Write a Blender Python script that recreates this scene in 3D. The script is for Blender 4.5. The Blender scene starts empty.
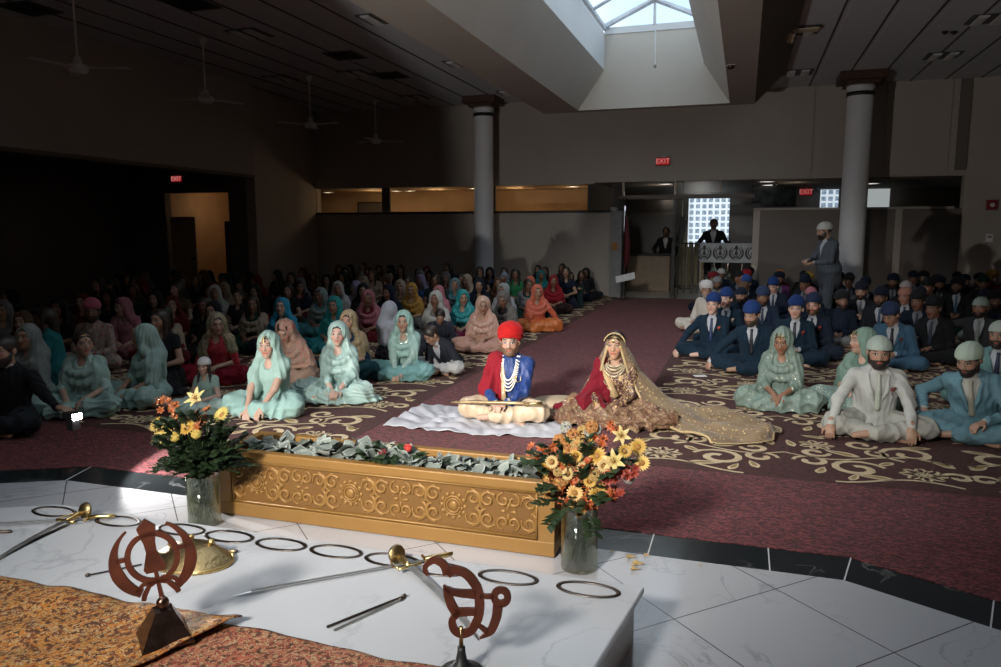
# Sikh wedding in a gurdwara hall
FLASH, FILL_, SKYL, WORLD, EXPO = 38., 105., 70., 1.75, -0.10
import bpy, bmesh, math, random
import numpy as np
from mathutils import Vector, Matrix
random.seed(7); rng = np.random.default_rng(7)
C = bpy.context.scene.collection
SC = bpy.context.scene
PI = math.pi
# ------------------------------------------------------------------ camera
F_, CX, CY, H = 755.0, 500.5, 333.5, 1.7
pitch = math.atan(102.5 / F_); yaw = math.atan(244.5 / math.hypot(F_, 102.5))
_fw = np.array([-math.sin(yaw)*math.cos(pitch), math.cos(yaw)*math.cos(pitch), -math.sin(pitch)])
_rt = np.array([math.cos(yaw), math.sin(yaw), 0.]); _up = np.cross(_rt, _fw)
def _ray(u, v): return _fw*F_ + _rt*(u-CX) - _up*(v-CY)
def onz(u, v, z=0.):
    d = _ray(u, v); return np.array([0, 0, H]) + d*((z-H)/d[2])
def ony(u, v, y):
    d = _ray(u, v); return np.array([0, 0, H]) + d*(y/d[1])
cd = bpy.data.cameras.new('camera'); cam = bpy.data.objects.new('camera', cd); C.objects.link(cam)
cam.location = (0, 0, H); cam.rotation_euler = (PI/2 - pitch, 0, yaw)
cd.sensor_width = 36; cd.lens = F_*36/1001; cd.clip_end = 200; cd.clip_start = .05
SC.camera = cam

# ------------------------------------------------------------------ object helpers
def tag(o, label=None, cat=None, group=None, kind=None):
    if label: o['label'] = label
    if cat: o['category'] = cat
    if group: o['group'] = group
    if kind: o['kind'] = kind
    return o
def thing(name, label, cat, loc=(0, 0, 0), rz=0, group=None):
    o = bpy.data.objects.new(name, None); C.objects.link(o)
    o.empty_display_size = .1
    o.location = loc; o.rotation_euler = (0, 0, rz)
    return tag(o, label, cat, group)
def link(name, me, m=None, parent=None, color=None, smooth=True):
    o = bpy.data.objects.new(name, me); C.objects.link(o)
    if m is not None:
        for x in (m if isinstance(m, (list, tuple)) else [m]): me.materials.append(x)
    if parent: o.parent = parent
    if color is not None: o.color = (color[0], color[1], color[2], 1)
    if smooth: me.polygons.foreach_set('use_smooth', [True]*len(me.polygons))
    return o
class MB:
    """collects simple shapes into one mesh"""
    def __init__(s): s.v = []; s.f = []; s.m = []; s.mi = 0
    def add(s, v, f):
        n = len(s.v); s.v += [tuple(map(float, p)) for p in v]; s.f += [tuple(i+n for i in q) for q in f]; s.m += [s.mi]*len(f); return s
    def box(s, x0, x1, y0, y1, z0, z1, R=None, c=(0, 0, 0)):
        v = [(x, y, z) for x in (x0, x1) for y in (y0, y1) for z in (z0, z1)]
        if R is not None: v = [tuple(np.array(c) + R @ np.array(p)) for p in v]
        return s.add(v, [(0, 1, 3, 2), (4, 6, 7, 5), (0, 4, 5, 1), (2, 3, 7, 6), (0, 2, 6, 4), (1, 5, 7, 3)])
    def bbox(s, x0, x1, y0, y1, z0, z1, b=.01):
        bm = bmesh.new(); bmesh.ops.create_cube(bm, size=1)
        for q in bm.verts: q.co = Vector(((x0+x1)/2+q.co.x*(x1-x0), (y0+y1)/2+q.co.y*(y1-y0), (z0+z1)/2+q.co.z*(z1-z0)))
        bmesh.ops.bevel(bm, geom=bm.edges[:], offset=b, segments=2, affect='EDGES', profile=.6)
        bm.verts.ensure_lookup_table(); s.add([q.co[:] for q in bm.verts], [[w.index for w in f.verts] for f in bm.faces]); bm.free(); return s
    def quad(s, a, b, c, d): return s.add([a, b, c, d], [(0, 1, 2, 3)])
    def prism(s, pts, z0, z1):
        n = len(pts); v = [(p[0], p[1], z0) for p in pts]+[(p[0], p[1], z1) for p in pts]
        return s.add(v, [tuple(range(n))[::-1], tuple(range(n, 2*n))]+[(i, (i+1) % n, n+(i+1) % n, n+i) for i in range(n)])
    def tube(s, pts, r, seg=8, closed=False, flat=1.0):
        P = np.array(pts, float); n = len(P)
        if np.isscalar(r): r = [r]*n
        T = np.roll(P, -1, 0)-np.roll(P, 1, 0) if closed else np.gradient(P, axis=0)
        T /= np.linalg.norm(T, axis=1)[:, None]+1e-9
        up = np.array([0, 0, 1.]) if abs(T[0][2]) < .9 else np.array([0, 1., 0])
        v = []
        for i in range(n):
            a = np.cross(T[i], up); a /= np.linalg.norm(a)+1e-9; b = np.cross(a, T[i]); 
            if abs(T[i][2]) < .9 or True: up = b
            for k in range(seg):
                t = 2*PI*k/seg; v.append(P[i]+r[i]*(math.cos(t)*a+flat*math.sin(t)*b))
        f = []
        for i in range(n if closed else n-1):
            for k in range(seg):
                j = (i+1) % n; f.append((i*seg+k, i*seg+(k+1) % seg, j*seg+(k+1) % seg, j*seg+k))
        if not closed: f += [tuple(range(seg))[::-1], tuple((n-1)*seg+k for k in range(seg))]
        return s.add(v, f)
    def lathe(s, prof, seg=24, c=(0, 0, 0)):
        v = []; f = []; n = len(prof)
        for k in range(seg):
            t = 2*PI*k/seg
            for (r, z) in prof: v.append((c[0]+r*math.cos(t), c[1]+r*math.sin(t), c[2]+z))
        for k in range(seg):
            j = (k+1) % seg
            for i in range(n-1): f.append((k*n+i, j*n+i, j*n+i+1, k*n+i+1))
        if prof[0][0] > 1e-4: f.append(tuple(k*n for k in range(seg))[::-1])
        if prof[-1][0] > 1e-4: f.append(tuple(k*n+n-1 for k in range(seg)))
        return s.add(v, f)
    def ball(s, c, r, seg=10, rings=7, R=None):
        r = np.array([r]*3 if np.isscalar(r) else r); v = []; f = []
        for i in range(rings+1):
            a = PI*i/rings
            for k in range(seg):
                t = 2*PI*k/seg; p = r*np.array([math.sin(a)*math.cos(t), math.sin(a)*math.sin(t), math.cos(a)])
                v.append(np.array(c)+(R@p if R is not None else p))
        for i in range(rings):
            for k in range(seg): f.append((i*seg+k, (i+1)*seg+k, (i+1)*seg+(k+1) % seg, i*seg+(k+1) % seg))
        return s.add(v, f)
    def mesh(s, name='m'):
        me = bpy.data.meshes.new(name); me.from_pydata(s.v, [], s.f); me.update(); return me
    def build(s, name, m=None, parent=None, color=None, smooth=False):
        me = s.mesh(name); o = link(name, me, m, parent, color, smooth)
        if max(s.m, default=0) > 0: me.polygons.foreach_set('material_index', s.m)
        return o
def rx(a): c, s = math.cos(a), math.sin(a); return np.array([[1, 0, 0], [0, c, -s], [0, s, c]])
def ry(a): c, s = math.cos(a), math.sin(a); return np.array([[c, 0, s], [0, 1, 0], [-s, 0, c]])
def rz_(a): c, s = math.cos(a), math.sin(a); return np.array([[c, -s, 0], [s, c, 0], [0, 0, 1]])
def struct(name, mb, m, parent=None):
    o = mb.build(name, m, parent)
    if parent is None: o['kind'] = 'structure'
    return o
def copy_tree(o, parent=None):
    c = o.copy(); C.objects.link(c)
    if parent: c.parent = parent
    for ch in list(o.children): copy_tree(ch, c)
    return c

# ------------------------------------------------------------------ materials
class NT:
    def __init__(s, name):
        s.m = bpy.data.materials.new(name); s.m.use_nodes = True; s.t = s.m.node_tree; s.t.nodes.clear()
        s.out = s.n('ShaderNodeOutputMaterial')
    def n(s, t, **k):
        x = s.t.nodes.new(t)
        for a, b in k.items(): setattr(x, a, b)
        return x
    def l(s, a, b): s.t.links.new(a, b)
    def val(s, i, v):
        if isinstance(v, bpy.types.NodeSocket): s.l(v, i)
        else: i.default_value = v
    def math(s, op, a, b=0., c=None, clamp=False):
        x = s.n('ShaderNodeMath', operation=op); x.use_clamp = clamp; s.val(x.inputs[0], a); s.val(x.inputs[1], b)
        if c is not None: s.val(x.inputs[2], c)
        return x.outputs[0]
    def mix(s, f, a, b):
        x = s.n('ShaderNodeMix', data_type='RGBA'); s.val(x.inputs[0], f)
        for i, v in ((6, a), (7, b)): s.val(x.inputs[i], (*v, 1) if isinstance(v, tuple) and len(v) == 3 else v)
        return x.outputs[2]
    def ramp(s, f, st):
        x = s.n('ShaderNodeValToRGB'); s.l(f, x.inputs[0]); e = x.color_ramp.elements
        while len(e) < len(st): e.new(.5)
        for i, (p, c) in enumerate(st): e[i].position = p; e[i].color = (*c, 1) if len(c) == 3 else c
        return x.outputs[0]
    def obj(s): return s.n('ShaderNodeTexCoord').outputs['Object']
    def mapped(s, v, sc=(1, 1, 1), rot=(0, 0, 0), loc=(0, 0, 0)):
        x = s.n('ShaderNodeMapping'); s.l(v, x.inputs[0]); x.inputs['Scale'].default_value = sc; x.inputs['Rotation'].default_value = rot; x.inputs['Location'].default_value = loc
        return x.outputs[0]
    def noise(s, v, scale, detail=3, rough=.5, dist=0):
        x = s.n('ShaderNodeTexNoise'); s.l(v, x.inputs['Vector']); x.inputs['Scale'].default_value = scale; x.inputs['Detail'].default_value = detail
        x.inputs['Roughness'].default_value = rough; x.inputs['Distortion'].default_value = dist
        return x.outputs['Fac']
    def bsdf(s, color, rough=.6, metal=0., bump=None, bs=.3, bd=.01, **k):
        b = s.n('ShaderNodeBsdfPrincipled'); s.val(b.inputs['Base Color'], (*color, 1) if isinstance(color, tuple) and len(color) == 3 else color)
        s.val(b.inputs['Roughness'], rough); s.val(b.inputs['Metallic'], metal)
        for a, v in k.items(): s.val(b.inputs[a.replace('_', ' ')], v)
        if bump is not None:
            u = s.n('ShaderNodeBump'); s.l(bump, u.inputs['Height']); u.inputs['Strength'].default_value = bs; u.inputs['Distance'].default_value = bd
            s.l(u.outputs[0], b.inputs['Normal'])
        return b
    def done(s, b):
        s.l(b.outputs[0], s.out.inputs[0]); return s.m
def plain(name, c, rough=.6, metal=0., var=.12, sc=6., bs=.0, **k):
    t = NT(name); o = t.obj(); n = t.noise(o, sc, 4)
    a = tuple(x*(1-var) for x in c); b = tuple(min(1, x*(1+var)) for x in c)
    return t.done(t.bsdf(t.ramp(n, [(.3, a), (.7, b)]), rough, metal, bump=t.noise(o, sc*8, 3) if bs else None, bs=bs, **k))
def emit(name, c, s):
    t = NT(name); e = t.n('ShaderNodeEmission'); e.inputs[0].default_value = (*c, 1); e.inputs[1].default_value = s; return t.done(e)
def ocol(t): return t.n('ShaderNodeObjectInfo').outputs['Color']
def fabric(name, rough=.8, weave=140, spark=0., pattern=None, bs=.3, sheen=.05, metal=0.):
    """cloth tinted by the object's own colour; optional sequins or printed sprigs"""
    t = NT(name); o = t.obj(); col = ocol(t)
    n = t.noise(o, 9, 4)
    dark = t.mix(1., col, (.5, .5, .5)); t.t.nodes[-1].blend_type = 'MULTIPLY'
    c = t.mix(t.math('MULTIPLY', n, .35), col, dark)
    wr = t.noise(t.mapped(o, (1, 1, .35)), 16, 4, .55, .8)
    rr = rough; mt = metal
    if spark:
        v = t.n('ShaderNodeTexVoronoi'); t.l(o, v.inputs['Vector']); v.inputs['Scale'].default_value = 70
        k = t.math('LESS_THAN', v.outputs['Distance'], .28)
        g = t.math('GREATER_THAN', t.noise(o, 14, 2), 1-spark)
        k = t.math('MULTIPLY', k, g)
        c = t.mix(k, c, (.85, .78, .6)); mt = t.math('MULTIPLY', k, .8); rr = t.math('SUBTRACT', rough, t.math('MULTIPLY', k, rough-.3))
    if pattern:
        pc, ps, pt = pattern
        a = t.noise(o, ps, 4, .6, 2.5); k = t.math('GREATER_THAN', a, pt)
        c = t.mix(k, c, pc)
        w = t.noise(t.mapped(o, (1, 1, 1), (0, 0, 0), (3, 1, 2)), ps*1.7, 3, .6, 2)
        k2 = t.math('GREATER_THAN', w, pt+.08); c = t.mix(k2, c, tuple(x*.45 for x in pc))
    return t.done(t.bsdf(c, rr, mt, bump=wr, bs=bs, bd=.02, Sheen_Weight=sheen, Specular_IOR_Level=(.5 if rough < .7 else .15)))
M = {}
M['cloth'] = fabric('cloth'); M['silk'] = fabric('silk', rough=.42, bs=.35); M['sequin'] = fabric('sequin', rough=.65, spark=.45)
M['wool'] = fabric('wool', rough=.85, bs=.15, sheen=.03)
M['goldcloth'] = fabric('goldcloth', rough=.6, pattern=((.50, .34, .16), 24, .55), spark=.45)
M['lehenga'] = fabric('lehenga', rough=.6, pattern=((.27, .18, .09), 15, .53), spark=.42, bs=.6)
M['floralcloth'] = fabric('floralcloth', pattern=((.45, .12, .10), 18, .56))
M['brocade'] = fabric('brocade', rough=.5, pattern=((.02, .05, .22), 25, .55), bs=.3)

def skin_mat():
    """skin with eyes, brows and lips placed by the head's own coordinates"""
    t = NT('skin'); a = t.n('ShaderNodeAttribute', attribute_name='hp'); sp = t.n('ShaderNodeSeparateXYZ'); t.l(a.outputs['Vector'], sp.inputs[0])
    x, y, z = sp.outputs; ax = t.math('ABSOLUTE', x)
    col = ocol(t); o = t.obj(); n = t.noise(o, 12, 3)
    dk = t.mix(1., col, (.62, .5, .45)); t.t.nodes[-1].blend_type = 'MULTIPLY'
    c = t.mix(t.math('MULTIPLY', n, .5), col, dk)
    front = t.math('LESS_THAN', y, -.035)
    def ell(cx, cz, rx_, rz, xx=ax, soft=.25):
        p = t.math('DIVIDE', t.math('SUBTRACT', xx, cx), rx_); q = t.math('DIVIDE', t.math('SUBTRACT', z, cz), rz)
        d = t.math('ADD', t.math('MULTIPLY', p, p), t.math('MULTIPLY', q, q))
        m = t.math('DIVIDE', t.math('SUBTRACT', 1+soft, d), 2*soft, clamp=True)
        return t.math('MULTIPLY', m, front)
    blush = t.mix(1., col, (1., .62, .55)); t.t.nodes[-1].blend_type = 'MULTIPLY'
    c = t.mix(t.math('MULTIPLY', ell(.042, -.022, .024, .02, soft=.9), .5), c, blush)
    lip = t.mix(1., col, (.95, .38, .36)); t.t.nodes[-1].blend_type = 'MULTIPLY'
    c = t.mix(ell(0, -.051, .025, .0085, x), c, lip)
    c = t.mix(ell(0, -.0515, .021, .0016, x), c, (.06, .02, .02))
    c = t.mix(t.math('MULTIPLY', ell(.034, .0385, .02, .0042), .85), c, (.018, .012, .01))
    c = t.mix(ell(.031, .0135, .0165, .0085), c, (.03, .018, .014))
    c = t.mix(ell(.031, .0115, .013, .0055), c, (.62, .58, .54))
    c = t.mix(ell(.031, .012, .0062, .0062), c, (.015, .008, .006))
    c = t.mix(t.math('MULTIPLY', ell(.008, -.027, .004, .0025), .7), c, (.08, .03, .02))
    return t.done(t.bsdf(c, .5, 0, bump=t.noise(o, 120, 2), bs=.08, Subsurface_Weight=.06, Subsurface_Scale=.01))
M['skin'] = skin_mat()
def hair_mat():
    t = NT('hair'); o = t.obj(); col = ocol(t)
    n = t.noise(t.mapped(o, (60, 60, 6)), 1.5, 3)
    return t.done(t.bsdf(t.mix(t.math('MULTIPLY', n, .4), col, (.05, .035, .03)), .42, 0, bump=n, bs=.5, bd=.006))
M['hair'] = hair_mat()
def metal(name, c, rough=.3, sc=30, bs=.1):
    t = NT(name); o = t.obj(); n = t.noise(o, sc, 4)
    return t.done(t.bsdf(t.mix(n, tuple(x*.6 for x in c), c), t.math('ADD', t.math('MULTIPLY', n, .2), rough-.1), 1., bump=n, bs=bs, bd=.004))
M['gold'] = metal('gold', (.85, .6, .25), .3); M['steel'] = metal('steel', (.78, .76, .72), .40, 12, .03); M['brass'] = metal('brass', (.42, .31, .15), .35, 70, .9)
M['darksteel'] = metal('dark_steel', (.16, .13, .11), .35); M['pearl'] = plain('pearl', (.85, .80, .72), .25, 0, .05)
# ------------------------------------------------------------------ implicit modelling
class Field:
    def __init__(s, lo, hi, h):
        s.lo = np.array(lo, float); s.h = h; s.n = np.ceil((np.array(hi)-s.lo)/h).astype(int)+1
        s.F = np.full(s.n, .5, np.float32); s.rs = 1.
        s.ax = [(s.lo[i]+h*np.arange(s.n[i])).astype(np.float32) for i in range(3)]
    def sl(s, lo, hi, m):
        a = np.clip(np.floor((np.array(lo)-m-s.lo)/s.h).astype(int), 0, s.n); b = np.clip(np.ceil((np.array(hi)+m-s.lo)/s.h).astype(int)+1, 0, s.n)
        if np.any(b <= a): return None, None
        q = tuple(slice(a[i], b[i]) for i in range(3))
        return q, (s.ax[0][q[0]][:, None, None], s.ax[1][q[1]][None, :, None], s.ax[2][q[2]][None, None, :])
    def put(s, q, d, k, sub=False):
        f = -s.F[q] if sub else s.F[q]
        hh = np.clip(.5+.5*(d-f)/max(k, 1e-5), 0, 1); r = d*(1-hh)+f*hh-k*hh*(1-hh); s.F[q] = -r if sub else r
    def cone(s, a, b, ra, rb=None, k=.02, sub=False):
        a = np.array(a, float); b = np.array(b, float); rb = ra if rb is None else rb; ra = ra*s.rs; rb = rb*s.rs; r = max(ra, rb)
        q, X = s.sl(np.minimum(a, b)-r, np.maximum(a, b)+r, k+.03)
        if q is None: return s
        ab = b-a; L = float(ab@ab)+1e-12
        t = np.clip(((X[0]-a[0])*ab[0]+(X[1]-a[1])*ab[1]+(X[2]-a[2])*ab[2])/L, 0, 1)
        d = np.sqrt((X[0]-a[0]-t*ab[0])**2+(X[1]-a[1]-t*ab[1])**2+(X[2]-a[2]-t*ab[2])**2)-(ra+t*(rb-ra))
        s.put(q, d.astype(np.float32), k, sub); return s
    def ell(s, c, r, R=None, k=.02, sub=False):
        c = np.array(c, float); r = np.array([r]*3 if np.isscalar(r) else r, float)*s.rs
        ext = r if R is None else np.sqrt((np.array(R)**2)@(r**2))
        q, X = s.sl(c-ext, c+ext, k+.03)
        if q is None: return s
        x, y, z = X[0]-c[0], X[1]-c[1], X[2]-c[2]
        if R is not None: Q = np.array(R).T; x, y, z = (Q[i][0]*x+Q[i][1]*y+Q[i][2]*z for i in range(3))
        a = np.sqrt((x/r[0])**2+(y/r[1])**2+(z/r[2])**2); b = np.sqrt((x/r[0]**2)**2+(y/r[1]**2)**2+(z/r[2]**2)**2)+1e-9
        s.put(q, (a*(a-1)/b).astype(np.float32), k, sub); return s
    def half(s, n, off, k=.0):
        """keep only where n.p < off"""
        n = np.array(n, float); d = s.ax[0][:, None, None]*n[0]+s.ax[1][None, :, None]*n[1]+s.ax[2][None, None, :]*n[2]-off
        s.F = np.maximum(s.F, d.astype(np.float32)); return s
    def grid(s): return s.ax[0][:, None, None], s.ax[1][None, :, None], s.ax[2][None, None, :]
    def verts(s):
        F = s.F; F[[0, -1]] = np.maximum(F[[0, -1]], .01); F[:, [0, -1]] = np.maximum(F[:, [0, -1]], .01); F[:, :, [0, -1]] = np.maximum(F[:, :, [0, -1]], .01)
        S = F < 0; n = s.n-1
        cnt = np.zeros(n, np.int8)
        for i in (0, 1):
            for j in (0, 1):
                for k in (0, 1): cnt += S[i:n[0]+i, j:n[1]+j, k:n[2]+k]
        I = np.argwhere((cnt > 0) & (cnt < 8)); N = len(I); idx = -np.ones(n, np.int32); idx[I[:, 0], I[:, 1], I[:, 2]] = np.arange(N)
        acc = np.zeros((N, 3)); w = np.zeros(N)
        g = lambda o: F[I[:, 0]+o[0], I[:, 1]+o[1], I[:, 2]+o[2]]
        for ax in range(3):
            o1, o2 = [a for a in range(3) if a != ax]
            for u in (0, 1):
                for v in (0, 1):
                    a = [0, 0, 0]; a[o1] = u; a[o2] = v; b = list(a); b[ax] = 1
                    fa, fb = g(a), g(b); m = (fa < 0) != (fb < 0); t = np.where(m, fa/(fa-fb+1e-12), 0)
                    p = np.tile(np.array(a, float), (N, 1)); p[:, ax] = t
                    acc += p*m[:, None]; w += m
        V = s.lo+(I+acc/np.maximum(w, 1)[:, None])*s.h
        faces = []
        for ax in range(3):
            b = [slice(None)]*3; c = [slice(None)]*3; b[ax] = slice(0, -1); c[ax] = slice(1, None)
            A = S[tuple(b)]; B = S[tuple(c)]; E = np.argwhere(A != B); o1, o2 = (ax+1) % 3, (ax+2) % 3
            E = E[(E[:, o1] > 0) & (E[:, o2] > 0) & (E[:, o1] < n[o1]) & (E[:, o2] < n[o2])]
            ins = A[E[:, 0], E[:, 1], E[:, 2]]
            q = []
            for du, dv in ((1, 1), (0, 1), (0, 0), (1, 0)):
                G = E.copy(); G[:, o1] -= du; G[:, o2] -= dv; q.append(idx[G[:, 0], G[:, 1], G[:, 2]])
            Q = np.stack(q, 1); Q[~ins] = Q[~ins][:, ::-1]; faces.append(Q)
        return V, np.concatenate(faces)
def np_mesh(name, V, Q, attr=None):
    me = bpy.data.meshes.new(name); nv, nf = len(V), len(Q)
    me.vertices.add(nv); me.vertices.foreach_set('co', np.ascontiguousarray(V, np.float32).ravel())
    me.loops.add(nf*4); me.loops.foreach_set('vertex_index', Q.astype(np.int32).ravel())
    me.polygons.add(nf); me.polygons.foreach_set('loop_start', np.arange(0, nf*4, 4, dtype=np.int32))
    me.update(calc_edges=True); me.validate()
    if attr is not None and len(me.vertices) == nv:
        a = me.attributes.new('hp', 'FLOAT_VECTOR', 'POINT'); a.data.foreach_set('vector', np.ascontiguousarray(attr, np.float32).ravel())
    return me
def vnorm(V, Q):
    n = np.cross(V[Q[:, 2]]-V[Q[:, 0]], V[Q[:, 3]]-V[Q[:, 1]]); N = np.zeros_like(V)
    for i in range(4): np.add.at(N, Q[:, i], n)
    return N/(np.linalg.norm(N, axis=1)[:, None]+1e-12)
def folds(V, Q, amp, seed=0, freq=26., vert=.3, center=(0, .02)):
    """cloth creases: pleats fanning around the body's axis plus crossing soft ridges"""
    r = np.random.default_rng(seed); N = vnorm(V, Q)
    th = np.arctan2(V[:, 0]-center[0], -(V[:, 1]-center[1])); q = r.normal(size=(3, 3))*6; p = r.uniform(0, 6.28, 3)
    wp = np.sin(V@q[0]+p[0])+np.sin(V@q[1]+p[1])+.6*np.sin(2*V@q[2]+p[2])
    rad = np.clip(np.hypot(V[:, 0]-center[0], V[:, 1]-center[1])/.25, .3, 1.3)
    d = (1-2*np.abs(np.sin(freq*.36*th+1.1*wp+r.uniform(0, 6))))*.75*rad
    for i in range(5):
        a = r.uniform(0, 2*PI); f = freq*r.uniform(.6, 2.)
        w = np.array([math.cos(a), math.sin(a), vert*r.normal()*2]); qq = r.normal(size=3)*8
        d += (1-2*np.abs(np.sin(f*.5*(V@w)+r.uniform(0, 6)+1.2*np.sin(V@qq)+.5*wp)))*.32
    V = V+N*(d*amp*.8)[:, None]; V[:, 2] = np.maximum(V[:, 2], .004); return V

# ------------------------------------------------------------------ people
HS = 1.10
def ik(S, W, l1, l2, hint):
    S = np.array(S, float); W = np.array(W, float); d = W-S; L = np.linalg.norm(d)
    if L > (l1+l2)*.995: W = S+d/L*(l1+l2)*.995; d = W-S; L = np.linalg.norm(d)
    a = (l1*l1-l2*l2+L*L)/(2*L); h = math.sqrt(max(l1*l1-a*a, 0)); n = d/L; hv = np.array(hint, float); hv -= n*(hv@n); hv /= np.linalg.norm(hv)+1e-9
    return S+n*a+hv*h, W
def pose(sp):
    J = {}; w = sp['sex'] == 'w'; st = sp.get('legs') == 'stand'
    zb = .80 if st else (.10 if sp.get('legs') == 'kneel' else 0.)
    pel = np.array([0, 0, .12+zb]); lf, ls = sp.get('lean', (.08, 0)); R = ry(ls)@rx(lf)@rz_(sp.get('twist', 0)); J['R'] = R; J['pel'] = pel
    T = lambda x, y, z: pel+R@(np.array([x, y, z+zb])-pel)
    J['T'] = T; J['zb'] = zb
    sw = .138 if w else .170; J['sw'] = sw; J['wf'] = .88 if w else 1.
    hy, hpi, hr = sp.get('head', (0, 0, 0)); J['Rh'] = rz_(hy)@rx(hpi)@ry(hr)
    nb = T(0, .0, .55); J['nb'] = nb; J['hc'] = nb+(rx(lf*.5)@rz_(hy*.5))@np.array([0, -.024, .056])+J['Rh']@np.array([0, -.012, .098])
    for s, n in ((-1, 'L'), (1, 'R')):
        S = T(s*sw, .005, .50); J['S'+n] = S
        Wt = np.array(sp.get('hand'+n, (s*.05, -.25, .205+zb)), float)
        E, W = ik(S, Wt, .275, .245, sp.get('hint'+n, (s*.8, .45, -.5))); J['E'+n] = E; J['W'+n] = W
        if st:
            fx = s*.10; J['H'+n] = np.array([s*.09, 0, zb+.10]); J['K'+n] = np.array([s*.11, -.03-.04*s, .50]); J['A'+n] = np.array([s*.11, .04-.10*s, .09]); J['O'+n] = J['A'+n]+np.array([0, -.16, -.05])
        elif sp.get('legs') == 'kneel':
            J['H'+n] = np.array([s*.09, 0, .19]); J['K'+n] = np.array([s*.15, -.34, .09]); J['A'+n] = np.array([s*.10, .08, .06]); J['O'+n] = J['A'+n]+np.array([0, .12, -.015])
        elif sp.get('legs') == 'side':
            J['H'+n] = np.array([s*.10, -.02, .11]); J['K'+n] = np.array([s*.20+.10, -.36, .10+.03*s]); J['A'+n] = np.array([.42, -.10-.10*s, .05]); J['O'+n] = J['A'+n]+np.array([.13, .04, -.01])
        elif sp.get('legs') == 'up' and s > 0:
            J['HR'] = np.array([.09, -.02, .11]); J['KR'] = np.array([.20, -.30, .42]); J['AR'] = np.array([.16, -.46, .07]); J['OR'] = np.array([.16, -.60, .035])
        else:
            J['H'+n] = np.array([s*.10, -.02, .11]); J['K'+n] = np.array([s*.345, -.28, .13]); J['A'+n] = np.array([-s*.05, -.35-.035*s, .07+.02*s]); J['O'+n] = J['A'+n]+np.array([-s*.15, -.01, -.025])
    return J
def hand(f, W, E, side, sp, k=.004, fine=True):
    d = W-E; d /= np.linalg.norm(d); tgt = sp.get('hdir'+('L' if side < 0 else 'R'))
    if tgt is not None: d = .35*d+np.array(tgt); d /= np.linalg.norm(d)
    up = np.array(sp.get('hup', (0, 0, 1.))); b = up-d*(up@d); b /= np.linalg.norm(b)+1e-9; a = np.cross(d, b)*(-side)   # a points to the thumb side (inwards)
    c = W+d*.045; R = np.stack([a, b, d], 1)
    f.ell(c, (.04, .017, .052), R, k=.012); f.cone(W-d*.03, W+d*.02, .025, .024, k=.015)
    curl = sp.get('curl', .55)
    for i, (o, L) in enumerate(((.029, .062), (.0105, .072), (-.0085, .066), (-.027, .052))):
        p0 = W+d*.082+a*o; t1 = math.cos(curl)*d-math.sin(curl)*b+a*o*1.5; t2 = math.cos(curl*2.1)*d-math.sin(curl*2.1)*b
        p1 = p0+t1*L*.55; p2 = p1+t2*L*.5; f.cone(p0, p1, .0098, .0088, k=k); f.cone(p1, p2, .0088, .0072, k=k)
    q0 = W+d*.03+a*.033; q1 = q0+(a*.7+d*.75-b*.25)*.035; q2 = q1+(a*.15+d*.9-b*.45)*.034
    f.cone(q0-a*.01, q1, .0125, .0105, k=.008); f.cone(q1, q2, .0102, .008, k=.003)
def torso(f, J, off, wf=None, k=.05, belly=0.):
    wf = J['wf'] if wf is None else wf; T = J['T']; R = J['R']
    f.ell(T(0, .01, .13), np.array((.165*wf+.01, .125, .12))+off, R, k=k)
    f.ell(T(0, .0-belly*.5, .25), np.array((.145*wf, .112+belly, .15))+off, R, k=k)
    f.ell(T(0, .0, .40), np.array((.168*wf, .112, .165))+off, R, k=k)
    f.cone(T(-J['sw']+.02, .01, .485), T(0, .01, .515), .045+off, .05+off, k=k); f.cone(T(J['sw']-.02, .01, .485), T(0, .01, .515), .045+off, .05+off, k=k)
    f.cone(T(0, .01, .47), T(0, .0, .56), .075+off, .05+off*.8, k=.04)
def leg(f, J, n, off, k=.035, r=(.088, .066, .056, .036)):
    f.cone(J['H'+n], J['K'+n], r[0]+off, r[1]+off, k=k); f.cone(J['K'+n], J['A'+n], r[2]+off, r[3]+off, k=k)
def bounds(J, sp, m=.16):
    P = np.array([v for k, v in J.items() if isinstance(v, np.ndarray) and v.shape == (3,)]); lo = P.min(0)-m; hi = P.max(0)+m; lo[2] = -.03; hi[2] = J['hc'][2]+.24; return lo, hi
def head_field(f, J, sp, k=.02):
    f.rs = HS
    hc = J['hc']; R = J['Rh']; P = lambda x, y, z: hc+R@np.array([x, y, z])*HS; fw_ = .95 if sp['sex'] == 'w' else 1.
    f.cone(J['nb']-np.array([0, 0, .03]), P(0, .015, -.06), .056*fw_, .050*fw_, k=.03)
    f.ell(P(0, .012, .03), (.074, .092, .088), R, k=k); f.ell(P(0, -.03, -.03), (.057*fw_, .062, .075), R, k=.03)
    f.ell(P(0, -.062, -.088), (.024, .022, .02), R, k=.03)
    for s in (-1, 1):
        f.ell(P(s*.038, -.055, -.02), (.022, .022, .02), R, k=.02)
        f.ell(P(s*.077, .012, -.0), (.009, .02, .03), R, k=.008)
    f.ell(P(0, -.076, .036), (.05, .014, .011), R, k=.018)
    for s in (-1, 1): f.ell(P(s*.031, -.097, .012), (.018, .014, .013), R, k=.012, sub=True); f.ell(P(s*.031, -.069, .012), .0155, R, k=.004)
    f.cone(P(0, -.082, .018), P(0, -.099, -.018), .009, .0125, k=.014); f.ell(P(0, -.093, -.024), (.018, .012, .008), R, k=.008)
    f.ell(P(0, -.083, -.0465), (.022, .013, .006), R, k=.005); f.ell(P(0, -.082, -.0565), (.019, .013, .007), R, k=.005); f.rs = 1.
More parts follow.
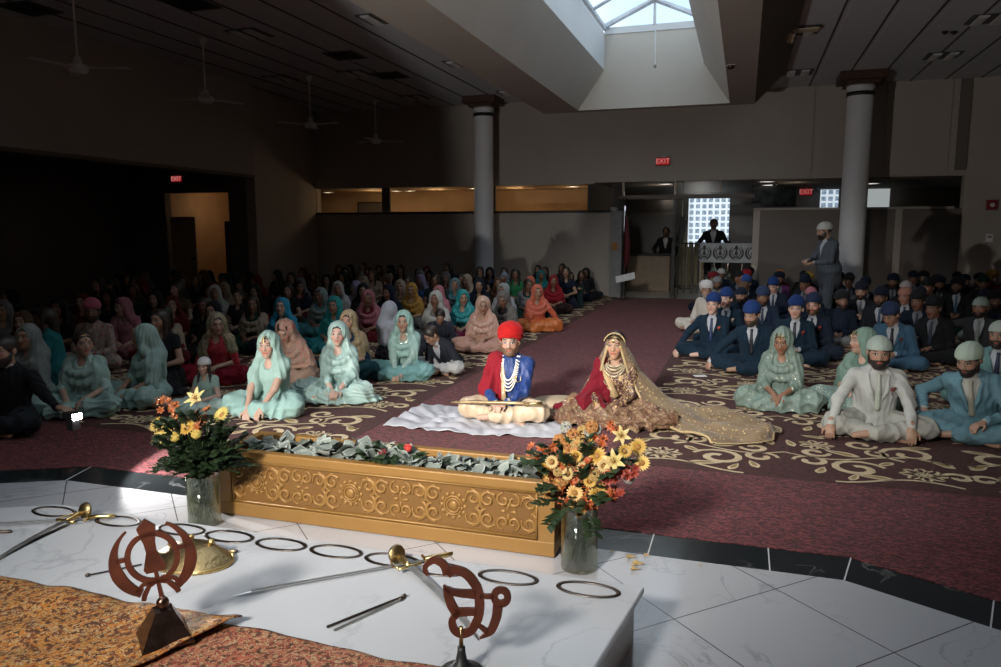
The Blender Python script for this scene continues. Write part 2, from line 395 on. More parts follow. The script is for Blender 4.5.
def mk(name, f, m, parent, color, fold=0., seed=0, freq=26, attr=None, vert=.3):
    V, Q = f.verts()
    if len(V) < 8: return None
    A = None
    if attr is not None: hc, R = attr; A = (V-hc)@R/HS
    if fold: V = folds(V, Q, fold, seed, freq, vert)
    return link(name, np_mesh(name, V, Q, A), m, parent, color)
def add_body(sp, J, root, h):
    lo, hi = bounds(J, sp); f = Field(lo, hi, h); torso(f, J, -.012)
    for n, s in (('L', -1), ('R', 1)):
        f.cone(J['S'+n], J['E'+n], .046, .037, k=.03); f.cone(J['E'+n], J['W'+n], .036, .024, k=.02)
        if sp.get('legs') == 'stand': f.cone(J['H'+n], J['K'+n], .085, .055, k=.03); f.cone(J['K'+n], J['A'+n], .052, .035, k=.03)
        else: leg(f, J, n, -.012)
        f.cone(J['A'+n], J['O'+n], .034, .025, k=.02)
    head_field(f, J, sp)
    for n, s in (('L', -1), ('R', 1)): hand(f, J['W'+n], J['E'+n], s, sp)
    f.half((0, 0, -1), -.004)
    return mk('body', f, M['skin'], root, sp.get('skin', (.42, .25, .16)), attr=(J['hc'], J['Rh']))
def add_hair(sp, J, root, h, long=False, color=(.02, .014, .012), under=False):
    hc = J['hc']; R = J['Rh']; P = lambda x, y, z: hc+R@np.array([x, y, z])*HS; f = Field(hc-.24-(0, 0, .1), hc+.22, h); f.rs = HS
    f.ell(P(0, .02, .035), (.084, .097, .093) if not under else (.081, .096, .08), R, k=.02)
    if long:
        f.cone(P(0, .065, .0), P(0, .09, -.14), .062, .05, k=.03)
        for s in (-1, 1): f.cone(P(s*.072, .0, .01), P(s*.082, -.015, -.13), .024, .02, k=.02); f.cone(P(s*.082, -.015, -.13), P(s*.085, -.05, -.22), .02, .012, k=.02)
    elif sp['sex'] == 'w': f.ell(P(0, .11, -.01), (.04, .035, .04), R, k=.02)
    f.ell(P(0, -.085, -.015), (.066, .085, .078), R, k=.012, sub=True)
    if not long: f.cone(P(-.1, .0, -.06), P(.1, .0, -.06), .05, k=.01, sub=True)
    if under: f.half(R[:, 2], float(R[:, 2]@hc)+.045)
    return mk('hair', f, M['hair'], root, color)
def add_beard(sp, J, root, h, color=(.02, .015, .012), size=1.):
    hc = J['hc']; R = J['Rh']; P = lambda x, y, z: hc+R@np.array([x, y, z])*HS; f = Field(hc-.2, hc+.16, h); f.rs = HS
    f.ell(P(0, -.034, -.045), (.064, .066, .066), R, k=.02); f.ell(P(0, -.06, -.09), (.036, .034, .03*size), R, k=.03)
    for s in (-1, 1): f.cone(P(s*.068, -.002, .0), P(s*.058, -.03, -.06), .01, .016, k=.02)
    f.ell(P(0, -.11, -.05), (.026, .04, .0085), R, k=.006, sub=True)
    for s in (-1, 1): f.ell(P(s*.034, -.085, .01), (.036, .05, .044), R, k=.01, sub=True)
    f.cone(P(0, -.11, .03), P(0, -.13, -.015), .025, .016, k=.006, sub=True)
    return mk('beard', f, M['hair'], root, color)
def add_turban(sp, J, root, h, color, m='cloth', big=1.):
    hc = J['hc']; R = J['Rh']; P = lambda x, y, z: hc+R@np.array([x, y, z])*HS; f = Field(hc-.18, hc+.26, h); f.rs = HS
    f.ell(P(0, .022, .078), (.108*big, .124*big, .088*big), R, k=.01); f.ell(P(0, .012, .045), (.094*big, .112*big, .05), R, k=.02)
    f.cone(P(0, -.13, -.03), P(0, -.03, -.03), .088, k=.006, sub=True)
    for s in (-1, 1): f.cone(P(s*.05, -.14, .015), P(s*.05, -.055, .015), .045, .03, k=.02, sub=True)
    f.half(-R[:, 2], -(hc@R[:, 2])+.015)
    V, Q = f.verts(); L = (V-hc)@R; N = vnorm(V, Q); ph = (L[:, 2]+.55*np.abs(L[:, 0])*np.where(L[:, 1] < .03, 1, -.3))*150
    V = V+N*((np.abs(np.sin(ph*.5))**.6-.6)*.007)[:, None]
    return link('turban', np_mesh('turban', V, Q), M[m], root, color)
def add_cap(sp, J, root, h, color, m='cloth', flat=False):
    hc = J['hc']; R = J['Rh']; P = lambda x, y, z: hc+R@np.array([x, y, z])*HS; f = Field(hc-.16, hc+.2, h); f.rs = HS
    if flat:
        f.ell(P(0, .015, .078), (.094, .112, .058), R, k=.01); f.cone(P(0, .015, .055), P(0, .014, .085), .084, .088, k=.02); f.ell(P(0, .012, .05), (.084, .102, .03), R, k=.01)
        f.half(R@np.array([0, -.12, -1.]), float((R@np.array([0, -.12, -1.]))@hc)-.044)
    else:
        f.ell(P(0, .014, .042), (.090, .110, .092), R, k=.01); f.ell(P(0, .112, .0), (.03, .025, .025), R, k=.02)
        n = R@np.array([0, -.25, -1.]); f.half(n, float(n@hc)-.026)
    o = mk('cap', f, M[m], root, color, fold=.0015, seed=3, freq=40)
    return o
def add_suit(sp, J, root, h, jacket, shirt=(.8, .8, .82), tie=(.02, .03, .08), trousers=None, m='wool', flower=None, seed=0, open_front=True, folded=.007, tie_=True, long=False):
    T = J['T']; R = J['R']; lo, hi = bounds(J, sp, .2); trousers = trousers or jacket; st = sp.get('legs') == 'stand'
    f = Field(lo, hi, h); torso(f, J, .022)
    f.ell(T(0, .0, .10), (.20, .165, .10), R, k=.05)
    if long and not st: f.ell((0, -.16, .10), (.24, .2, .07), k=.05)
    if st: f.cone(T(0, .0, .12), T(0, .0, -.04), .16, .175, k=.04)
    for n, s in (('L', -1), ('R', 1)):
        e = J['E'+n]; w = J['W'+n]; f.cone(J['S'+n], e, .060, .052, k=.03); f.cone(e, e+(w-e)*.93, .051, .038, k=.02)
        f.ell(J['S'+n]+R@np.array([-s*.012, 0, .008]), (.056, .056, .042), R, k=.03)
    x, y, z = f.grid(); q = [x-J['pel'][0], y-J['pel'][1], z-J['pel'][2]]; lx, ly, lz = (R[0][i]*q[0]+R[1][i]*q[1]+R[2][i]*q[2] for i in range(3)); lz = lz+.12
    if open_front:
        wd = np.clip((lz-.27)*.30, 0, .085); d = np.maximum(np.abs(lx)-wd, ly+.055-.0*lz); d = np.maximum(d, .27-lz); f.F = np.maximum(f.F, (-d).astype(np.float32))
        for s in (-1, 1): f.cone(T(s*.078, -.085, .525), T(s*.055, -.128, .40), .014, .022, k=.006); f.cone(T(s*.055, -.128, .40), T(s*.012, -.142, .28), .02, .010, k=.006); f.cone(T(s*.078, -.085, .525), T(s*.05, .05, .56), .016, .018, k=.006)
    f.ell(J['hc']+J['Rh']@np.array([0, 0, -.02]), (.090, .115, .105), J['Rh'], k=.01, sub=True)
    f.half((0, 0, -1), -.008); mk('jacket', f, M[m], root, jacket, fold=folded, seed=seed, freq=30)
    f = Field(lo, hi, h); torso(f, J, .006, k=.04); f.cone(T(0, -.005, .53), T(0, -.02, .572), .064, .058, k=.01)
    for n in 'LR': e = J['E'+n]; w = J['W'+n]; f.cone(w-(w-e)*.12, w-(w-e)*.02, .034, .033, k=.005)
    f.half((0, 0, -1), -.01); mk('shirt', f, M['cloth'], root, shirt, fold=.002, seed=seed+1)
    if tie_:
        f = Field(lo, hi, h*.8); f.ell(T(0, -.098, .535), (.02, .014, .018), R, k=.008); f.cone(T(0, -.104, .52), T(0, -.132, .42), .014, .02, k=.006); f.cone(T(0, -.132, .42), T(0, -.136, .27), .02, .026, k=.006)
        mk('tie', f, M['silk'], root, tie)
    f = Field(lo, hi, h)
    for n, s in (('L', -1), ('R', 1)):
        if st: f.cone(J['H'+n]+(0, 0, .05), J['K'+n], .105, .08, k=.03); f.cone(J['K'+n], J['A'+n], .078, .07, k=.03)
        else: leg(f, J, n, .022, k=.03, r=(.09, .07, .062, .045))
    f.ell(J['pel'], (.17, .14, .10), k=.05); f.half((0, 0, -1), -.006); mk('trousers', f, M[m], root, trousers, fold=.008, seed=seed+2, freq=34)
    if st:
        for n in 'LR':
            f = Field(J['A'+n]-(.12, .3, .12), J['A'+n]+(.12, .12, .1), h); f.cone(J['A'+n]+(0, .02, -.04), J['O'+n], .05, .042, k=.02); f.half((0, 0, -1), -.004); mk('shoe', f, M['leather'], root, (.02, .018, .016))
    if flower:
        b = MB(); c = T(.105, -.135, .435); b.ball(c, (.018, .012, .018), 8, 6); b.ball(c+np.array([.014, -.004, .012]), .009, 6, 5); b.ball(c+np.array([-.012, -.004, -.01]), .008, 6, 5)
        b.tube([c, c+np.array([-.008, .004, -.05])], .003, 5); b.build('boutonniere', M['petal'], root, flower, True)
def add_dress(sp, J, root, h, top, bottom, mt='cloth', mb='cloth', sleeve=.55, puddle=1., seed=0, neck=True, fold=.012):
    T = J['T']; R = J['R']; lo, hi = bounds(J, sp, .24); f = Field(lo, hi, h); torso(f, J, .012, k=.05)
    f.ell(T(0, -.085, .385), (.12, .05, .06), R, k=.04)
    for n, s in (('L', -1), ('R', 1)):
        e = J['E'+n]; w = J['W'+n]; f.cone(J['S'+n], e if sleeve > .3 else J['S'+n]+(e-J['S'+n])*.4, .058, .05, k=.03)
        if sleeve > .5: f.cone(e, e+(w-e)*(sleeve-.5)*2, .049, .04, k=.02)
    if neck: f.ell(T(0, -.10, .535), (.052, .055, .055), R, k=.012, sub=True)
    f.half((0, 0, -1), -.01); mk('blouse', f, M[mt], root, top, fold=fold*.45, seed=seed, freq=36)
    f = Field(lo-(.12*puddle, .12*puddle, 0), hi+(.12*puddle, 0.02, 0), h)
    for n, s in (('L', -1), ('R', 1)): leg(f, J, n, .026, k=.04, r=(.09, .078, .066, .055))
    f.ell((0, 0, .11), (.20, .17, .12), k=.06)
    for n in 'LR': f.cone(J['A'+n], J['O'+n], .07, .06, k=.04)
    K = (J['KL']+J['KR'])/2; f.ell((K[0], K[1]+.09, .02), (.34*puddle+.05, .19*puddle+.03, .055), k=.06)
    f.half((0, 0, -1), -.006); mk('skirt', f, M[mb], root, bottom, fold=fold*1.5, seed=seed+5, freq=24, vert=.8)
def add_scarf(sp, J, root, h, color, m='cloth', head=True, seed=0, drape='both', chest=True, fold=.008, loose=1.):
    T = J['T']; R = J['R']; hc = J['hc']; Rh = J['Rh']; P = lambda x, y, z: hc+Rh@np.array([x, y, z])*HS; lo, hi = bounds(J, sp, .22); f = Field(lo, hi, h)
    sw = J['sw']
    if head:
        f.ell(P(0, .026, .022), (.110*loose, .124, .130), Rh, k=.02)
        f.cone(P(0, .05, -.0), T(0, .07, .50), .092*loose, .12, k=.05)
        for s in (-1, 1):
            f.cone(P(s*.073*loose, .01, .01), P(s*.085*loose, .0, -.10), .028, .034, k=.03); f.cone(P(s*.085*loose, .0, -.10), T(s*.125, -.03, .47), .036, .055, k=.04)
    f.cone(T(-sw+.02, .03, .50), T(sw-.02, .03, .50), .072, k=.04)
    f.ell(T(0, .07, .36), (.155, .07, .2), R, k=.05)
    for s, n in ((-1, 'L'), (1, 'R')):
        f.cone(J['S'+n], J['S'+n]*.55+J['E'+n]*.45, .066, .068, k=.04)
        if drape in ('both', n): f.cone(T(s*.125, -.06, .47), T(s*.125, -.11, .26), .05, .045, k=.03); f.cone(J['S'+n]*.55+J['E'+n]*.45, J['E'+n]+np.array([s*.0, .02, -.06]), .068, .066, k=.04)
    if chest:
        for i, (z0, dz) in enumerate(((.475, .0), (.40, -.02))):
            pts = [T(x, -.085-.055*(1-(x/.15)**2), z0+dz-.06*(1-(x/.15)**2)) for x in np.linspace(-.14, .14, 9)]
            for a, b in zip(pts[:-1], pts[1:]): f.cone(a, b, .033, k=.03)
    if head:
        f.ell(P(0, -.128, -.002), (.073*loose, .108, .127), Rh, k=.012, sub=True)
        f.cone(P(0, -.09, -.08), T(0, -.14, .52), .042, .026, k=.02, sub=True)
    else: f.cone(T(0, -.0, .55), P(0, 0, 0), .08, .10, k=.02, sub=True)
    f.half((0, 0, -1), -.01)
    return mk('headscarf' if head else 'shawl', f, M[m], root, color, fold=fold, seed=seed, freq=30, vert=.15)
M['leather'] = plain('leather', (.02, .017, .015), .4)
def petal_mat():
    t = NT('petal'); return t.done(t.bsdf(t.mix(t.math('MULTIPLY', t.noise(t.obj(), 60, 2), .35), ocol(t), (.25, .1, .04)), .55, 0, Subsurface_Weight=.1, Subsurface_Scale=.01))
M['petal'] = petal_mat()
# ------------------------------------------------------------------ the hall
ZC, ZB, YW = 5.03, 4.4, 19.5
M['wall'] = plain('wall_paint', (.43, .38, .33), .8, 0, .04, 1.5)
M['walldark'] = plain('wall_brown_and_shade', (.16, .14, .125), .8, 0, .05, 1.5)
M['well'] = plain('well_paint', (.60, .55, .48), .8, 0, .03, 1.2)
M['wellwhite'] = plain('well_white', (.72, .73, .73), .8, 0, .03, 1.2)
M['column'] = plain('column_paint', (.76, .77, .79), .55, 0, .03, 2)
M['brownwood'] = plain('capital_brown', (.07, .035, .022), .5)
M['black'] = plain('black', (.012, .012, .013), .5); M['white'] = plain('white', (.78, .78, .76), .5); M['grey'] = plain('grey', (.3, .3, .3), .5)
M['cream'] = plain('cream', (.62, .52, .36), .6)
def carpet_mat():
    t = NT('carpet_pile'); o = t.obj()
    a = t.noise(t.mapped(o, (14, 34, 1)), 1.6, 2, .5, 1.5); b = t.noise(o, 1.2, 3)
    c = t.ramp(a, [(.40, (.034, .006, .010)), (.5, (.105, .016, .021)), (.60, (.27, .055, .055))])
    c = t.mix(t.math('MULTIPLY', b, .35), c, (.10, .018, .026))
    return t.done(t.bsdf(c, .95, 0, bump=t.noise(o, 260, 2), bs=.6, bd=.01, Sheen_Weight=.05))
def carpet_dark():
    t = NT('carpet_field'); o = t.obj(); a = t.noise(o, 30, 3)
    return t.done(t.bsdf(t.ramp(a, [(.35, (.035, .008, .007)), (.65, (.085, .017, .014))]), .95, 0, bump=t.noise(o, 260, 2), bs=.6, bd=.01, Sheen_Weight=.03))
M['carpet'] = carpet_mat(); M['field'] = carpet_dark()
M['scroll'] = plain('carpet_cream_scroll', (.66, .52, .33), .95, 0, .15, 9, bs=.5); M['scroll2'] = plain('carpet_olive_fill', (.34, .24, .10), .95, 0, .2, 12)
def marble(name, base, vein, rough, tile=None, rot=0., vs=2.2):
    t = NT(name); o = t.obj()
    w = t.n('ShaderNodeTexNoise'); t.l(o, w.inputs['Vector']); w.inputs['Scale'].default_value = vs; w.inputs['Detail'].default_value = 8; w.inputs['Distortion'].default_value = 1.4
    v = t.math('ABSOLUTE', t.math('SUBTRACT', w.outputs['Fac'], .5)); k = t.math('SUBTRACT', 1, t.math('DIVIDE', v, .018), clamp=True)
    gate = t.math('GREATER_THAN', t.noise(o, 1.1, 2), .5)
    k = t.math('MULTIPLY', t.math('MULTIPLY', k, .55), t.ramp(t.noise(o, 1.3, 2), [(.45, (0, 0, 0)), (.62, (1, 1, 1))]))
    c = t.mix(k, t.mix(t.noise(o, 1.5, 4), base, tuple(x*.88 for x in base)), vein)
    if tile:
        br = t.n('ShaderNodeTexBrick'); t.l(t.mapped(o, (1, 1, 1), (0, 0, rot), tile[2]), br.inputs['Vector']); br.offset = 0.; br.inputs['Scale'].default_value = 1
        br.inputs['Brick Width'].default_value = tile[0]; br.inputs['Row Height'].default_value = tile[1]; br.inputs['Mortar Size'].default_value = .003; br.inputs['Mortar Smooth'].default_value = 0
        c = t.mix(br.outputs['Fac'], c, (.10, .095, .09))
    return t.done(t.bsdf(c, rough, 0, Specular_IOR_Level=.6))
TL = .62
_g = onz(735, 594+0, 0)
# the grout crosses at the pixel (672, 617): shift the brick grid so that it does there too
_p = onz(674, 619, 0); _c45 = math.cos(PI/4); _q = (_c45*_p[0]-_c45*_p[1], _c45*_p[0]+_c45*_p[1])
M['whitetile'] = marble('white_marble_tile', (.54, .54, .56), (.20, .20, .22), .12, (TL, TL, (-_q[0], -_q[1], 0)), PI/4)
M['slab'] = marble('white_marble_slab', (.56, .57, .59), (.34, .34, .36), .22, vs=.9)
M['blackmarble'] = marble('black_marble', (.022, .026, .028), (.30, .30, .30), .12, vs=1.6)
M['grout'] = plain('white_grout', (.6, .6, .6), .6)
# floor ------------------------------------------------------------
K1, K2 = (-4.46, 4.15), (.60, 4.15); W1, W2 = (-4.38, 3.86), (.535, 3.86)
R2 = (3.6, 2.55); RW2 = (3.42, 2.33); L2 = (-9.5, 1.6); LW2 = (-9.35, 1.36)
fb = MB(); fb.prism([(-15, -4), (7, -4), (7, 27), (-15, 27)], -.12, -.02)
struct('floor', fb, M['grey'])
b = MB(); b.prism([W1, LW2, (-9.5, -3.9), (3.6, -3.9), RW2, W2], -.02, 0); struct('floor', b, M['whitetile'])
b = MB(); b.mi = 0
b.prism([L2, K1, W1, LW2][::-1], -.02, .0); b.prism([K1, K2, W2, W1][::-1], -.02, .0); b.prism([K2, R2, RW2, W2][::-1], -.02, 0.)
b.mi = 1
def groutline(a, c, w=.007):
    a = np.array(a); c = np.array(c); d = (c-a)/np.linalg.norm(c-a); n = np.array([-d[1], d[0]])*w/2
    b.prism([a-n, c-n, c+n, a+n], -.01, .0015)
groutline(K1, W1); groutline(K2, W2)
for x in (-2.85, -1.63, -.42): groutline((x, 4.15), (x, 3.86))
groutline((.19, 4.15), (.19, 3.86))
for t in (.19, .42, .66, .9):
    p = np.array(K2)*(1-t)+np.array(R2)*t; q = np.array(W2)*(1-t)+np.array(RW2)*t; groutline(p, q)
    p = np.array(K1)*(1-t)+np.array(L2)*t; q = np.array(W1)*(1-t)+np.array(LW2)*t; groutline(p, q)
o = struct('floor', b, [M['blackmarble'], M['grout']])
# carpet with its woven scroll bands --------------------------------
XL, XR = -14.6, 6.6
cb = MB(); cb.prism([L2, (XL, 1.0), (XL, YW), (XR, YW), (XR, 1.6), R2, K2, K1], -.02, .004); cb.mi = 1
AL, AR, FY = -3.0, -.9, 5.4
cb.prism([(XL, FY-1.3), (-4.9, FY), (AL, FY), (AL, YW), (XL, YW)], .004, .006) if False else None
cb.quad((AR, FY, .0055), (XR, FY, .0055), (XR, YW, .0055), (AR, YW, .0055)); cb.quad((XL, FY-.38, .0055), (AL, FY-.38, .0055), (AL, YW, .0055), (XL, YW, .0055))
cb.mi = 2
def stroke(pts, w, z=.0085):
    P = np.array(pts, float); T = np.gradient(P, axis=0); T /= np.linalg.norm(T, axis=1)[:, None]+1e-9; N = np.stack([-T[:, 1], T[:, 0]], 1); n = len(P)
    w = 1.12*np.array(w)[:, None]/2 if not np.isscalar(w) else np.full((n, 1), 1.12*w/2)
    A = P+N*w; B = P-N*w; v = [(a[0], a[1], z) for a in A]+[(c[0], c[1], z) for c in B]
    cb.add(v, [(i+n, i+1+n, i+1, i) for i in range(n-1)])
def spiral(cx, cy, r0, r1, a0, turns, w0, w1, sx=1):
    n = max(10, int(14*abs(turns))); t = np.linspace(0, 1, n); r = r0+(r1-r0)*t; a = a0+2*PI*turns*t
    stroke(np.stack([cx+sx*r*np.cos(a), cy+r*np.sin(a)], 1), w0+(w1-w0)*t+.012*np.sin(PI*t))
def blob(pts, z, mi):
    cb.mi = mi; n = len(pts); cb.add([(p[0], p[1], z) for p in pts], [tuple(range(n))]); cb.mi = 2
def leaf(x, y, a, L, w):
    t = np.linspace(0, 1, 9); c, s = math.cos(a), math.sin(a)
    w = w*1.05; up = [(u*L, w*math.sin(PI*u**.8)*(1+.15*math.sin(9*u))) for u in t]; dn = [(u*L, -w*math.sin(PI*u**.8)) for u in t[::-1][1:-1]]
    q = [(x+c*p[0]-s*p[1], y+s*p[0]+c*p[1]) for p in up+dn]; blob(q[::-1] if False else q, .0085, 2)
    q = [(x+c*(.2*L+.62*p[0])-s*p[1]*.5, y+s*(.2*L+.62*p[0])+c*p[1]*.5) for p in up+dn]; blob(q, .0095, 3)
def flower(x, y, r, n=8):
    for i in range(n):
        a = 2*PI*i/n; t = np.linspace(0, 2*PI, 10)[:-1]; cx, cy = x+r*.62*math.cos(a), y+r*.62*math.sin(a)
        loop = [(cx+.36*r*math.cos(u)*math.cos(a)-.2*r*math.sin(u)*math.sin(a), cy+.36*r*math.cos(u)*math.sin(a)+.2*r*math.sin(u)*math.cos(a)) for u in np.append(t, t[:2])]
        stroke(loop, .022)
    t = np.linspace(0, 2*PI, 10)[:-1]; blob([(x+.17*r*math.cos(u), y+.17*r*math.sin(u)) for u in t], .0085, 2)
def motif(x, y, fl, k):
    m = -1 if fl else 1; X = lambda u: x+m*u
    spiral(X(.98), y+.66, .11, .03, PI, 1.0, .03, .04, m); spiral(X(.08), y+.30, .10, .03, 0, 1.0, .03, .04, m); spiral(X(.52), y+.76, .09, .03, 1., -1.0, .025, .035, m); leaf(X(.80), y+.02, 1.2, .18, .03); leaf(X(1.12), y+.78, 1.8, .2, .035)
    flower(X(.30), y+.30, .15); flower(X(.95), y+.88, .13, 7)
    spiral(X(.72), y+.32, .20, .05, PI*.9, -1.25, .03, .05, m); spiral(X(.30), y+.80, .22, .05, -PI*.4, 1.3, .03, .05, m)
    spiral(X(1.02), y+.42, .13, .04, 0, 1.1, .025, .04, m); spiral(X(.62), y+.98, .12, .04, PI, 1.1, .025, .04, m)
    a = 0 if m > 0 else PI
    leaf(X(.50), y+.12, a+.2*m, .26, .045); leaf(X(.05), y+.52, a+.9*m, .22, .045); leaf(X(.66), y+.62, a+.5*m, .28, .05); leaf(X(.10), y+1.04, a-.2*m, .24, .04)
    leaf(X(1.0), y+.12, a+1.9*m, .18, .035); leaf(X(.45), y+.55, a-.8*m, .18, .035); leaf(X(.86), y+1.1, a+.3*m, .2, .035)
    t = np.linspace(0, 1, 12); stroke([(X(.05+1.15*u), y+.60+.10*math.sin(2*PI*u)) for u in t], .028-.01*t); stroke([(X(.1+.8*u), y+.06+.09*math.sin(PI*u*1.5)) for u in t], .024)
TS = 1.2
for i in range(6):
    for j in range(12): motif(AR+.06+i*TS+(TS if i % 2 else 0), FY+.06+j*TS, i % 2, 0) if AR+i*TS < XR-1 else None
for i in range(9):
    for j in range(12): motif(AL-.06-i*TS-(TS if i % 2 else 0), FY-.34+j*TS, not (i % 2), 0) if AL-i*TS > XL+1.3 else None
# ragged scroll edge towards the plain aisle
struct('floor', cb, [M['carpet'], M['field'], M['scroll'], M['scroll2']])
# ceiling -----------------------------------------------------------
def ceil_mat():
    t = NT('ceiling_tile'); o = t.obj(); br = t.n('ShaderNodeTexBrick'); t.l(t.mapped(o, (1, 1, 1), (0, 0, 0), (.03, 0, 0)), br.inputs['Vector']); br.offset = 0
    br.inputs['Scale'].default_value = 1; br.inputs['Brick Width'].default_value = .7; br.inputs['Row Height'].default_value = .61; br.inputs['Mortar Size'].default_value = .006; br.inputs['Mortar Smooth'].default_value = .2
    c = t.mix(t.noise(o, 40, 2), (.52, .53, .56), (.58, .59, .62)); c = t.mix(br.outputs['Fac'], c, (.70, .70, .70))
    return t.done(t.bsdf(c, .9))
M['ceil'] = ceil_mat(); M['tbar'] = plain('ceiling_rail', (.06, .06, .065), .6)
WX0, WX1, BX0, BX1, WY1 = -3.71, -.42, -4.54, .09, 17.3     # skylight opening and beam soffit
b = MB()
b.box(-15, BX0, -4, YW+.3, ZC, ZC+.1); b.box(.70, 7, -4, YW+.3, ZC, ZC+.1); b.box(BX0, .70, WY1+.25, YW+.3, ZC, ZC+.1)
ceil = struct('ceiling', b, M['ceil'])
b = MB()
for k in range(9):
    x = 1.28+.70*k
    if x < 6.6: b.box(x-.014, x+.014, -4, YW, ZC-.012, ZC+.01)
for k in range(15):
    x = -4.75-.70*k
    if x > -14.6: b.box(x-.014, x+.014, -4, YW, ZC-.012, ZC+.01)
struct('trim_1', b, M['tbar'])
# beams round the skylight and the flared well
yt = -3.2; TX0, TX1, TZ, GZ = -3.13, -.98, 5.25, 6.02
b = MB()
b.box(BX0-.02, BX0, yt, WY1+.25, ZB, ZC+.02); b.quad((BX0, yt, ZB), (BX0, WY1+.25, ZB), (WX0, WY1+.25, ZB), (WX0, yt, ZB)); b.quad((WX1, yt, ZB), (WX1, WY1+.25, ZB), (BX1, WY1+.25, ZB), (BX1, yt, ZB))
b.quad((WX0, WY1, ZB), (WX0, WY1+.25, ZB), (WX1, WY1+.25, ZB), (WX1, WY1, ZB)); b.box(BX0, BX1, WY1+.25, WY1+.27, ZB, ZC+.02)
struct('trim_2', b, M['wall'])
b = MB(); b.quad((BX1, yt, ZB), (BX1, WY1+.2, ZB), (.70, WY1+.2, ZC), (.70, yt, ZC)); struct('trim_3', b, M['walldark'])  # dark brown on this slope stands for its unlit side
b = MB()
b.quad((WX0, yt, ZB), (WX0, WY1, ZB), (TX0, WY1, TZ), (TX0, yt, TZ)); b.quad((WX1, WY1, ZB), (WX1, yt, ZB), (TX1, yt, TZ), (TX1, WY1, TZ))
b.add([(WX0, WY1, ZB), (WX1, WY1, ZB), (TX1, WY1, TZ), (TX1, WY1, GZ), (TX0, WY1, GZ), (TX0, WY1, TZ)], [(0, 1, 2, 3, 4, 5)])
b.add([(WX0, yt, ZB), (WX1, yt, ZB), (TX1, yt, TZ), (TX1, yt, GZ), (TX0, yt, GZ), (TX0, yt, TZ)], [(5, 4, 3, 2, 1, 0)])
struct('wall_skylight', b, M['well'])
b = MB(); b.quad((TX0, yt, TZ), (TX0, WY1, TZ), (TX0, WY1, GZ), (TX0, yt, GZ)); b.quad((TX1, WY1, TZ), (TX1, yt, TZ), (TX1, yt, GZ), (TX1, WY1, GZ)); b.box(TX0, TX1, WY1-.02, WY1, GZ-.02, GZ+.12)
struct('wall_skylight_upper', b, M['wellwhite'])
# glazed ridge with its bars
M['bar'] = plain('skylight_bar', (.55, .58, .62), .5)
t = NT('skylight_glass'); mx = t.n('ShaderNodeMixShader'); tr = t.n('ShaderNodeBsdfTransparent'); tr.inputs[0].default_value = (.93, .97, 1, 1); gl = t.n('ShaderNodeBsdfGlossy'); gl.inputs['Roughness'].default_value = .05
mx.inputs[0].default_value = .06; t.l(tr.outputs[0], mx.inputs[1]); t.l(gl.outputs[0], mx.inputs[2]); t.l(mx.outputs[0], t.out.inputs[0]); M['pane'] = t.m
xm = (TX0+TX1)/2; RZ = GZ+.62
sky = MB(); z0 = GZ+.1
for y in np.arange(yt, WY1+.1, 1.46):
    sky.tube([(TX0, y, z0), (xm, y, RZ), (TX1, y, z0)], .035, 6)
for x in (TX0, TX1): sky.box(x-.04, x+.04, yt, WY1, z0-.04, z0+.04)
sky.box(xm-.04, xm+.04, yt, WY1, RZ-.03, RZ+.05); sky.tube([(TX0, WY1-.02, z0+.05), (xm, WY1-.02, RZ), (TX1, WY1-.02, z0+.05)], .06, 6); sky.box(xm-.02, xm+.02, WY1-.04, WY1, z0, RZ)
struct('window_1', sky, M['bar'])
b = MB(); b.quad((TX0, yt, z0+.04), (TX0, WY1, z0+.04), (xm, WY1, RZ+.04), (xm, yt, RZ+.04)); b.quad((TX1, WY1, z0+.04), (TX1, yt, z0+.04), (xm, yt, RZ+.04), (xm, WY1, RZ+.04))
struct('window_pane', b, M['pane'], bpy.data.objects['window_1'])
# walls ---------------------------------------------------------------
CXL, CYL = -11.0, 15.4
b = MB(); b.box(-4.0+.25, 7, YW, YW+.25, 2.93, ZC+.1); b.box(4.62, 7, YW, YW+.25, -.02, 2.93)
b.box(-6.25, -3.75, YW, YW+.25, 2.90, ZC+.1); b.box(-15, -6.25, YW, YW+.25, 2.90, ZC+.1); b.box(-15, -11.85, YW, YW+.25, -.02, 2.9)
struct('wall_back', b, M['wall'])
b = MB(); b.box(-11.85, -3.30, YW, YW+.22, -.02, 2.17); struct('wall_low', b, M['wall'])
b = MB(); b.box(-11.85, -3.25, YW-.03, YW+.25, 2.17, 2.23); struct('trim_4', b, M['black'])
b = MB(); b.box(-3.75, 1.42, YW-.035, YW, 2.93, ZC); b.box(2.95, 4.25, YW-.035, YW, 2.98, ZC); struct('trim_5', b, M['wall'])
b = MB(); b.box(4.40, 4.62, YW-.045, YW-.002, 3.05, ZC-.02); struct('shadow_strip', b, M['walldark'])  # dark strip painted in for a shadow edge on the wall
b = MB(); b.box(.33, 3.28, YW+.02, YW+.2, -.02, 2.2); b.box(3.42, 4.62, YW+.02, YW+.2, -.02, 2.2); struct('wall_low', b, M['walldark'])
b = MB(); b.box(.18, .33, YW-.02, YW+.24, -.02, 2.22); b.box(3.28, 3.42, YW-.02, YW+.24, -.02, 2.22); b.box(.18, 4.45, YW-.02, YW+.2, 2.2, 2.25); b.box(-3.3, -3.15, YW-.03, YW+.24, -.02, 2.3); struct('trim_7', b, M['wall'])
b = MB(); b.box(6.6, 6.8, -4, YW+.2, -.02, ZC+.1); struct('wall_right', b, M['wall'])
b = MB(); b.box(-15, 7, -4.2, -4, -.02, 8); struct('wall_front', b, M['walldark'])
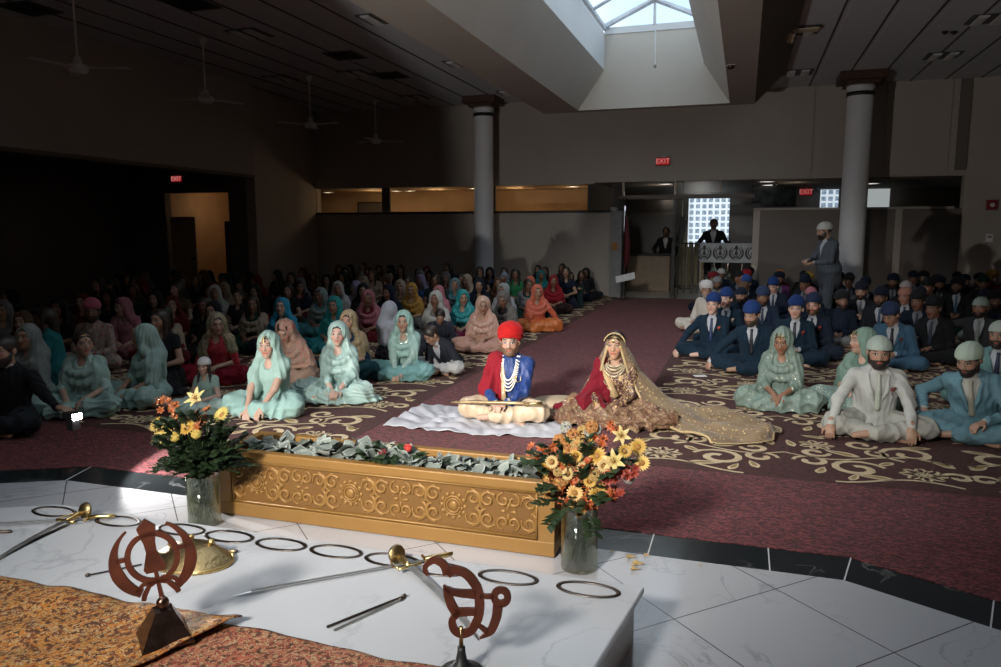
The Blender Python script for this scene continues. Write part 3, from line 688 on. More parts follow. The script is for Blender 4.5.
# left side: bulkhead, recess and the door wall
b = MB(); b.box(CXL-.25, CXL, -4, CYL, 3.0, ZC+.1); b.box(-15, CXL, CYL-.02, CYL+.2, 3.0, ZC+.1) if False else None
b.prism([(CXL, CYL), (-11.86, YW), (-12.1, YW), (CXL-.25, CYL)], -.02, ZC+.1); struct('wall_left', b, M['wall'])
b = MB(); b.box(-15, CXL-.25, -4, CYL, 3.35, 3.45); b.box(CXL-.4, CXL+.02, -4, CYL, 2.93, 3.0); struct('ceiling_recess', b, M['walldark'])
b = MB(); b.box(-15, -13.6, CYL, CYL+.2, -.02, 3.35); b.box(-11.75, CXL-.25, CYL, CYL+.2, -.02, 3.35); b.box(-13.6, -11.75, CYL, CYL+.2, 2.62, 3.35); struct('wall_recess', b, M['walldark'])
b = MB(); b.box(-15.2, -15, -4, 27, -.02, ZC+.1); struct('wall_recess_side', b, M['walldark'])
# corridor behind the left door and behind the half wall
M['warmwall'] = plain('corridor_wall', (.55, .36, .20), .8, 0, .1, 2)
b = MB(); b.box(-15, -3.9, 21.9, 22.1, -.02, 3.0); b.box(-15, -12.0, 18.4, 18.5, -.02, 3.0); b.box(-13.8, -13.7, CYL+.2, 18.4, -.02, 3); b.prism([(-11.42, CYL+.2), (-11.98, 18.4), (-12.05, 18.4), (-11.5, CYL+.2)], -.02, 3); struct('wall_corridor', b, M['warmwall'])
b = MB(); b.box(-15, -3.9, YW+.25, 22.1, 2.9, 3.0); b.prism([(-15, CYL+.2), (-11.45, CYL+.2), (-12.02, 18.5), (-15, 18.5)], 2.75, 2.85); struct('ceiling_corridor', b, M['warmwall'])
b = MB(); b.box(-3.95, -3.85, YW+.25, 26.5, -.02, 3.0); struct('wall_corridor_end', b, M['walldark'])
# lobby
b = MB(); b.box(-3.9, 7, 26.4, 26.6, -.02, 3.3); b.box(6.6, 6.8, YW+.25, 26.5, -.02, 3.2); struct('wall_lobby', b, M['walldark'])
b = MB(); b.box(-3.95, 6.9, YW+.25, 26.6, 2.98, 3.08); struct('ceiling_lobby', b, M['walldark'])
M['lobbyfloor'] = marble('lobby_tile', (.42, .41, .38), (.2, .2, .2), .25, (.6, .6, (0, 0, 0)), 0)
b = MB(); b.box(-3.3, .18, YW-.0, 26.4, -.02, .006); struct('floor_lobby', b, M['lobbyfloor'])
M['lamp'] = emit('lamp_warm', (1, .78, .5), 9.); M['lampwhite'] = emit('lamp_white', (1, .93, .82), 3.)
def downlight(x, y, z, m, label, g, r=.16):
    t_ = thing('ceiling_light', label, 'light', (x, y, z), 0, g)
    MB().lathe([(r+.03, 0), (r+.03, -.02), (r, -.025), (r, -.006)], 20).build('rim', M['white'], t_, None, True)
    MB().lathe([(0, -.012), (r-.005, -.012)], 20).build('lens', m, t_)
for u, v in ((328, 192), (396, 190.5), (410, 190.5), (474, 188), (573, 186)):
    p = onz(u, v, 2.9); downlight(p[0], max(p[1], 20.1) if p[1] > 0 else 20.6, 2.9, M['lamp'], 'round warm ceiling light in the corridor seen over the half wall', 'corridor ceiling lights')
for x, y in ((-13.0, 16.4), (-12.3, 17.6)): downlight(x, y, 2.75, M['lampwhite'], 'round ceiling light glowing inside the doorway on the left', 'lights inside the left doorway')
for u, v in ((666, 183.5), (767, 181), (769, 184.5), (872, 183)):
    p = onz(u, v, 2.97); downlight(p[0], min(max(p[1], 20.2), 26), 2.97, M['lampwhite'], 'round flush ceiling light in the lobby behind the glass', 'lobby ceiling lights', .2)
def arealamp(name, loc, rot, sx, sy, e, col=(1, 1, 1)):
    l = bpy.data.lights.new(name, 'AREA'); l.shape = 'RECTANGLE'; l.size = sx; l.size_y = sy; l.energy = e; l.color = col
    o = bpy.data.objects.new(name, l); C.objects.link(o); o.location = loc; o.rotation_euler = rot; return o
# small lamps inside the fittings
for x, y, e in ((-10.6, 20.7, 9), (-8.6, 20.7, 10), (-6.2, 20.7, 9), (-4.6, 20.7, 5), (-12.7, 16.9, 6)):
    l = bpy.data.lights.new('corridor_lamp', 'POINT'); l.energy = e; l.color = (1, .72, .42); l.shadow_soft_size = .12; o = bpy.data.objects.new('corridor_lamp', l); C.objects.link(o); o.location = (x, y, 2.66)
for x, y, e in ((-2.3, 22.0, 7), (1.2, 22.0, 4)):
    l = bpy.data.lights.new('lobby_lamp', 'POINT'); l.energy = e; l.color = (1, .85, .65); l.shadow_soft_size = .15; o = bpy.data.objects.new('lobby_lamp', l); C.objects.link(o); o.location = (x, y, 2.7)
# columns ---------------------------------------------------------------
for x, y, r, lab in ((-6.42, 18.6, .25, 'white round column before the half wall on the left, dark square capital'), (2.24, 18.3, .27, 'white round column on the right beside the standing man in grey')):
    t_ = thing('column', lab, 'column', (x, y, 0), 0)
    MB().lathe([(r*1.02, .35), (r, .5), (r*.97, 4.7), (r*1.06, 4.72), (r*1.06, 4.78)], 36).build('shaft', M['column'], t_, None, True)
    MB().lathe([(r*1.0, 4.56), (r*1.05, 4.56), (r*1.05, 4.64), (r*1.0, 4.64)], 36).build('band', M['black'], t_, None, True)
    MB().box(-r*1.25, r*1.25, -r*1.25, r*1.25, 4.78, 4.86).box(-r*1.7, r*1.7, -r*1.7, r*1.7, 4.86, ZC-.001).build('capital', M['brownwood'], t_)
    MB().bbox(-r*1.6, r*1.6, -r*1.6, r*1.6, .005, .36, .02).build('plinth', M['cream'], t_)
# signs, fittings ----------------------------------------------------------
M['exitred'] = emit('exit_red', (.5, .02, .025), .6); M['exitletter'] = plain('exit_letter', (.5, .03, .03), .5); M['exitwhite'] = emit('exit_letters', (.8, .35, .33), .6)
def text(body, size, m, parent, loc, rot, name='lettering', ext=.004):
    cu = bpy.data.curves.new(name, 'FONT'); cu.body = body; cu.size = size; cu.align_x = 'CENTER'; cu.align_y = 'CENTER'; cu.extrude = ext; cu.resolution_u = 2
    o0 = bpy.data.objects.new(name+'_src', cu); C.objects.link(o0); bpy.context.view_layer.update(); me = bpy.data.meshes.new_from_object(o0.evaluated_get(bpy.context.evaluated_depsgraph_get())); bpy.data.objects.remove(o0); me.materials.clear(); me.materials.append(m); o = bpy.data.objects.new(name, me); C.objects.link(o); o.location = loc; o.rotation_euler = rot; o.parent = parent; return o
def exit_sign(p, label, w=.36, h=.2, e=M['exitred'], m2=M['exitwhite']):
    t_ = thing('exit_sign', label, 'exit sign', tuple(p))
    MB().bbox(-w/2, w/2, -.06, 0, -h/2, h/2, .01).build('housing', M['darkred'], t_); MB().box(-w/2+.02, w/2-.02, -.064, -.06, -h/2+.02, h/2-.02).build('face', e, t_)
    text('EXIT', h*.85, m2, t_, (0, -.067, 0), (PI/2, 0, 0)); MB().box(-.05, .05, -.05, .0, h/2-.001, h/2+.02).build('bracket', M['white'], t_)
M['darkred'] = plain('dark_red', (.25, .02, .02), .5)
exit_sign(ony(663, 161.5, YW-.04), 'red EXIT sign on the beige wall above the lobby opening')
exit_sign(ony(178, 179, CYL-.01), 'dim red EXIT sign in the dark above the left doorway', .34, .17)
exit_sign(ony(806, 192, 24), 'small red EXIT sign inside the lobby seen through the transom', .36, .22)
t_ = thing('fire_alarm', 'small red fire alarm on the right wall above the shadow', 'alarm', tuple(ony(991.5, 205, YW)))
MB().bbox(-.11, .11, -.06, 0, -.11, .11, .01).build('housing', M['darkred'], t_); MB().lathe([(0, .0), (.045, 0), (.045, .02)], 16).build('sounder', M['white'], t_); t_.children[1].rotation_euler = (PI/2, 0, 0); t_.children[1].location = (0, -.06, 0)
for u, v, y, lab in ((989, 238, YW, 'small white thermostat on the wall at the right edge'), (291, 216, YW, 'small dark thermostat on the dim wall left of the half wall')):
    t_ = thing('thermostat', lab, 'thermostat', tuple(ony(u, v, y))); MB().bbox(-.07, .07, -.03, 0, -.09, .09, .01).build('housing', M['white'] if u > 500 else M['black'], t_); MB().box(-.04, .04, -.034, -.03, .0, .05).build('display', M['grey'], t_)
MB_ = MB().lathe([(.09, 0), (.09, .015), (.06, .03), (0, .035)], 16); o = MB_.build('clock', M['wall'], None, None, True); o.location = tuple(ony(554, 238, YW)); o.rotation_euler = (PI/2, 0, 0); tag(o, 'small pale round speaker on the grey half wall right of column', 'speaker'); o.name = 'wall_speaker'
t_ = thing('camera_dome', 'small round camera under the skylight beam', 'camera', tuple(onz(731, 65, ZB)))
MB().lathe([(.06, 0), (.06, -.03), (.045, -.06), (0, -.075)], 16).build('dome', M['darksteel'], t_, None, True); MB().lathe([(.075, 0), (.075, -.012)], 16).build('base', M['white'], t_)
# hanging cord in the well
t_ = thing('hanging_cord', 'thin white cord hanging down inside the skylight well', 'cord', tuple(ony(656, 3, 16.4)))
q = ony(655, 66, 16.4)-ony(656, 3, 16.4); MB().tube([(0, 0, 0), tuple(q)], .012, 6).build('rod', M['white'], t_); MB().ball(tuple(q), .035, 8, 6).build('weight', M['grey'], t_)
# fans
M['fanwhite'] = plain('fan_grey', (.80, .79, .76), .5)
for i, y in enumerate((8.8, 11.5, 14.9, 18.0)):
    t_ = thing('ceiling_fan', 'white ceiling fan on a long rod, %s' % ['nearest of the row at upper left', 'second of the row from the left edge', 'third of the row from the left edge', 'farthest of the row beside the column'][i], 'fan', (-9.15, y, ZC), .35+i*.8, 'ceiling fans')
    MB().lathe([(.0, -.1), (.05, -.09), (.075, 0)], 16).build('canopy', M['fanwhite'], t_, None, True); MB().lathe([(.016, -.95), (.016, -.02)], 8).build('rod', M['fanwhite'], t_)
    MB().lathe([(0, -1.1), (.12, -1.09), (.14, -1.04), (.13, -.99), (.06, -.96), (.05, -.88), (.02, -.86)], 20).build('motor', M['fanwhite'], t_, None, True)
    for k in range(3):
        a = k*2*PI/3; R = rz_(a); MB().box(.12, .72, -.07, .07, -1.03, -1.022, R).build('blade', M['fanwhite'], t_)
# troffers and vents in the ceiling
M['troffer'] = plain('light_cover', (.66, .66, .66), .4); M['vent'] = plain('vent_dark', (.10, .10, .10), .6)
def troffer(u, v, lab, sx=.60, dark=False, sy=.60):
    p = onz(u, v, ZC); t_ = thing('ceiling_light', lab, 'light', (p[0], p[1], ZC)) ; t_.name = 'ceiling_light'
    MB().box(-sx/2, sx/2, -sy/2, sy/2, -.015, -.002).build('frame', M['vent'], t_)
    for s in (-1, 1): MB().lathe([(0, 0), (.1, 0)], 4) if False else MB().tube([(s*.14, -sy/2+.03, -.03), (s*.14, sy/2-.03, -.03)], .085, 8, flat=.3).build('reflector', M['troffer'], t_)
for u, v, lab in ((249, 33, 'dark recessed ceiling light between the first and second fans'), (280, 78, 'small recessed ceiling light beside the third fan rod'), (380, 18, 'recessed ceiling light nearest the skylight beam at the top'), (461, 63, 'recessed ceiling light beside the beam above the left column'), (511, 92, 'farthest recessed ceiling light next to the left column'),
                  (355, 73, 'unlit ceiling light between the third and fourth fans'), (415, 97, 'dim ceiling light just left of the left column capital'), (800, 30, 'recessed ceiling light beside the dark duct with missing cover'), (798, 72, 'ceiling light nearest the wall beside the dark duct'), (943, 55, 'ceiling light right of the right column, in a dark panel'), (990, 18, 'ceiling light at the top right corner of the picture')):
    troffer(u, v, lab)
for u, v, lab in ((30, 8, 'dark square air vent at the top left'), (190, 3, 'dark square air vent at the top of the picture'), (345, 55, 'dark ceiling vent above the third fan'), (390, 75, 'dark square ceiling vent left of the left column')):
    p = onz(u, v, ZC); t_ = thing('ceiling_vent', lab, 'vent', (p[0], p[1], ZC)); MB().box(-.32, .32, -.32, .32, -.02, -.002).build('frame', M['vent'], t_)
    m = MB(); [m.box(-.28, .28, -.28+.07*i, -.25+.07*i, -.03, -.02) for i in range(8)]; m.build('slats', M['black'], t_)
# broken ceiling panel near the duct
p = onz(795, 36, ZC-.12); t_ = thing('ceiling_panel', 'loose beige panel hanging from the ceiling beside the skylight duct', 'panel', (p[0], p[1], ZC-.02))
MB().box(-.42, .0, -.3, .25, -.16, -.12, ry(.12)).box(-.2, .35, -.25, .0, -.06, -.04).build('board', M['cream'], t_)
p = onz(828, 32, ZC); t_ = thing('sprinkler', 'pair of dark sprinkler heads in the ceiling panels on the right', 'sprinkler', (onz(950, 31, ZC)[0], onz(950, 31, ZC)[1], ZC))
MB().lathe([(.05, 0), (.05, -.02), (.02, -.05)], 12, (-.07, 0, 0)).build('head', M['black'], t_); MB().lathe([(.05, 0), (.05, -.02), (.02, -.05)], 12, (.07, .05, 0)).build('head', M['black'], t_)
# ------------------------------------------------------------------ lobby behind the glass
def gblock():
    t = NT('glass_block_wall'); o = t.obj(); br = t.n('ShaderNodeTexBrick'); t.l(t.mapped(o, (1, 1, 1), (PI/2, 0, 0)), br.inputs['Vector']); br.offset = 0; br.inputs['Scale'].default_value = 1
    br.inputs['Brick Width'].default_value = .2; br.inputs['Row Height'].default_value = .2; br.inputs['Mortar Size'].default_value = .034; br.inputs['Mortar Smooth'].default_value = .0
    n = t.noise(t.mapped(o, (9, 9, 16)), 2, 3)
    c = t.mix(br.outputs['Fac'], t.ramp(n, [(.45, (.16, .24, .34)), (.6, (.42, .52, .62))]), (.80, .90, 1.0))
    e = t.n('ShaderNodeEmission'); t.l(c, e.inputs[0]); e.inputs[1].default_value = 1.15; return t.done(e)
M['gblock'] = gblock()
YL = 25.9
def rect_on(u0, v0, u1, v1, y):
    a = ony(u0, v0, y); c = ony(u1, v1, y); return a[0], c[0], c[2], a[2]
x0, x1, z0, z1 = rect_on(689, 198, 728, 247, YL); b = MB(); b.box(x0, x1, YL, YL+.06, z0, z1); struct('window_2', b, M['gblock'])
x0, x1, z0, z1 = rect_on(821, 187, 838, 208, YL); b = MB(); b.box(x0, x1, YL, YL+.06, z0, z1); struct('window_3', b, M['gblock'])
x0, x1, z0, z1 = rect_on(866, 187, 889, 208, YL); b = MB(); b.box(x0, x1, YL, YL+.06, z0, z1); struct('window_4', b, emit('window_daylight', (.85, .9, .9), .55))
M['daylight'] = emit('door_daylight', (.8, .88, 1.), .8)
x0, x1, z0, z1 = rect_on(675, 200, 690, 290, YL); b = MB(); b.box(x0, x1, YL, YL+.06, 0, z1); struct('wall_lobby_pale', b, M['white'])
x0, x1, z0, z1 = rect_on(618, 206, 625, 232, YL-.4); b = MB(); b.box(x0, x1, YL-.4, YL-.34, z0, z1); struct('window_5', b, M['daylight'])
# frames of the glass screen
M['glass'] = None
t = NT('screen_glass'); mx = t.n('ShaderNodeMixShader'); tr = t.n('ShaderNodeBsdfTransparent'); tr.inputs[0].default_value = (.86, .87, .87, 1); gl = t.n('ShaderNodeBsdfGlossy'); gl.inputs['Roughness'].default_value = .12
mx.inputs[0].default_value = .012; t.l(tr.outputs[0], mx.inputs[1]); t.l(gl.outputs[0], mx.inputs[2]); t.l(mx.outputs[0], t.out.inputs[0]); M['glass'] = t.m
t_ = thing('glass_screen', 'clear glass screen above the half wall between column and lobby on the right', 'glass screen', (0, YW+.1, 0))
MB().box(.33, 3.28, 0, .01, 2.26, 2.92).build('pane', M['glass'], t_); MB().box(.33, 4.4, -.02, .03, 2.88, 2.93).build('rail', M['darksteel'], t_)
t_ = thing('glass_screen', 'clear glass screen over the long half wall on the left', 'glass screen', (0, YW+.1, 0))
MB().box(-11.8, -3.3, 0, .01, 2.24, 2.89).build('pane', M['glass'], t_)
for x in (-9.68, -6.55): MB().box(x-.12, x+.12, -.02, .05, 2.24, 2.9).build('post', M['walldark'], t_)
# door frames and open leaves at the lobby entrance
t_ = thing('entrance_frame', 'dark door frame with a transom across the lobby opening', 'door frame', (0, YW+.1, 0))
MB().box(-3.12, .18, -.04, .04, 2.50, 2.60).build('transom', M['wallbrown'] if 'wallbrown' in M else M['walldark'], t_)
for x in (-3.0, -1.70, -.62): MB().box(x-.025, x+.025, -.03, .03, 2.6, 2.95).build('post', M['darksteel'], t_)
MB().box(-1.73, -1.66, -.03, .05, 0, 2.5).build('jamb', M['black'], t_)
MB().box(-2.98, .18, .0, .008, 2.6, 2.95).build('pane', M['glass'], t_)
x0, x1, z0, z1 = rect_on(609, 210, 619, 298, YW-.3)
t_ = thing('door_leaf', 'open grey door leaf with an orange notice at the end of the half wall', 'door', (x0+.02, YW-.12, 0), -.35)
MB().bbox(0, .32, -.03, .03, .01, 2.2, .008).build('panel', M['grey'], t_); MB().box(.05, .22, -.036, -.03, 1.22, 1.42).build('notice', plain('orange_notice', (.45, .22, .07)), t_)
p = onz(625, 297, 0); t_ = thing('flag_pole', 'dark red flag hanging on a pole behind the half wall end', 'flag', (-2.98, 19.9, 0))
MB().lathe([(.018, 0), (.018, 2.2), (.0, 2.25)], 10).build('pole', M['steel'], t_, None, True)
m = MB(); pts = [(.1*math.sin(k*1.3)*.5+.0, -.02+.05*math.cos(k*2.1), 0) for k in range(9)]
m.tube([(.02, 0, 2.1), (.05, -.03, 1.7), (.07, 0, 1.3), (.05, .02, .9), (.03, 0, .75)], [.03, .07, .09, .07, .02], 9); m.build('flag_cloth', plain('flag_maroon', (.16, .02, .03)), t_, None, True)
t_ = thing('sign_stand', 'slim stand holding a tilted white sheet at the aisle end', 'sign', tuple(onz(625, 300, 0)))
h_ = ony(625, 277, 19.0)[2]; MB().lathe([(.14, 0), (.14, .02), (.012, .03), (.012, h_)], 12).build('stand', M['darksteel'], t_, None, True); MB().box(-.24, .24, -.01, .01, -.09, .09, ry(-.25)@rx(-.5), (0, -.03, h_)).build('sheet', M['white'], t_)
# reception desk, people in the lobby
yb = 21.6; x0, x1, z0, z1 = rect_on(627, 254, 669, 290, yb)
t_ = thing('reception_desk', 'tan reception desk with a dark top in the lobby', 'desk', ((x0+x1)/2, yb, 0))
M['tan'] = plain('desk_tan', (.30, .22, .14), .5); w = (x1-x0)/2
MB().bbox(-w, w, 0, .6, .006, z1-.04, .02).build('body', M['tan'], t_); MB().bbox(-w-.04, w+.04, -.05, .7, z1-.04, z1, .01).build('top', M['black'], t_)
M['lobbydark'] = plain('lobby_dark_glass', (.025, .022, .02), .3)
x0, x1, z0, z1 = rect_on(626, 200, 674, 256, 23.0); t_ = thing('display_board', 'large dark board behind the reception desk', 'board', ((x0+x1)/2, 23.0, 0)); w = (x1-x0)/2
MB().bbox(-w, w, 0, .06, z0-.3, z1, .01).build('panel', M['lobbydark'], t_); [MB().box(q, q+.07, .0, .05, .006, z0-.3).build('leg', M['darksteel'], t_) for q in (-w+.05, w-.12)]
x0, x1, z0, z1 = rect_on(730, 205, 757, 246, 24.5); t_ = thing('display_board', 'dark framed board beside the window wall behind the banner', 'board', ((x0+x1)/2, 24.5, 0)); w = (x1-x0)/2
MB().bbox(-w, w, 0, .06, .7, z1, .01).build('panel', M['lobbydark'], t_); [MB().box(q, q+.08, .0, .05, .006, .7).build('leg', M['darksteel'], t_) for q in (-w, w-.08)]
# television seen through the transom
x0, x1, z0, z1 = rect_on(752, 187, 796, 207, 21.); t_ = thing('television', 'dark wall screen seen through the glass above the half wall', 'television', ((x0+x1)/2, 21., (z0+z1)/2)); w = (x1-x0)/2; hh = (z1-z0)/2
MB().bbox(-w, w, 0, .06, -hh, hh, .008).build('housing', M['black'], t_); MB().box(-w+.03, w-.03, -.004, 0, -hh+.03, hh-.03).build('screen', plain('screen_dim', (.03, .035, .04), .15, 0, .9, 5), t_); MB().box(-.04, .04, .03, .08, hh, 2.99-(z0+z1)/2).build('bracket', M['black'], t_)
# banner with khanda emblems, railing, small gate
yb = 20.9; x0, x1, z0, z1 = rect_on(700, 243, 757, 263, yb)
t_ = thing('banner', 'pale banner strip with a row of four khanda emblems in the lobby', 'banner', ((x0+x1)/2, yb, z0)); w = (x1-x0)/2; hb = z1-z0
MB().box(-w, w, 0, .015, 0, hb).build('cloth', plain('banner_cloth', (.42, .44, .46), .6), t_)
for k in range(5): MB().box(-w+.02+k*(2*w-.06)/4, -w+.05+k*(2*w-.06)/4, .02, .05, -z0+.006, hb).build('post', M['darksteel'], t_)
def khanda(mb, s, y=0, th=.004, cx=0, cz=0):
    """the emblem: double-edged blade, ring and two curved swords, as thin solids in the x-z plane"""
    def flat(pts):
        n = len(pts); v = [(cx+s*p[0], y-th/2, cz+s*p[1]) for p in pts]+[(cx+s*p[0], y+th/2, cz+s*p[1]) for p in pts]
        mb.add(v, [tuple(range(n))[::-1] if False else tuple(range(n)), tuple(range(2*n-1, n-1, -1))]+[(i, n+i, n+(i+1) % n, (i+1) % n) for i in range(n)])
    def band(P, w):
        P = np.array(P); T = np.gradient(P, axis=0); T /= np.linalg.norm(T, axis=1)[:, None]; N = np.stack([-T[:, 1], T[:, 0]], 1); w = np.array(w)[:, None]/2
        A = P+N*w; B = P-N*w
        for i in range(len(P)-1): flat([A[i], A[i+1], B[i+1], B[i]])
    # central khanda
    flat([(0, .5), (.10, .40), (.085, .30), (-.085, .30), (-.10, .40)])
    flat([(-.085, .31), (.085, .31), (.06, .2), (.055, .1), (.12, -.10), (.10, -.15), (-.10, -.15), (-.12, -.10), (-.055, .1), (-.06, .2)])
    flat([(-.02, -.14), (.02, -.14), (.024, -.5), (-.024, -.5)])
    t = np.linspace(0, 2*PI, 41); band([(.262*math.cos(a), .03+.285*math.sin(a)) for a in t], [.062]*41)
    for sg in (-1, 1):
        t = np.linspace(-.1, 1, 22); P = [(sg*(.42*math.sin(PI*(.18+.60*u))**.9+.0), -.36+.86*max(u, -.1)) for u in t]; Wd = [.045+.10*math.sin(PI*min(max(u, 0), 1)**.8*.93+.12)*(1-u*.45) for u in t]
        P = [(sg*(.20+.20*math.sin(PI*min(max(u+.1, 0), 1)*.92)), -.40+.82*u) for u in t]; P = [(sg*(.405*math.cos(q)), .02+.44*math.sin(q)) for q in np.linspace(-1.08, 1.02, 22)]; Wd = [.022+.115*math.sin(PI*min(1, (1-u_)*.80+.02))**1.0*(.35+.65*min(1, (1-u_)*1.6)) for u_ in np.linspace(0, 1, 22)]; Wd[0] = .10; band(P, Wd)
        band([(sg*.0, -.26), (sg*.10, -.30), (sg*.17, -.40), (sg*.19, -.46)], [.04, .05, .06, .05]); band([(sg*.04, -.27), (sg*.16, -.27), (sg*.24, -.34)], [.04, .04, .05])
        flat([(sg*.27, .05), (sg*.27, .10), (sg*.38, .10), (sg*.38, .05)][::sg])
for k in range(4):
    m = MB(); khanda(m, hb*.8, -.004, .004, -w+.12+k*(2*w-.24)/3, hb/2); m.build('emblem', M['black'], t_)
t_ = thing('railing', 'thin dark railing in front of the pale lobby doors', 'railing', tuple(ony(688, 243, 21.2)*np.array([1, 1, 0])))
zt = ony(688, 243, 21.2)[2]; MB().box(-.42, .30, -.02, .02, zt-.03, zt).build('rail', M['black'], t_); MB().box(-.42, .30, -.02, .02, .12, .15).build('rail', M['black'], t_)
for x in (-.42, -.24, -.06, .12, .28): MB().box(x-.015, x+.015, -.015, .015, .006, zt).build('baluster', M['black'], t_)
t_ = thing('curtain', 'yellowish striped blind behind the lobby railing', 'blind', tuple(ony(688, 262, 24.5)*np.array([1, 1, 0]))); m = MB()
for k in range(6): m.box(-.5+k*.17, -.36+k*.17, 0, .03, .01, 1.35)
m.build('slats', plain('blind_cream', (.50, .44, .28), .7), t_)
t_ = thing('notice_sign', 'black tilted sign hanging at the lobby door post', 'sign', tuple(ony(682, 230, 20.4))); MB().box(-.09, .09, -.02, .02, -.34, .34, ry(.18)).build('panel', M['black'], t_); MB().box(-.01, .01, 0, .02, .3, 2.97-ony(682, 230, 20.4)[2]).build('hanger', M['darksteel'], t_)
t_ = thing('potted_plant', 'grey-green rounded plant under the banner in the lobby', 'plant', tuple(onz(722, 285, .0)*np.array([1, 0, 0])+np.array([0, 20.3, .006]))); m = MB()
MB().lathe([(.14, 0), (.18, .3), (.17, .3)], 16).build('pot', M['darksteel'], t_, None, True)
for i in range(60):
    a, e = random.uniform(0, 6.28), random.uniform(.1, 1.4); d = np.array([math.cos(a)*math.cos(e), math.sin(a)*math.cos(e), math.sin(e)]); m.tube([(0, 0, .3), tuple(d*.3+(0, 0, .32)), tuple(d*.48+(0, 0, .30))], [.012, .03, .004], 5, flat=.3)
m.build('foliage', plain('leaf_grey', (.20, .27, .24), .6), t_, None, True)
# left doorway: half-open leaf and dark coat
t_ = thing('door_leaf', 'narrow tan door leaf standing open in the left doorway', 'door', (-13.55, CYL+.1, 0), .25); MB().bbox(0, .62, -.03, .03, .01, 2.05, .01).build('panel', M['tan'], t_); MB().box(.5, .6, -.08, -.03, 1.0, 1.05).build('handle', M['black'], t_)
t_ = thing('cabinet', 'dark cabinet silhouetted inside the left doorway', 'cabinet', (-12.15, CYL+.9, 0)); MB().bbox(-.45, .35, 0, .5, 0, 1.95, .02).box(-.02, .35, .0, .5, 1.95, 2.3).build('body', M['black'], t_); MB().box(-.40, -.06, -.02, 0, .1, 1.85).build('door', M['black'], t_)
t_ = thing('notice_board', 'dark notice board on the warm wall behind the half wall', 'board', tuple(ony(372, 209, 21.88))); MB().bbox(-.5, .5, -.03, 0, -.22, .22, .01).build('frame', M['black'], t_); MB().box(-.46, .46, -.034, -.03, -.18, .18).build('face', M['walldark'], t_)

# ------------------------------------------------------------------ platform and what lies on it
PZ = .24
PT = [(-.335, 3.0), (-.47, 2.0), (-.60, 1.2), (-5.6, 1.2), (-5.6, 1.9), (-3.46, 3.0)]
t_ = thing('platform', 'low white marble platform in the foreground with overhanging top', 'platform', (0, 0, 0))
c_ = np.array([-2.4, 2.1]); inner = [tuple(c_+(np.array(p)-c_)*np.array([.982, .965])) for p in PT]
b = MB(); b.prism(inner[::-1], .0, PZ-.03); b.build('base', plain('platform_side', (.50, .46, .43), .35, 0, .1, 3), t_)
bm = bmesh.new(); vs = [bm.verts.new((p[0], p[1], PZ-.03)) for p in PT[::-1]]; f_ = bm.faces.new(vs); r_ = bmesh.ops.extrude_face_region(bm, geom=[f_]); bmesh.ops.translate(bm, vec=(0, 0, .03), verts=[v for v in r_['geom'] if isinstance(v, bmesh.types.BMVert)])
bmesh.ops.bevel(bm, geom=bm.edges[:], offset=.008, segments=3, affect='EDGES', profile=.5); bmesh.ops.recalc_face_normals(bm, faces=bm.faces[:]); me = bpy.data.meshes.new('top'); bm.to_mesh(me); bm.free(); link('top', me, M['slab'], t_, None, False)
# steel rings in a row
ringm = MB(); ringm.tube([(.125*math.cos(a), .058*math.sin(a), 0) for a in np.linspace(0, 2*PI, 49)[:-1]], .0095, 8, closed=True, flat=.35); rme = ringm.mesh('chakram'); rme.materials.append(M['ringsteel'] if 'ringsteel' in M else M['darksteel'])
rme.polygons.foreach_set('use_smooth', [True]*len(rme.polygons))
rx_ = [onz(u, v, PZ)[:2] for u, v in ((588, 590), (508, 578), (438, 569.5), (392, 560.5), (336, 552), (281, 545), (229, 537), (181, 530), (118, 521.5), (54, 512))]
names = ['first from the right', 'second from the right', 'third from the right', 'fourth from the right', 'fifth from the right', 'fifth from the left', 'fourth from the left', 'third from the left', 'second from the left', 'farthest left of the row']
for p, nm in zip(rx_, names):
    o = bpy.data.objects.new('steel_ring', rme); C.objects.link(o); o.location = (p[0], p[1], PZ+.0035); tag(o, 'oval steel ring on the platform, '+nm, 'ring', 'steel rings along the platform edge')
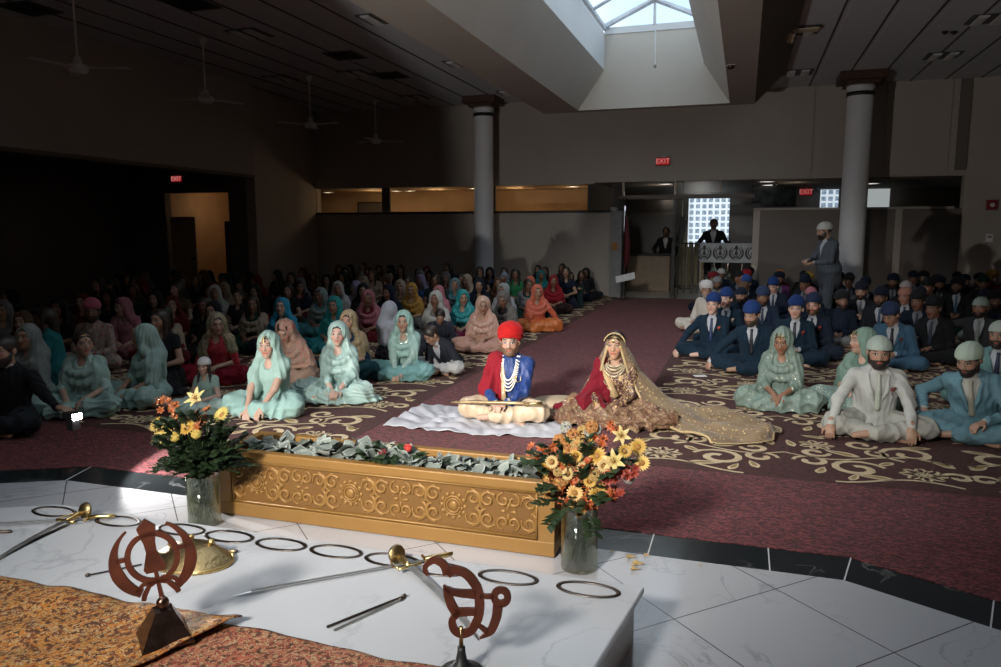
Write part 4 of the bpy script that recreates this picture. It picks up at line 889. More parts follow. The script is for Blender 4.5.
# swords
def sabre(loc, rz, lab, L=.82, curve=.16, tilt=0., flip=1):
    t_ = thing('sword', lab, 'sword', loc, rz); z = .026
    n = 22; u = np.linspace(0, 1, n); X = u*L; Y = flip*curve*(u**2.2)
    m = MB(); W = .016*(1-u**3*.85)+.002
    for i in range(n-1):
        a0, a1 = (X[i], Y[i]-W[i]), (X[i], Y[i]+W[i]); b0, b1 = (X[i+1], Y[i+1]-W[i+1]), (X[i+1], Y[i+1]+W[i+1]); zz = z*(1-u[i]); z2 = z*(1-u[i+1])
        m.add([(a0[0], a0[1], zz+.001), (b0[0], b0[1], z2+.001), (b1[0], b1[1], z2+.001), (a1[0], a1[1], zz+.001), (X[i], (a0[1]+a1[1])/2, zz+.005), (X[i+1], (b0[1]+b1[1])/2, z2+.005)], [(0, 1, 5, 4), (4, 5, 2, 3), (3, 2, 1, 0)])
    m.build('blade', M['steel'], t_)
    h_ = MB().tube([(-.005, 0, z), (-.03, 0, z+.002), (-.07, 0, z+.006), (-.11, 0, z+.004)], [.013, .011, .016, .011], 10); h_.build('grip', M['gold'], t_, None, True)
    MB().tube([(0, -.055, z), (0, -.03, z), (0, 0, z), (0, .03, z), (0, .055, z)], [.009, .006, .010, .006, .009], 8).build('crossguard', M['gold'], t_, None, True)
    p = MB().lathe([(0, .010), (.036, .008), (.042, 0), (.030, -.008), (0, -.010)], 20).build('pommel', M['brass'], t_, None, True); p.location = (-.12, 0, z+.012); p.rotation_euler = (0, 1.25, 0)
    MB().tube([(0, -.045, z), (-.04, -.060, z), (-.09, -.045, z), (-.115, -.01, z)], .005, 6).build('knuckle_guard', M['gold'], t_, None, True)
    return t_
a = onz(410, 572, PZ); c_ = onz(478, 640, PZ); d = c_-a
sabre((a[0], a[1], PZ), math.atan2(d[1], d[0])+.10, 'curved sword whose hilt lies beside the curly emblem on the right', float(np.linalg.norm(d)), .06, flip=-1)
a = onz(66, 526, PZ); c_ = onz(-20, 570, PZ); d = c_-a
sabre((a[0], a[1], PZ), math.atan2(d[1], d[0])-.12, 'curved sword with gold hilt pointing out at the left edge', float(np.linalg.norm(d)), .07, flip=1)
def straight(a, c_, lab, m, r=.008, tipped=True):
    a = np.array(a); c_ = np.array(c_); d = c_-a; L = float(np.linalg.norm(d)); t_ = thing('sword' if tipped else 'arrow', lab, 'sword' if tipped else 'rod', (a[0], a[1], a[2]), math.atan2(d[1], d[0]))
    if tipped:
        MB().box(0, L*.9, -r, r, .012, .016).add([(L*.9, -r, .012), (L, 0, .004), (L*.9, r, .012), (L*.9, 0, .016)], [(0, 1, 3), (3, 1, 2), (0, 2, 1)]).build('blade', m, t_)
        MB().tube([(-.13, 0, .022), (-.10, 0, .02), (-.05, 0, .022), (0, 0, .018)], [.008, .013, .010, .012], 8).build('grip', M['gold'], t_, None, True); MB().tube([(0, -.04, .018), (0, .04, .018)], .007, 6).build('crossguard', M['gold'], t_, None, True)
    else:
        MB().tube([(0, 0, .008), (L, 0, .008)], r*.6, 6).build('shaft', m, t_); MB().ball((L, 0, .009), (.012, .009, .009), 8, 6).build('knob', M['darksteel'], t_, None, True)
straight(onz(425, 563, PZ), onz(230, 598, PZ), 'long thin straight sword pointing left from the curly emblem', M['steel'], .007)
straight(onz(327, 629, PZ), onz(404, 598, PZ), 'thin dark metal rod beside the pink cloth on the platform', M['darksteel'], .008, False)
straight(onz(334, 632, PZ), onz(401, 601, PZ), 'second thin rod lying close beside the first near the pink cloth', M['steel'], .007, False)
straight(onz(-60, 535, PZ), onz(10, 533, PZ), 'dark metal rod end at the left edge of the platform', M['darksteel'], .014, False)
straight(onz(88, 521, PZ), onz(-40, 528, PZ), 'straight thin sword lying behind the left curved sword', M['steel'], .006)
# shield
p = onz(199, 566, PZ); t_ = thing('shield', 'round embossed bronze shield lying on the platform behind the spade emblem', 'shield', (p[0]-.06, p[1]+.03, PZ))
prof = [(.19, .0), (.195, .006), (.185, .012), (.15, .035), (.10, .06), (.05, .072), (0, .075)]; t_.scale = (1, .72, 1.25); MB().lathe(prof, 40).build('dome', M['brass'], t_, None, True)
for k in range(4): a = k*PI/2+.6; MB().ball((.09*math.cos(a), .09*math.sin(a), .068), (.02, .02, .012), 10, 6).build('boss', M['gold'], t_, None, True)
MB().tube([(.19*math.cos(a), .19*math.sin(a), .008) for a in np.linspace(0, 2*PI, 41)[:-1]], .007, 6, closed=True).build('rim', M['gold'], t_, None, True)
straight(onz(195, 553, PZ), onz(236, 553, PZ), 'short brass rod lying just behind the bronze shield', M['brass'], .012, False)
straight(onz(142, 566, PZ), onz(88, 577, PZ), 'thin spike seen through the spade emblem on the platform', M['darksteel'], .006, False)
# emblem stands --------------------------------------------------------------
t = NT('rusty_brown_metal'); o_ = t.obj(); n_ = t.noise(o_, 9, 5); M['rust'] = t.done(t.bsdf(t.ramp(n_, [(.3, (.075, .024, .015)), (.7, (.18, .055, .030))]), .38, .55, bump=t.noise(o_, 60, 3), bs=.05))
kb = onz(166, 642, .262); t_ = thing('emblem_stand', 'large brown metal khanda emblem on a pyramid base on orange cloth', 'emblem', (kb[0]-.022, kb[1]+.02, .262), .62)
t_.name = 'khanda_emblem'
b = MB(); b.add([(-.066, -.066, 0), (.066, -.066, 0), (.066, .066, 0), (-.066, .066, 0), (-.066, -.066, .006), (.066, -.066, .006), (.066, .066, .006), (-.066, .066, .006), (-.024, -.024, .115), (.024, -.024, .115), (.024, .024, .115), (-.024, .024, .115)],
 [(3, 2, 1, 0), (0, 1, 5, 4), (1, 2, 6, 5), (2, 3, 7, 6), (3, 0, 4, 7), (4, 5, 9, 8), (5, 6, 10, 9), (6, 7, 11, 10), (7, 4, 8, 11), (8, 9, 10, 11)])
M['basemetal'] = metal('base_metal', (.20, .12, .09), .28, 20, .03); ob = b.build('base', M['basemetal'], t_); ob.rotation_euler = (0, 0, .25); ob.scale = (1.28, 1.28, .98)
MB().ball((0, 0, .134), (.022, .022, .024), 14, 9).lathe([(.008, .10), (.008, .16)], 10).build('ball', M['basemetal'], t_, None, True)
m = MB(); khanda(m, .305, 0, .012, 0, .155); o_ = m.build('khanda', M['rust'], t_); o_.location = (0, 0, .145); o_.rotation_euler = (0, -.14, 0)
# ik onkar, cut by the lower edge
kb = onz(459, 672, .255); t_ = thing('ik_onkar_emblem', 'brown metal ik onkar emblem on a round black base at bottom centre', 'emblem', (kb[0]+.005, kb[1]+.01, PZ), .30)
MB().lathe([(.075, 0), (.075, .012), (.05, .022), (.02, .05), (.013, .085), (.013, .10)], 28).build('base', M['black'], t_, None, True); MB().lathe([(.007, .09), (.007, .17)], 10).build('rod', M['brass'], t_, None, True)
m = MB()
def px(x, y): return ((x-418)/840*160/755*2.12*1.0, (560-y)/840*160/755*2.12)
def strk(P, w, n=7):
    P = np.array([px(*p) for p in P]); 
    # Catmull-Rom through the traced points
    Q = []
    E_ = np.vstack([2*P[0]-P[1], P, 2*P[-1]-P[-2]])
    for i in range(1, len(E_)-2):
        for k in range(n):
            u = k/n; Q.append(.5*((2*E_[i])+(-E_[i-1]+E_[i+1])*u+(2*E_[i-1]-5*E_[i]+4*E_[i+1]-E_[i+2])*u*u+(-E_[i-1]+3*E_[i]-3*E_[i+1]+E_[i+2])*u**3))
    Q.append(P[-1]); Q = np.array(Q); w = np.interp(np.linspace(0, 1, len(Q)), np.linspace(0, 1, len(w)), w)*160/840/755*2.12
    T = np.gradient(Q, axis=0); T /= np.linalg.norm(T, axis=1)[:, None]; N = np.stack([-T[:, 1], T[:, 0]], 1)*w[:, None]/2; A, B = Q+N, Q-N; th = .006; n_ = len(Q)
    v = [(p[0], y, p[1]) for y in (-th, th) for S_ in (A, B) for p in S_]
    f = []
    for i in range(n_-1):
        f += [(i, i+1, n_+i+1, n_+i), (3*n_+i, 3*n_+i+1, 2*n_+i+1, 2*n_+i), (2*n_+i, 2*n_+i+1, i+1, i), (n_+i, n_+i+1, 3*n_+i+1, 3*n_+i)]
    f += [(0, n_, 3*n_, 2*n_), (n_-1, 3*n_-1, 4*n_-1, 2*n_-1)]; m.add(v, f)
strk([(238, 190), (225, 145), (270, 105), (325, 130), (345, 185)], [14, 28, 36, 44, 46])
strk([(345, 185), (385, 160), (450, 185), (505, 260), (520, 350), (510, 440), (470, 510), (420, 530), (380, 505), (370, 450), (400, 410)], [46, 48, 50, 52, 54, 50, 48, 44, 44, 40, 34])
strk([(325, 250), (345, 300), (370, 370), (400, 420)], [10, 44, 52, 48]); strk([(330, 262), (390, 290), (500, 300)], [20, 40, 50]); strk([(385, 405), (440, 402), (505, 400)], [50, 46, 40])
strk([(520, 305), (560, 312), (600, 310)], [26, 26, 26]); strk([(637+37*math.cos(q), 314+40*math.sin(q)) for q in np.linspace(0, 2*PI, 13)], [38]*13, 4); strk([(620, 360), (612, 430), (580, 510), (520, 556)], [56, 52, 46, 6]); strk([(515, 480), (545, 505), (565, 520)], [20, 26, 24])
o_ = m.build('ik_onkar', M['rust'], t_); o_.location = (0, 0, .128); o_.scale = (1.12, 1, 1.12)
# cloths -----------------------------------------------------------------------
def embroid(name, base, a1, a2):
    t = NT(name); o = t.obj(); w = t.n('ShaderNodeTexNoise'); t.l(o, w.inputs['Vector']); w.inputs['Scale'].default_value = 24; w.inputs['Detail'].default_value = 4; w.inputs['Distortion'].default_value = 2.2
    v = t.math('ABSOLUTE', t.math('SUBTRACT', w.outputs['Fac'], .5)); line = t.math('LESS_THAN', v, .035)
    n2 = t.noise(t.mapped(o, (1, 1, 1), (0, 0, 0), (4, 2, 0)), 19, 4, .62, 1.8); bl = t.math('GREATER_THAN', n2, .53)
    c = t.mix(t.noise(o, 5, 3), base, tuple(x*.7 for x in base)); c = t.mix(bl, c, a1); sp = t.math('MULTIPLY', line, t.math('GREATER_THAN', t.noise(o, 60, 2), .42)); c = t.mix(sp, c, a2)
    n3 = t.noise(t.mapped(o, (1, 1, 1), (0, 0, 0), (9, 7, 0)), 48, 3); c = t.mix(t.math('GREATER_THAN', n3, .57), c, (.10, .04, .02))
    return t.done(t.bsdf(c, .6, t.math('MULTIPLY', sp, .5), bump=t.math('ADD', sp, t.math('MULTIPLY', n2, .8)), bs=.55, bd=.006))
M['orangecloth'] = embroid('orange_embroidered', (.50, .185, .03), (.16, .042, .014), (.55, .42, .22)); M['pinkcloth'] = embroid('coral_embroidered', (.42, .13, .065), (.22, .04, .025), (.52, .40, .22))
def cloth_sheet(name, fn, nu, nv, m, lab, cat, th=.006):
    U, V_ = np.meshgrid(np.linspace(0, 1, nu), np.linspace(0, 1, nv), indexing='ij'); P = fn(U, V_).reshape(-1, 3); I = np.arange(nu*nv).reshape(nu, nv)
    Q = np.stack([I[:-1, :-1], I[1:, :-1], I[1:, 1:], I[:-1, 1:]], -1).reshape(-1, 4); o = link(name, np_mesh(name, P, Q), m)
    s = o.modifiers.new('thick', 'SOLIDIFY'); s.thickness = th; s.offset = -1; tag(o, lab, cat); return o
def wr(x, y, s=0, a=1.): return a*(.006*np.sin(9*x+5*y+s)+.005*np.sin(17*x-11*y+1.3*s+2*np.sin(5*y))+.003*np.sin(31*x+19*y+s)+.004*np.abs(np.sin(6*x-14*y+s+np.sin(7*x))))
def f_or(U, V_):
    x = -5.3+U*3.57; ye = 2.235+.004*np.sin(31*U); x = x-(.36)*(1-V_)*(U**6);  y = 1.22+(ye-1.22)*V_; z = PZ+.024+wr(x, y, 1)+.010*np.exp(-((V_-1)/.03)**2)*-1+.012*np.exp(-((U-1)/.02)**2); return np.stack([x, y, z], -1)
cloth_sheet('altar_cloth', f_or, 180, 60, M['orangecloth'], 'orange gold embroidered cloth spread on the platform at bottom left', 'cloth')
def f_pk(U, V_):
    x = -2.25+U*1.52; ye = 2.205-.012*U+.01*np.sin(6*U); y = 1.22+(ye-1.22)*V_; z = PZ+.008+wr(x, y, 4, .6)*np.clip((U-.12)*3, 0, 1); return np.stack([x, y, z], -1)
cloth_sheet('altar_cloth', f_pk, 110, 60, M['pinkcloth'], 'coral pink embroidered cloth beside the orange one on the platform', 'cloth', .004)
# gold offering box ----------------------------------------------------------------
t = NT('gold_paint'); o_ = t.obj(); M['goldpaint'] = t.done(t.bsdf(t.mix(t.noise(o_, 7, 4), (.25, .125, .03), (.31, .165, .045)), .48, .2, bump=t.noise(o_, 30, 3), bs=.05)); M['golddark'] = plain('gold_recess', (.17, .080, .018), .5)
BX, BY, BZ = (-2.965, -.88), (3.665, 4.11), .405
t_ = thing('offering_box', 'long gold carved wooden box filled with banknotes at the platform front', 'box', (0, 0, 0))
x0, x1 = BX; y0, y1 = BY
b = MB(); b.box(x0+.03, x1-.03, y0+.02, y0+.05, .02, BZ-.02).box(x0+.03, x1-.03, y1-.05, y1-.02, .02, BZ-.02).box(x0+.02, x0+.05, y0+.021, y1-.021, .02, BZ-.02).box(x1-.05, x1-.02, y0+.02, y1-.02, .02, BZ-.02).box(x0+.03, x1-.03, y0+.03, y1-.03, .02, .05); b.build('body', M['goldpaint'], t_)
b = MB(); b.bbox(x0, x1, y0, y0+.06, BZ-.055, BZ, .008).bbox(x0, x1, y1-.06, y1, BZ-.055, BZ, .008).bbox(x0, x0+.06, y0+.055, y1-.055, BZ-.055, BZ-.001, .008).bbox(x1-.06, x1, y0+.055, y1-.055, BZ-.055, BZ-.001, .008); b.build('rim', M['goldpaint'], t_)
b = MB(); b.bbox(x0, x1, y0, y0+.03, .004, .085, .006).bbox(x0, x1, y1-.03, y1, .004, .085, .006).bbox(x0, x0+.03, y0+.031, y1-.031, .004, .085, .006).bbox(x1-.03, x1, y0+.031, y1-.031, .004, .085, .006); b.build('plinth', M['goldpaint'], t_)
for q in ((x0+.001, x0+.09, y0+.002, y0+.03), (x1-.09, x1-.001, y0+.002, y0+.03), (x1-.03, x1-.002, y0+.031, y0+.09), (x1-.03, x1-.002, y1-.09, y1-.031)): MB().bbox(*q, .08, BZ-.05, .005).build('stile', M['goldpaint'], t_)
MB().box(x0+.085, x1-.085, y0+.0175, y0+.0199, .08, BZ-.05).build('panel', M['golddark'], t_)  # darker gold sheet paints the shade behind the carving
b = MB(); yy = y0+.010; xa, xb, za, zb = x0+.10, x1-.10, .095, BZ-.062
for p in (((xa, yy, za), (xb, yy, za)), ((xa, yy, zb), (xb, yy, zb)), ((xa, yy, za), (xa, yy, zb)), ((xb, yy, za), (xb, yy, zb))): b.tube(p, .0075, 8)
b.build('moulding', M['goldpaint'], t_, None, True)
cv = MB(); yc = y0+.016; zm = (za+zb)/2; hh = (zb-za)/2-.012
def carve(P, r): cv.tube([(p[0], yc, p[1]) for p in P], r, 7)
def cspiral(cx, cz, r0, r1, a0, turns, w=.0075, n=26):
    t = np.linspace(0, 1, n); r = r0+(r1-r0)*t; a = a0+2*PI*turns*t; carve(np.stack([cx+r*np.cos(a), cz+r*np.sin(a)], 1), list(w*(.5+.8*np.sin(PI*t*.9+.2))))
LP = (xb-xa)/6
for k in range(6):
    cx = xa+LP*(k+.5)
    if k % 2 == 0:
        for r in (.052, .038): carve([(cx+r*math.cos(a), zm+r*math.sin(a)) for a in np.linspace(0, 2*PI, 25)], .006)
        for j in range(12): a = j*PI/6; cv.ball((cx+.068*math.cos(a), yc+.002, zm+.068*math.sin(a)), (.013, .008, .013), 8, 5)
        cv.ball((cx, yc+.002, zm), (.026, .009, .026), 12, 7)
    else:
        for j in range(4): a = j*PI/2; cv.ball((cx+.03*math.cos(a), yc+.002, zm+.03*math.sin(a)), (.02 if j % 2 == 0 else .010, .008, .010 if j % 2 == 0 else .02), 8, 5)
        for sg in (-1, 1):
            for sz in (-1, 1): cspiral(cx+sg*.028, zm+sz*.062, .04, .008, PI/2*sz, sg*sz*-1.1)
    for sg in (-1, 1):
        for sz in (-1, 1):
            cspiral(cx+sg*.115, zm+sz*.055, .045, .010, (PI if sg > 0 else 0)+sz*.4, -sg*sz*1.25); cspiral(cx+sg*.105, zm+sz*.02, .085, .03, (PI/2 if sz > 0 else -PI/2), -sg*sz*.38, .009)
            cv.ball((cx+sg*.148, yc+.002, zm+sz*.082), (.020, .008, .009), 8, 5, ry(sg*sz*.7)); cv.ball((cx+sg*.083, yc+.002, zm+sz*.088), (.016, .007, .007), 8, 5, ry(-sg*sz*.5))
cv.build('carving', M['goldpaint'], t_, None, True)
# banknotes heaped in it
def note_mat():
    t = NT('banknote'); o = t.obj(); n = t.noise(t.mapped(o, (60, 90, 1)), 1.2, 4); sp = t.n('ShaderNodeSeparateXYZ'); t.l(o, sp.inputs[0])
    e = t.math('MAXIMUM', t.math('DIVIDE', t.math('ABSOLUTE', sp.outputs[0]), .078), t.math('DIVIDE', t.math('ABSOLUTE', sp.outputs[1]), .033)); edge = t.math('GREATER_THAN', e, .86)
    col = ocol(t); c = t.mix(t.math('MULTIPLY', t.math('GREATER_THAN', n, .5), .5), col, (.12, .16, .13)); return t.done(t.bsdf(t.mix(t.math('MULTIPLY', edge, .45), c, (.42, .44, .40)), .8))
M['note'] = note_mat(); notes = []
for k in range(7):
    r = np.random.default_rng(40+k); nu, nv = 15, 7; U, V_ = np.meshgrid(np.linspace(-.078, .078, nu), np.linspace(-.033, .033, nv), indexing='ij'); a, b_, c_, d_ = r.uniform(20, 60, 4); p_ = r.uniform(0, 6, 4)
    Z = .012*np.sin(a*U+p_[0]+12*V_)+.009*np.sin(b_*V_+p_[1]+9*U)+.010*np.abs(np.sin(c_*.5*U+p_[2])); I = np.arange(nu*nv).reshape(nu, nv)
    me = np_mesh('banknote', np.stack([U, V_, Z-Z.mean()], -1).reshape(-1, 3), np.stack([I[:-1, :-1], I[1:, :-1], I[1:, 1:], I[:-1, 1:]], -1).reshape(-1, 4)); me.materials.append(M['note']); me.polygons.foreach_set('use_smooth', [True]*len(me.polygons)); notes.append(me)
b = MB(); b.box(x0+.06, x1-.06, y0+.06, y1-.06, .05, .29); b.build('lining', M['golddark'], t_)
for k in range(250):
    o = bpy.data.objects.new('banknote', notes[k % 7]); C.objects.link(o); x = random.uniform(x0+.13, x1-.13); y = random.uniform(y0+.10, y1-.10); dd = (y-(y0+y1)/2)/.17
    o.location = (x, y, .325+.085*random.random()*(1-.3*dd*dd)+.015*math.sin(5*x)); o.rotation_euler = (random.uniform(-.6, .6), random.uniform(-.6, .6), random.uniform(0, 6.28)); g = random.uniform(.35, .95)
    o.color = (.30*g, .33*g, .29*g, 1); tag(o, 'crumpled grey green banknote in the heap inside the gold box', 'banknote', 'banknotes heaped in the gold box')
# flower vases -------------------------------------------------------------------------
t = NT('vase_glass'); mx = t.n('ShaderNodeMixShader'); tr = t.n('ShaderNodeBsdfTransparent'); tr.inputs[0].default_value = (.80, .84, .80, 1); gl = t.n('ShaderNodeBsdfGlossy'); gl.inputs['Roughness'].default_value = .06; gl.inputs['Color'].default_value = (.9, .9, .85, 1)
lw = t.n('ShaderNodeLayerWeight'); lw.inputs[0].default_value = .35; t.l(t.math('ADD', t.math('MULTIPLY', lw.outputs['Facing'], .5), .08), mx.inputs[0]); t.l(tr.outputs[0], mx.inputs[1]); t.l(gl.outputs[0], mx.inputs[2]); t.l(mx.outputs[0], t.out.inputs[0]); M['vase'] = t.m
M['leafdark'] = plain('leaf_dark', (.018, .034, .012), .5, 0, .35, 12); M['stem'] = plain('stem_green', (.06, .10, .035), .6)
def leafshape(m, p, d, L, w, up=(0, 0, 1)):
    p = np.array(p); d = np.array(d)/np.linalg.norm(d); s = np.cross(d, up); s /= np.linalg.norm(s)+1e-9; n = np.cross(s, d); v = []
    for u, k in ((0, .1), (.25, .8), (.5, 1), (.75, .65), (1, .03)):
        c = p+d*L*u-n*(-.15*L*math.sin(PI*u))*1.; v += [c-s*w*k, c+n*w*.25*k, c+s*w*k]
    f = []
    for i in range(4): f += [(3*i, 3*i+3, 3*i+4, 3*i+1), (3*i+1, 3*i+4, 3*i+5, 3*i+2)]
    m.add(v, f)
def sprig(loc, d, L, lab, grp, fern=False):
    t_ = thing('leafy_sprig', lab, 'foliage', loc, 0, grp); d = np.array(d); d = d/np.linalg.norm(d); u = np.linspace(0, 1, 9); droop = np.array([0, 0, -1.])*.22*L; P = [d*L*q+droop*q**2.2 for q in u]
    MB().tube([tuple(p) for p in P], [.003-.002*q for q in u], 5).build('stem', M['stem'], t_, None, True); m = MB()
    for q in np.linspace(.25 if not fern else .12, 1, 9 if not fern else 14):
        c = d*L*q+droop*q**2.2
        for sg in (-1, 1):
            side = np.cross(d, (0, 0, 1.)); side /= np.linalg.norm(side)+1e-9; v = d*.55+side*sg+np.array([0, 0, random.uniform(-.3, .5)]); leafshape(m, c, v, (.055 if not fern else .06*(1.15-q)), .018 if not fern else .007)
    m.build('leaves', M['leafdark'], t_, None, True); return t_
def bloom(kind, loc, d, col, lab, grp, s=1.):
    t_ = thing(kind, lab, 'flower', loc, 0, grp); d = np.array(d, float); d /= np.linalg.norm(d); a = np.cross(d, (.3, .2, 1.)); a /= np.linalg.norm(a); b = np.cross(d, a); m = MB(); L = lambda x, y, z: a*x+b*y+d*z
    R = np.stack([a, b, d], 1)
    if kind == 'sunflower':
        for k in range(18): t = k*2*PI/18; leafshape(m, L(.012*math.cos(t), .012*math.sin(t), 0), L(math.cos(t), math.sin(t), .22), .045*s, .0085*s, tuple(d))
        m.build('petals', M['petal'], t_, col, True); MB().ball((0, 0, 0), (.019*s, .019*s, .009), 12, 6, R).build('disc', M['black'] if s > .99 else M['petal'], t_, (.3, .15, .03), True)
    elif kind == 'lily':
        for k in range(6): t = k*PI/3; leafshape(m, L(0, 0, 0), L(math.cos(t), math.sin(t), .55), .085*s, .016*s, tuple(d))
        m.build('petals', M['petal'], t_, col, True); n_ = MB()
        for k in range(5): t = k*2*PI/5; n_.tube([tuple(L(0, 0, 0)), tuple(L(.014*math.cos(t), .014*math.sin(t), .05))], .0018, 4)
        n_.build('stamens', M['petal'], t_, (.35, .16, .03))
    elif kind == 'rose':
        for r_, n_ in ((.010, 4), (.018, 5), (.027, 7)):
            for k in range(n_): t = k*2*PI/n_+r_*50; m.ball(L(r_*math.cos(t)*s, r_*math.sin(t)*s, .012-.3*r_), (.015*s, .005*s, .018*s), 8, 6, R@rz_(t+PI/2))
        m.build('petals', M['petal'], t_, col, True)
    else:
        for j in range(5):
            o_ = L(random.uniform(-.035, .035), random.uniform(-.035, .035), random.uniform(-.01, .02)); dd = L(random.uniform(-.6, .6), random.uniform(-.6, .6), 1)
            e1 = np.cross(dd, (0.1, .3, 1.)); e1 /= np.linalg.norm(e1); e2 = np.cross(dd, e1); e2 /= np.linalg.norm(e2)
            for k in range(6): t = k*PI/3; leafshape(m, o_, math.cos(t)*e1+math.sin(t)*e2+.9*dd/np.linalg.norm(dd), .032*s, .0075*s, tuple(dd))
        m.build('petals', M['petal'], t_, col, True)
    return t_
def vase(x, y, r, h, side, lab):
    t_ = thing('glass_vase', lab, 'vase', (x, y, 0.002))
    MB().lathe([(0, .001), (r*.97, .001), (r, .008), (r*1.0, h), (r*.965, h), (r*.96, .02), (0, .016)], 40).build('glass', M['vase'], t_, None, True)
    t2 = NT('vase_water_'+side); tr2 = t2.n('ShaderNodeBsdfTransparent'); tr2.inputs[0].default_value = (.72, .70, .52, 1); g2 = t2.n('ShaderNodeBsdfGlossy'); g2.inputs['Roughness'].default_value = .1; m2 = t2.n('ShaderNodeMixShader'); m2.inputs[0].default_value = .07
    t2.l(tr2.outputs[0], m2.inputs[1]); t2.l(g2.outputs[0], m2.inputs[2]); t2.l(m2.outputs[0], t2.out.inputs[0]); MB().lathe([(0, .02), (r*.95, .02), (r*.95, h*.72), (0, h*.72)], 32).build('water', t2.m, t_, None, True)
    top = np.array([x, y, h]); return top
def stems(x, y, r, h, n, side):
    for k in range(n):
        a = random.uniform(0, 6.28); q = random.uniform(.2, .8)*r; m = MB(); m.tube([(q*math.cos(a+2.6), q*math.sin(a+2.6), .03), (.2*q, .1*q, h*.6), (q*math.cos(a), q*math.sin(a), h+.02)], .0035, 5)
        for j in range(5): leafshape(m, (q*math.cos(a)*random.uniform(-.6, .8), q*math.sin(a)*random.uniform(-.6, .8), h*random.uniform(.3, .95)), (math.cos(a+j), math.sin(a+j), random.uniform(-1, .3)), .055, .011)
        o = m.build('flower_stem', M['leafdark'], None, None, True); o.location = (x, y, .01); tag(o, 'green stem standing in the water of the %s glass vase' % side, 'stem', 'stems in the %s vase' % side)
# right arrangement
RX, RY, RR, RH = -.735, 3.60, .093, .345
vase(RX, RY, RR, RH, 'right', 'clear cylinder vase with orange and yellow flowers at the right end of the box'); stems(RX, RY, RR, RH, 12, 'right')
def at(u, v, y): return tuple(ony(u, v, y))
G = 'flowers in the right vase'
OR, YE, CR, RD, PE, WH = (.40, .085, .02), (.50, .30, .045), (.50, .36, .14), (.28, .03, .02), (.48, .24, .08), (.42, .44, .40)
F1 = [('sunflower', 597, 456, -.10, YE, 'yellow gerbera with dark centre facing the camera, centre of right bouquet', .9), ('lily', 615, 462, -.10, (.62, .50, .18), 'pale yellow open lily beside the dark-centred gerbera', .85), ('lily', 622, 436, -.02, (.60, .48, .2), 'pale lily at the upper right of the right bouquet', .7),
      ('sunflower', 638, 447, .0, YE, 'small yellow daisy at the far right of the right bouquet', .8), ('sunflower', 598, 494, -.11, YE, 'low yellow daisy hanging over the right vase rim', .9), ('sunflower', 575, 493, -.10, (.70, .42, .14), 'small orange-yellow daisy low on the left of right bouquet', .75), ('sunflower', 642, 463, -.03, (.68, .46, .12), 'yellow daisy under the far right one in the right bouquet', .7)]
for k, (u, v) in enumerate(((583, 468), (576, 456), (604, 466), (625, 451), (552, 462), (590, 481), (568, 474))): bloom('sunflower', at(u, v, RY-.13), (random.uniform(-.4, .4), -1, .4), YE if k % 2 else CR, 'tiny yellow or cream daisy among the blossoms of the right vase', G+', tiny daisies', .55)
for kd, u, v, dy, c, lab, s in F1: bloom(kd, at(u, v, RY+dy), (random.uniform(-.3, .3), -1, .45), c, lab, G, s)
for u, v, dy in ((538, 452, 0), (546, 447, -.03), (556, 468, -.06), (567, 463, -.08), (585, 462, -.11), (600, 439, -.02), (613, 430, 0), (607, 478, -.12), (622, 480, -.10), (565, 497, -.09), (586, 503, -.09), (611, 500, -.1), (620, 497, -.08), (577, 480, -.1), (632, 472, -.06)):
    bloom('alstroemeria', at(u, v, RY+dy), (random.uniform(-.5, .5), -1, .5), OR if random.random() < .7 else RD, 'small orange-red lily cluster in the bouquet of the right vase', G+', orange clusters', 1.05)
for u, v, dy in ((560, 441, 0), (573, 436, 0), (578, 445, -.06), (592, 428, .02), (571, 456, -.08), (563, 480, -.08), (595, 475, -.11), (552, 480, -.05), (583, 433, .05)):
    bloom('rose', at(u, v, RY+dy), (random.uniform(-.4, .4), -1, .7), PE if random.random() < .5 else CR, 'peach or cream rose in the bouquet of the right vase', G+', roses', 1.1)
for u, v, dy in ((590, 434, .02), (596, 430, .04), (629, 478, -.05), (566, 428, .05)): bloom('rose', at(u, v, RY+dy), (0, -1, .8), WH, 'small white rose among the orange flowers of the right vase', G+', white roses', .95)
for k in range(34):
    a = k*2.4; rr_ = .155*math.sqrt((k+.5)/34); q = np.array([RX+rr_*math.cos(a)*1.15, RY-.02-.10*random.random(), RH+.15+rr_*math.sin(a)*1.1])
    if k % 3: bloom('alstroemeria', tuple(q), (random.uniform(-.6, .6), -1, .6), random.choice([OR, (.42, .14, .03), (.46, .25, .06), (.50, .30, .045)]), 'small filler blossom cluster in the bouquet of the right vase', G+', filler', .8)
    else: bloom('rose', tuple(q), (random.uniform(-.5, .5), -1, .6), random.choice([CR, PE, YE]), 'small cream or yellow filler rose in the bouquet of the right vase', G+', filler roses', .75)
top = np.array([RX, RY, RH-.02])
for k in range(22):
    a = k*2.4; e = random.uniform(.05, 1.3); L = random.uniform(.15, .27); sprig(tuple(top+(.02*math.cos(a), .02*math.sin(a), .03)), (math.cos(a)*math.cos(e), math.sin(a)*math.cos(e), math.sin(e)+.2), L, 'dark green leafy sprig in the bouquet of the right vase', 'leafy sprigs in the right vase', k % 3 == 0)
for k in range(9):
    a = k*2.4+1; rr_ = .15*math.sqrt((k+.5)/9); q = (RX+rr_*math.cos(a)*1.1, RY-.12-.04*random.random(), RH+.12+rr_*math.sin(a)); sprig(q, (math.cos(a)+random.uniform(-.4, .4), -.5, math.sin(a)+.6), .10, 'small leafy tip showing between the blossoms of the right vase', 'leaf tips in the right vase')
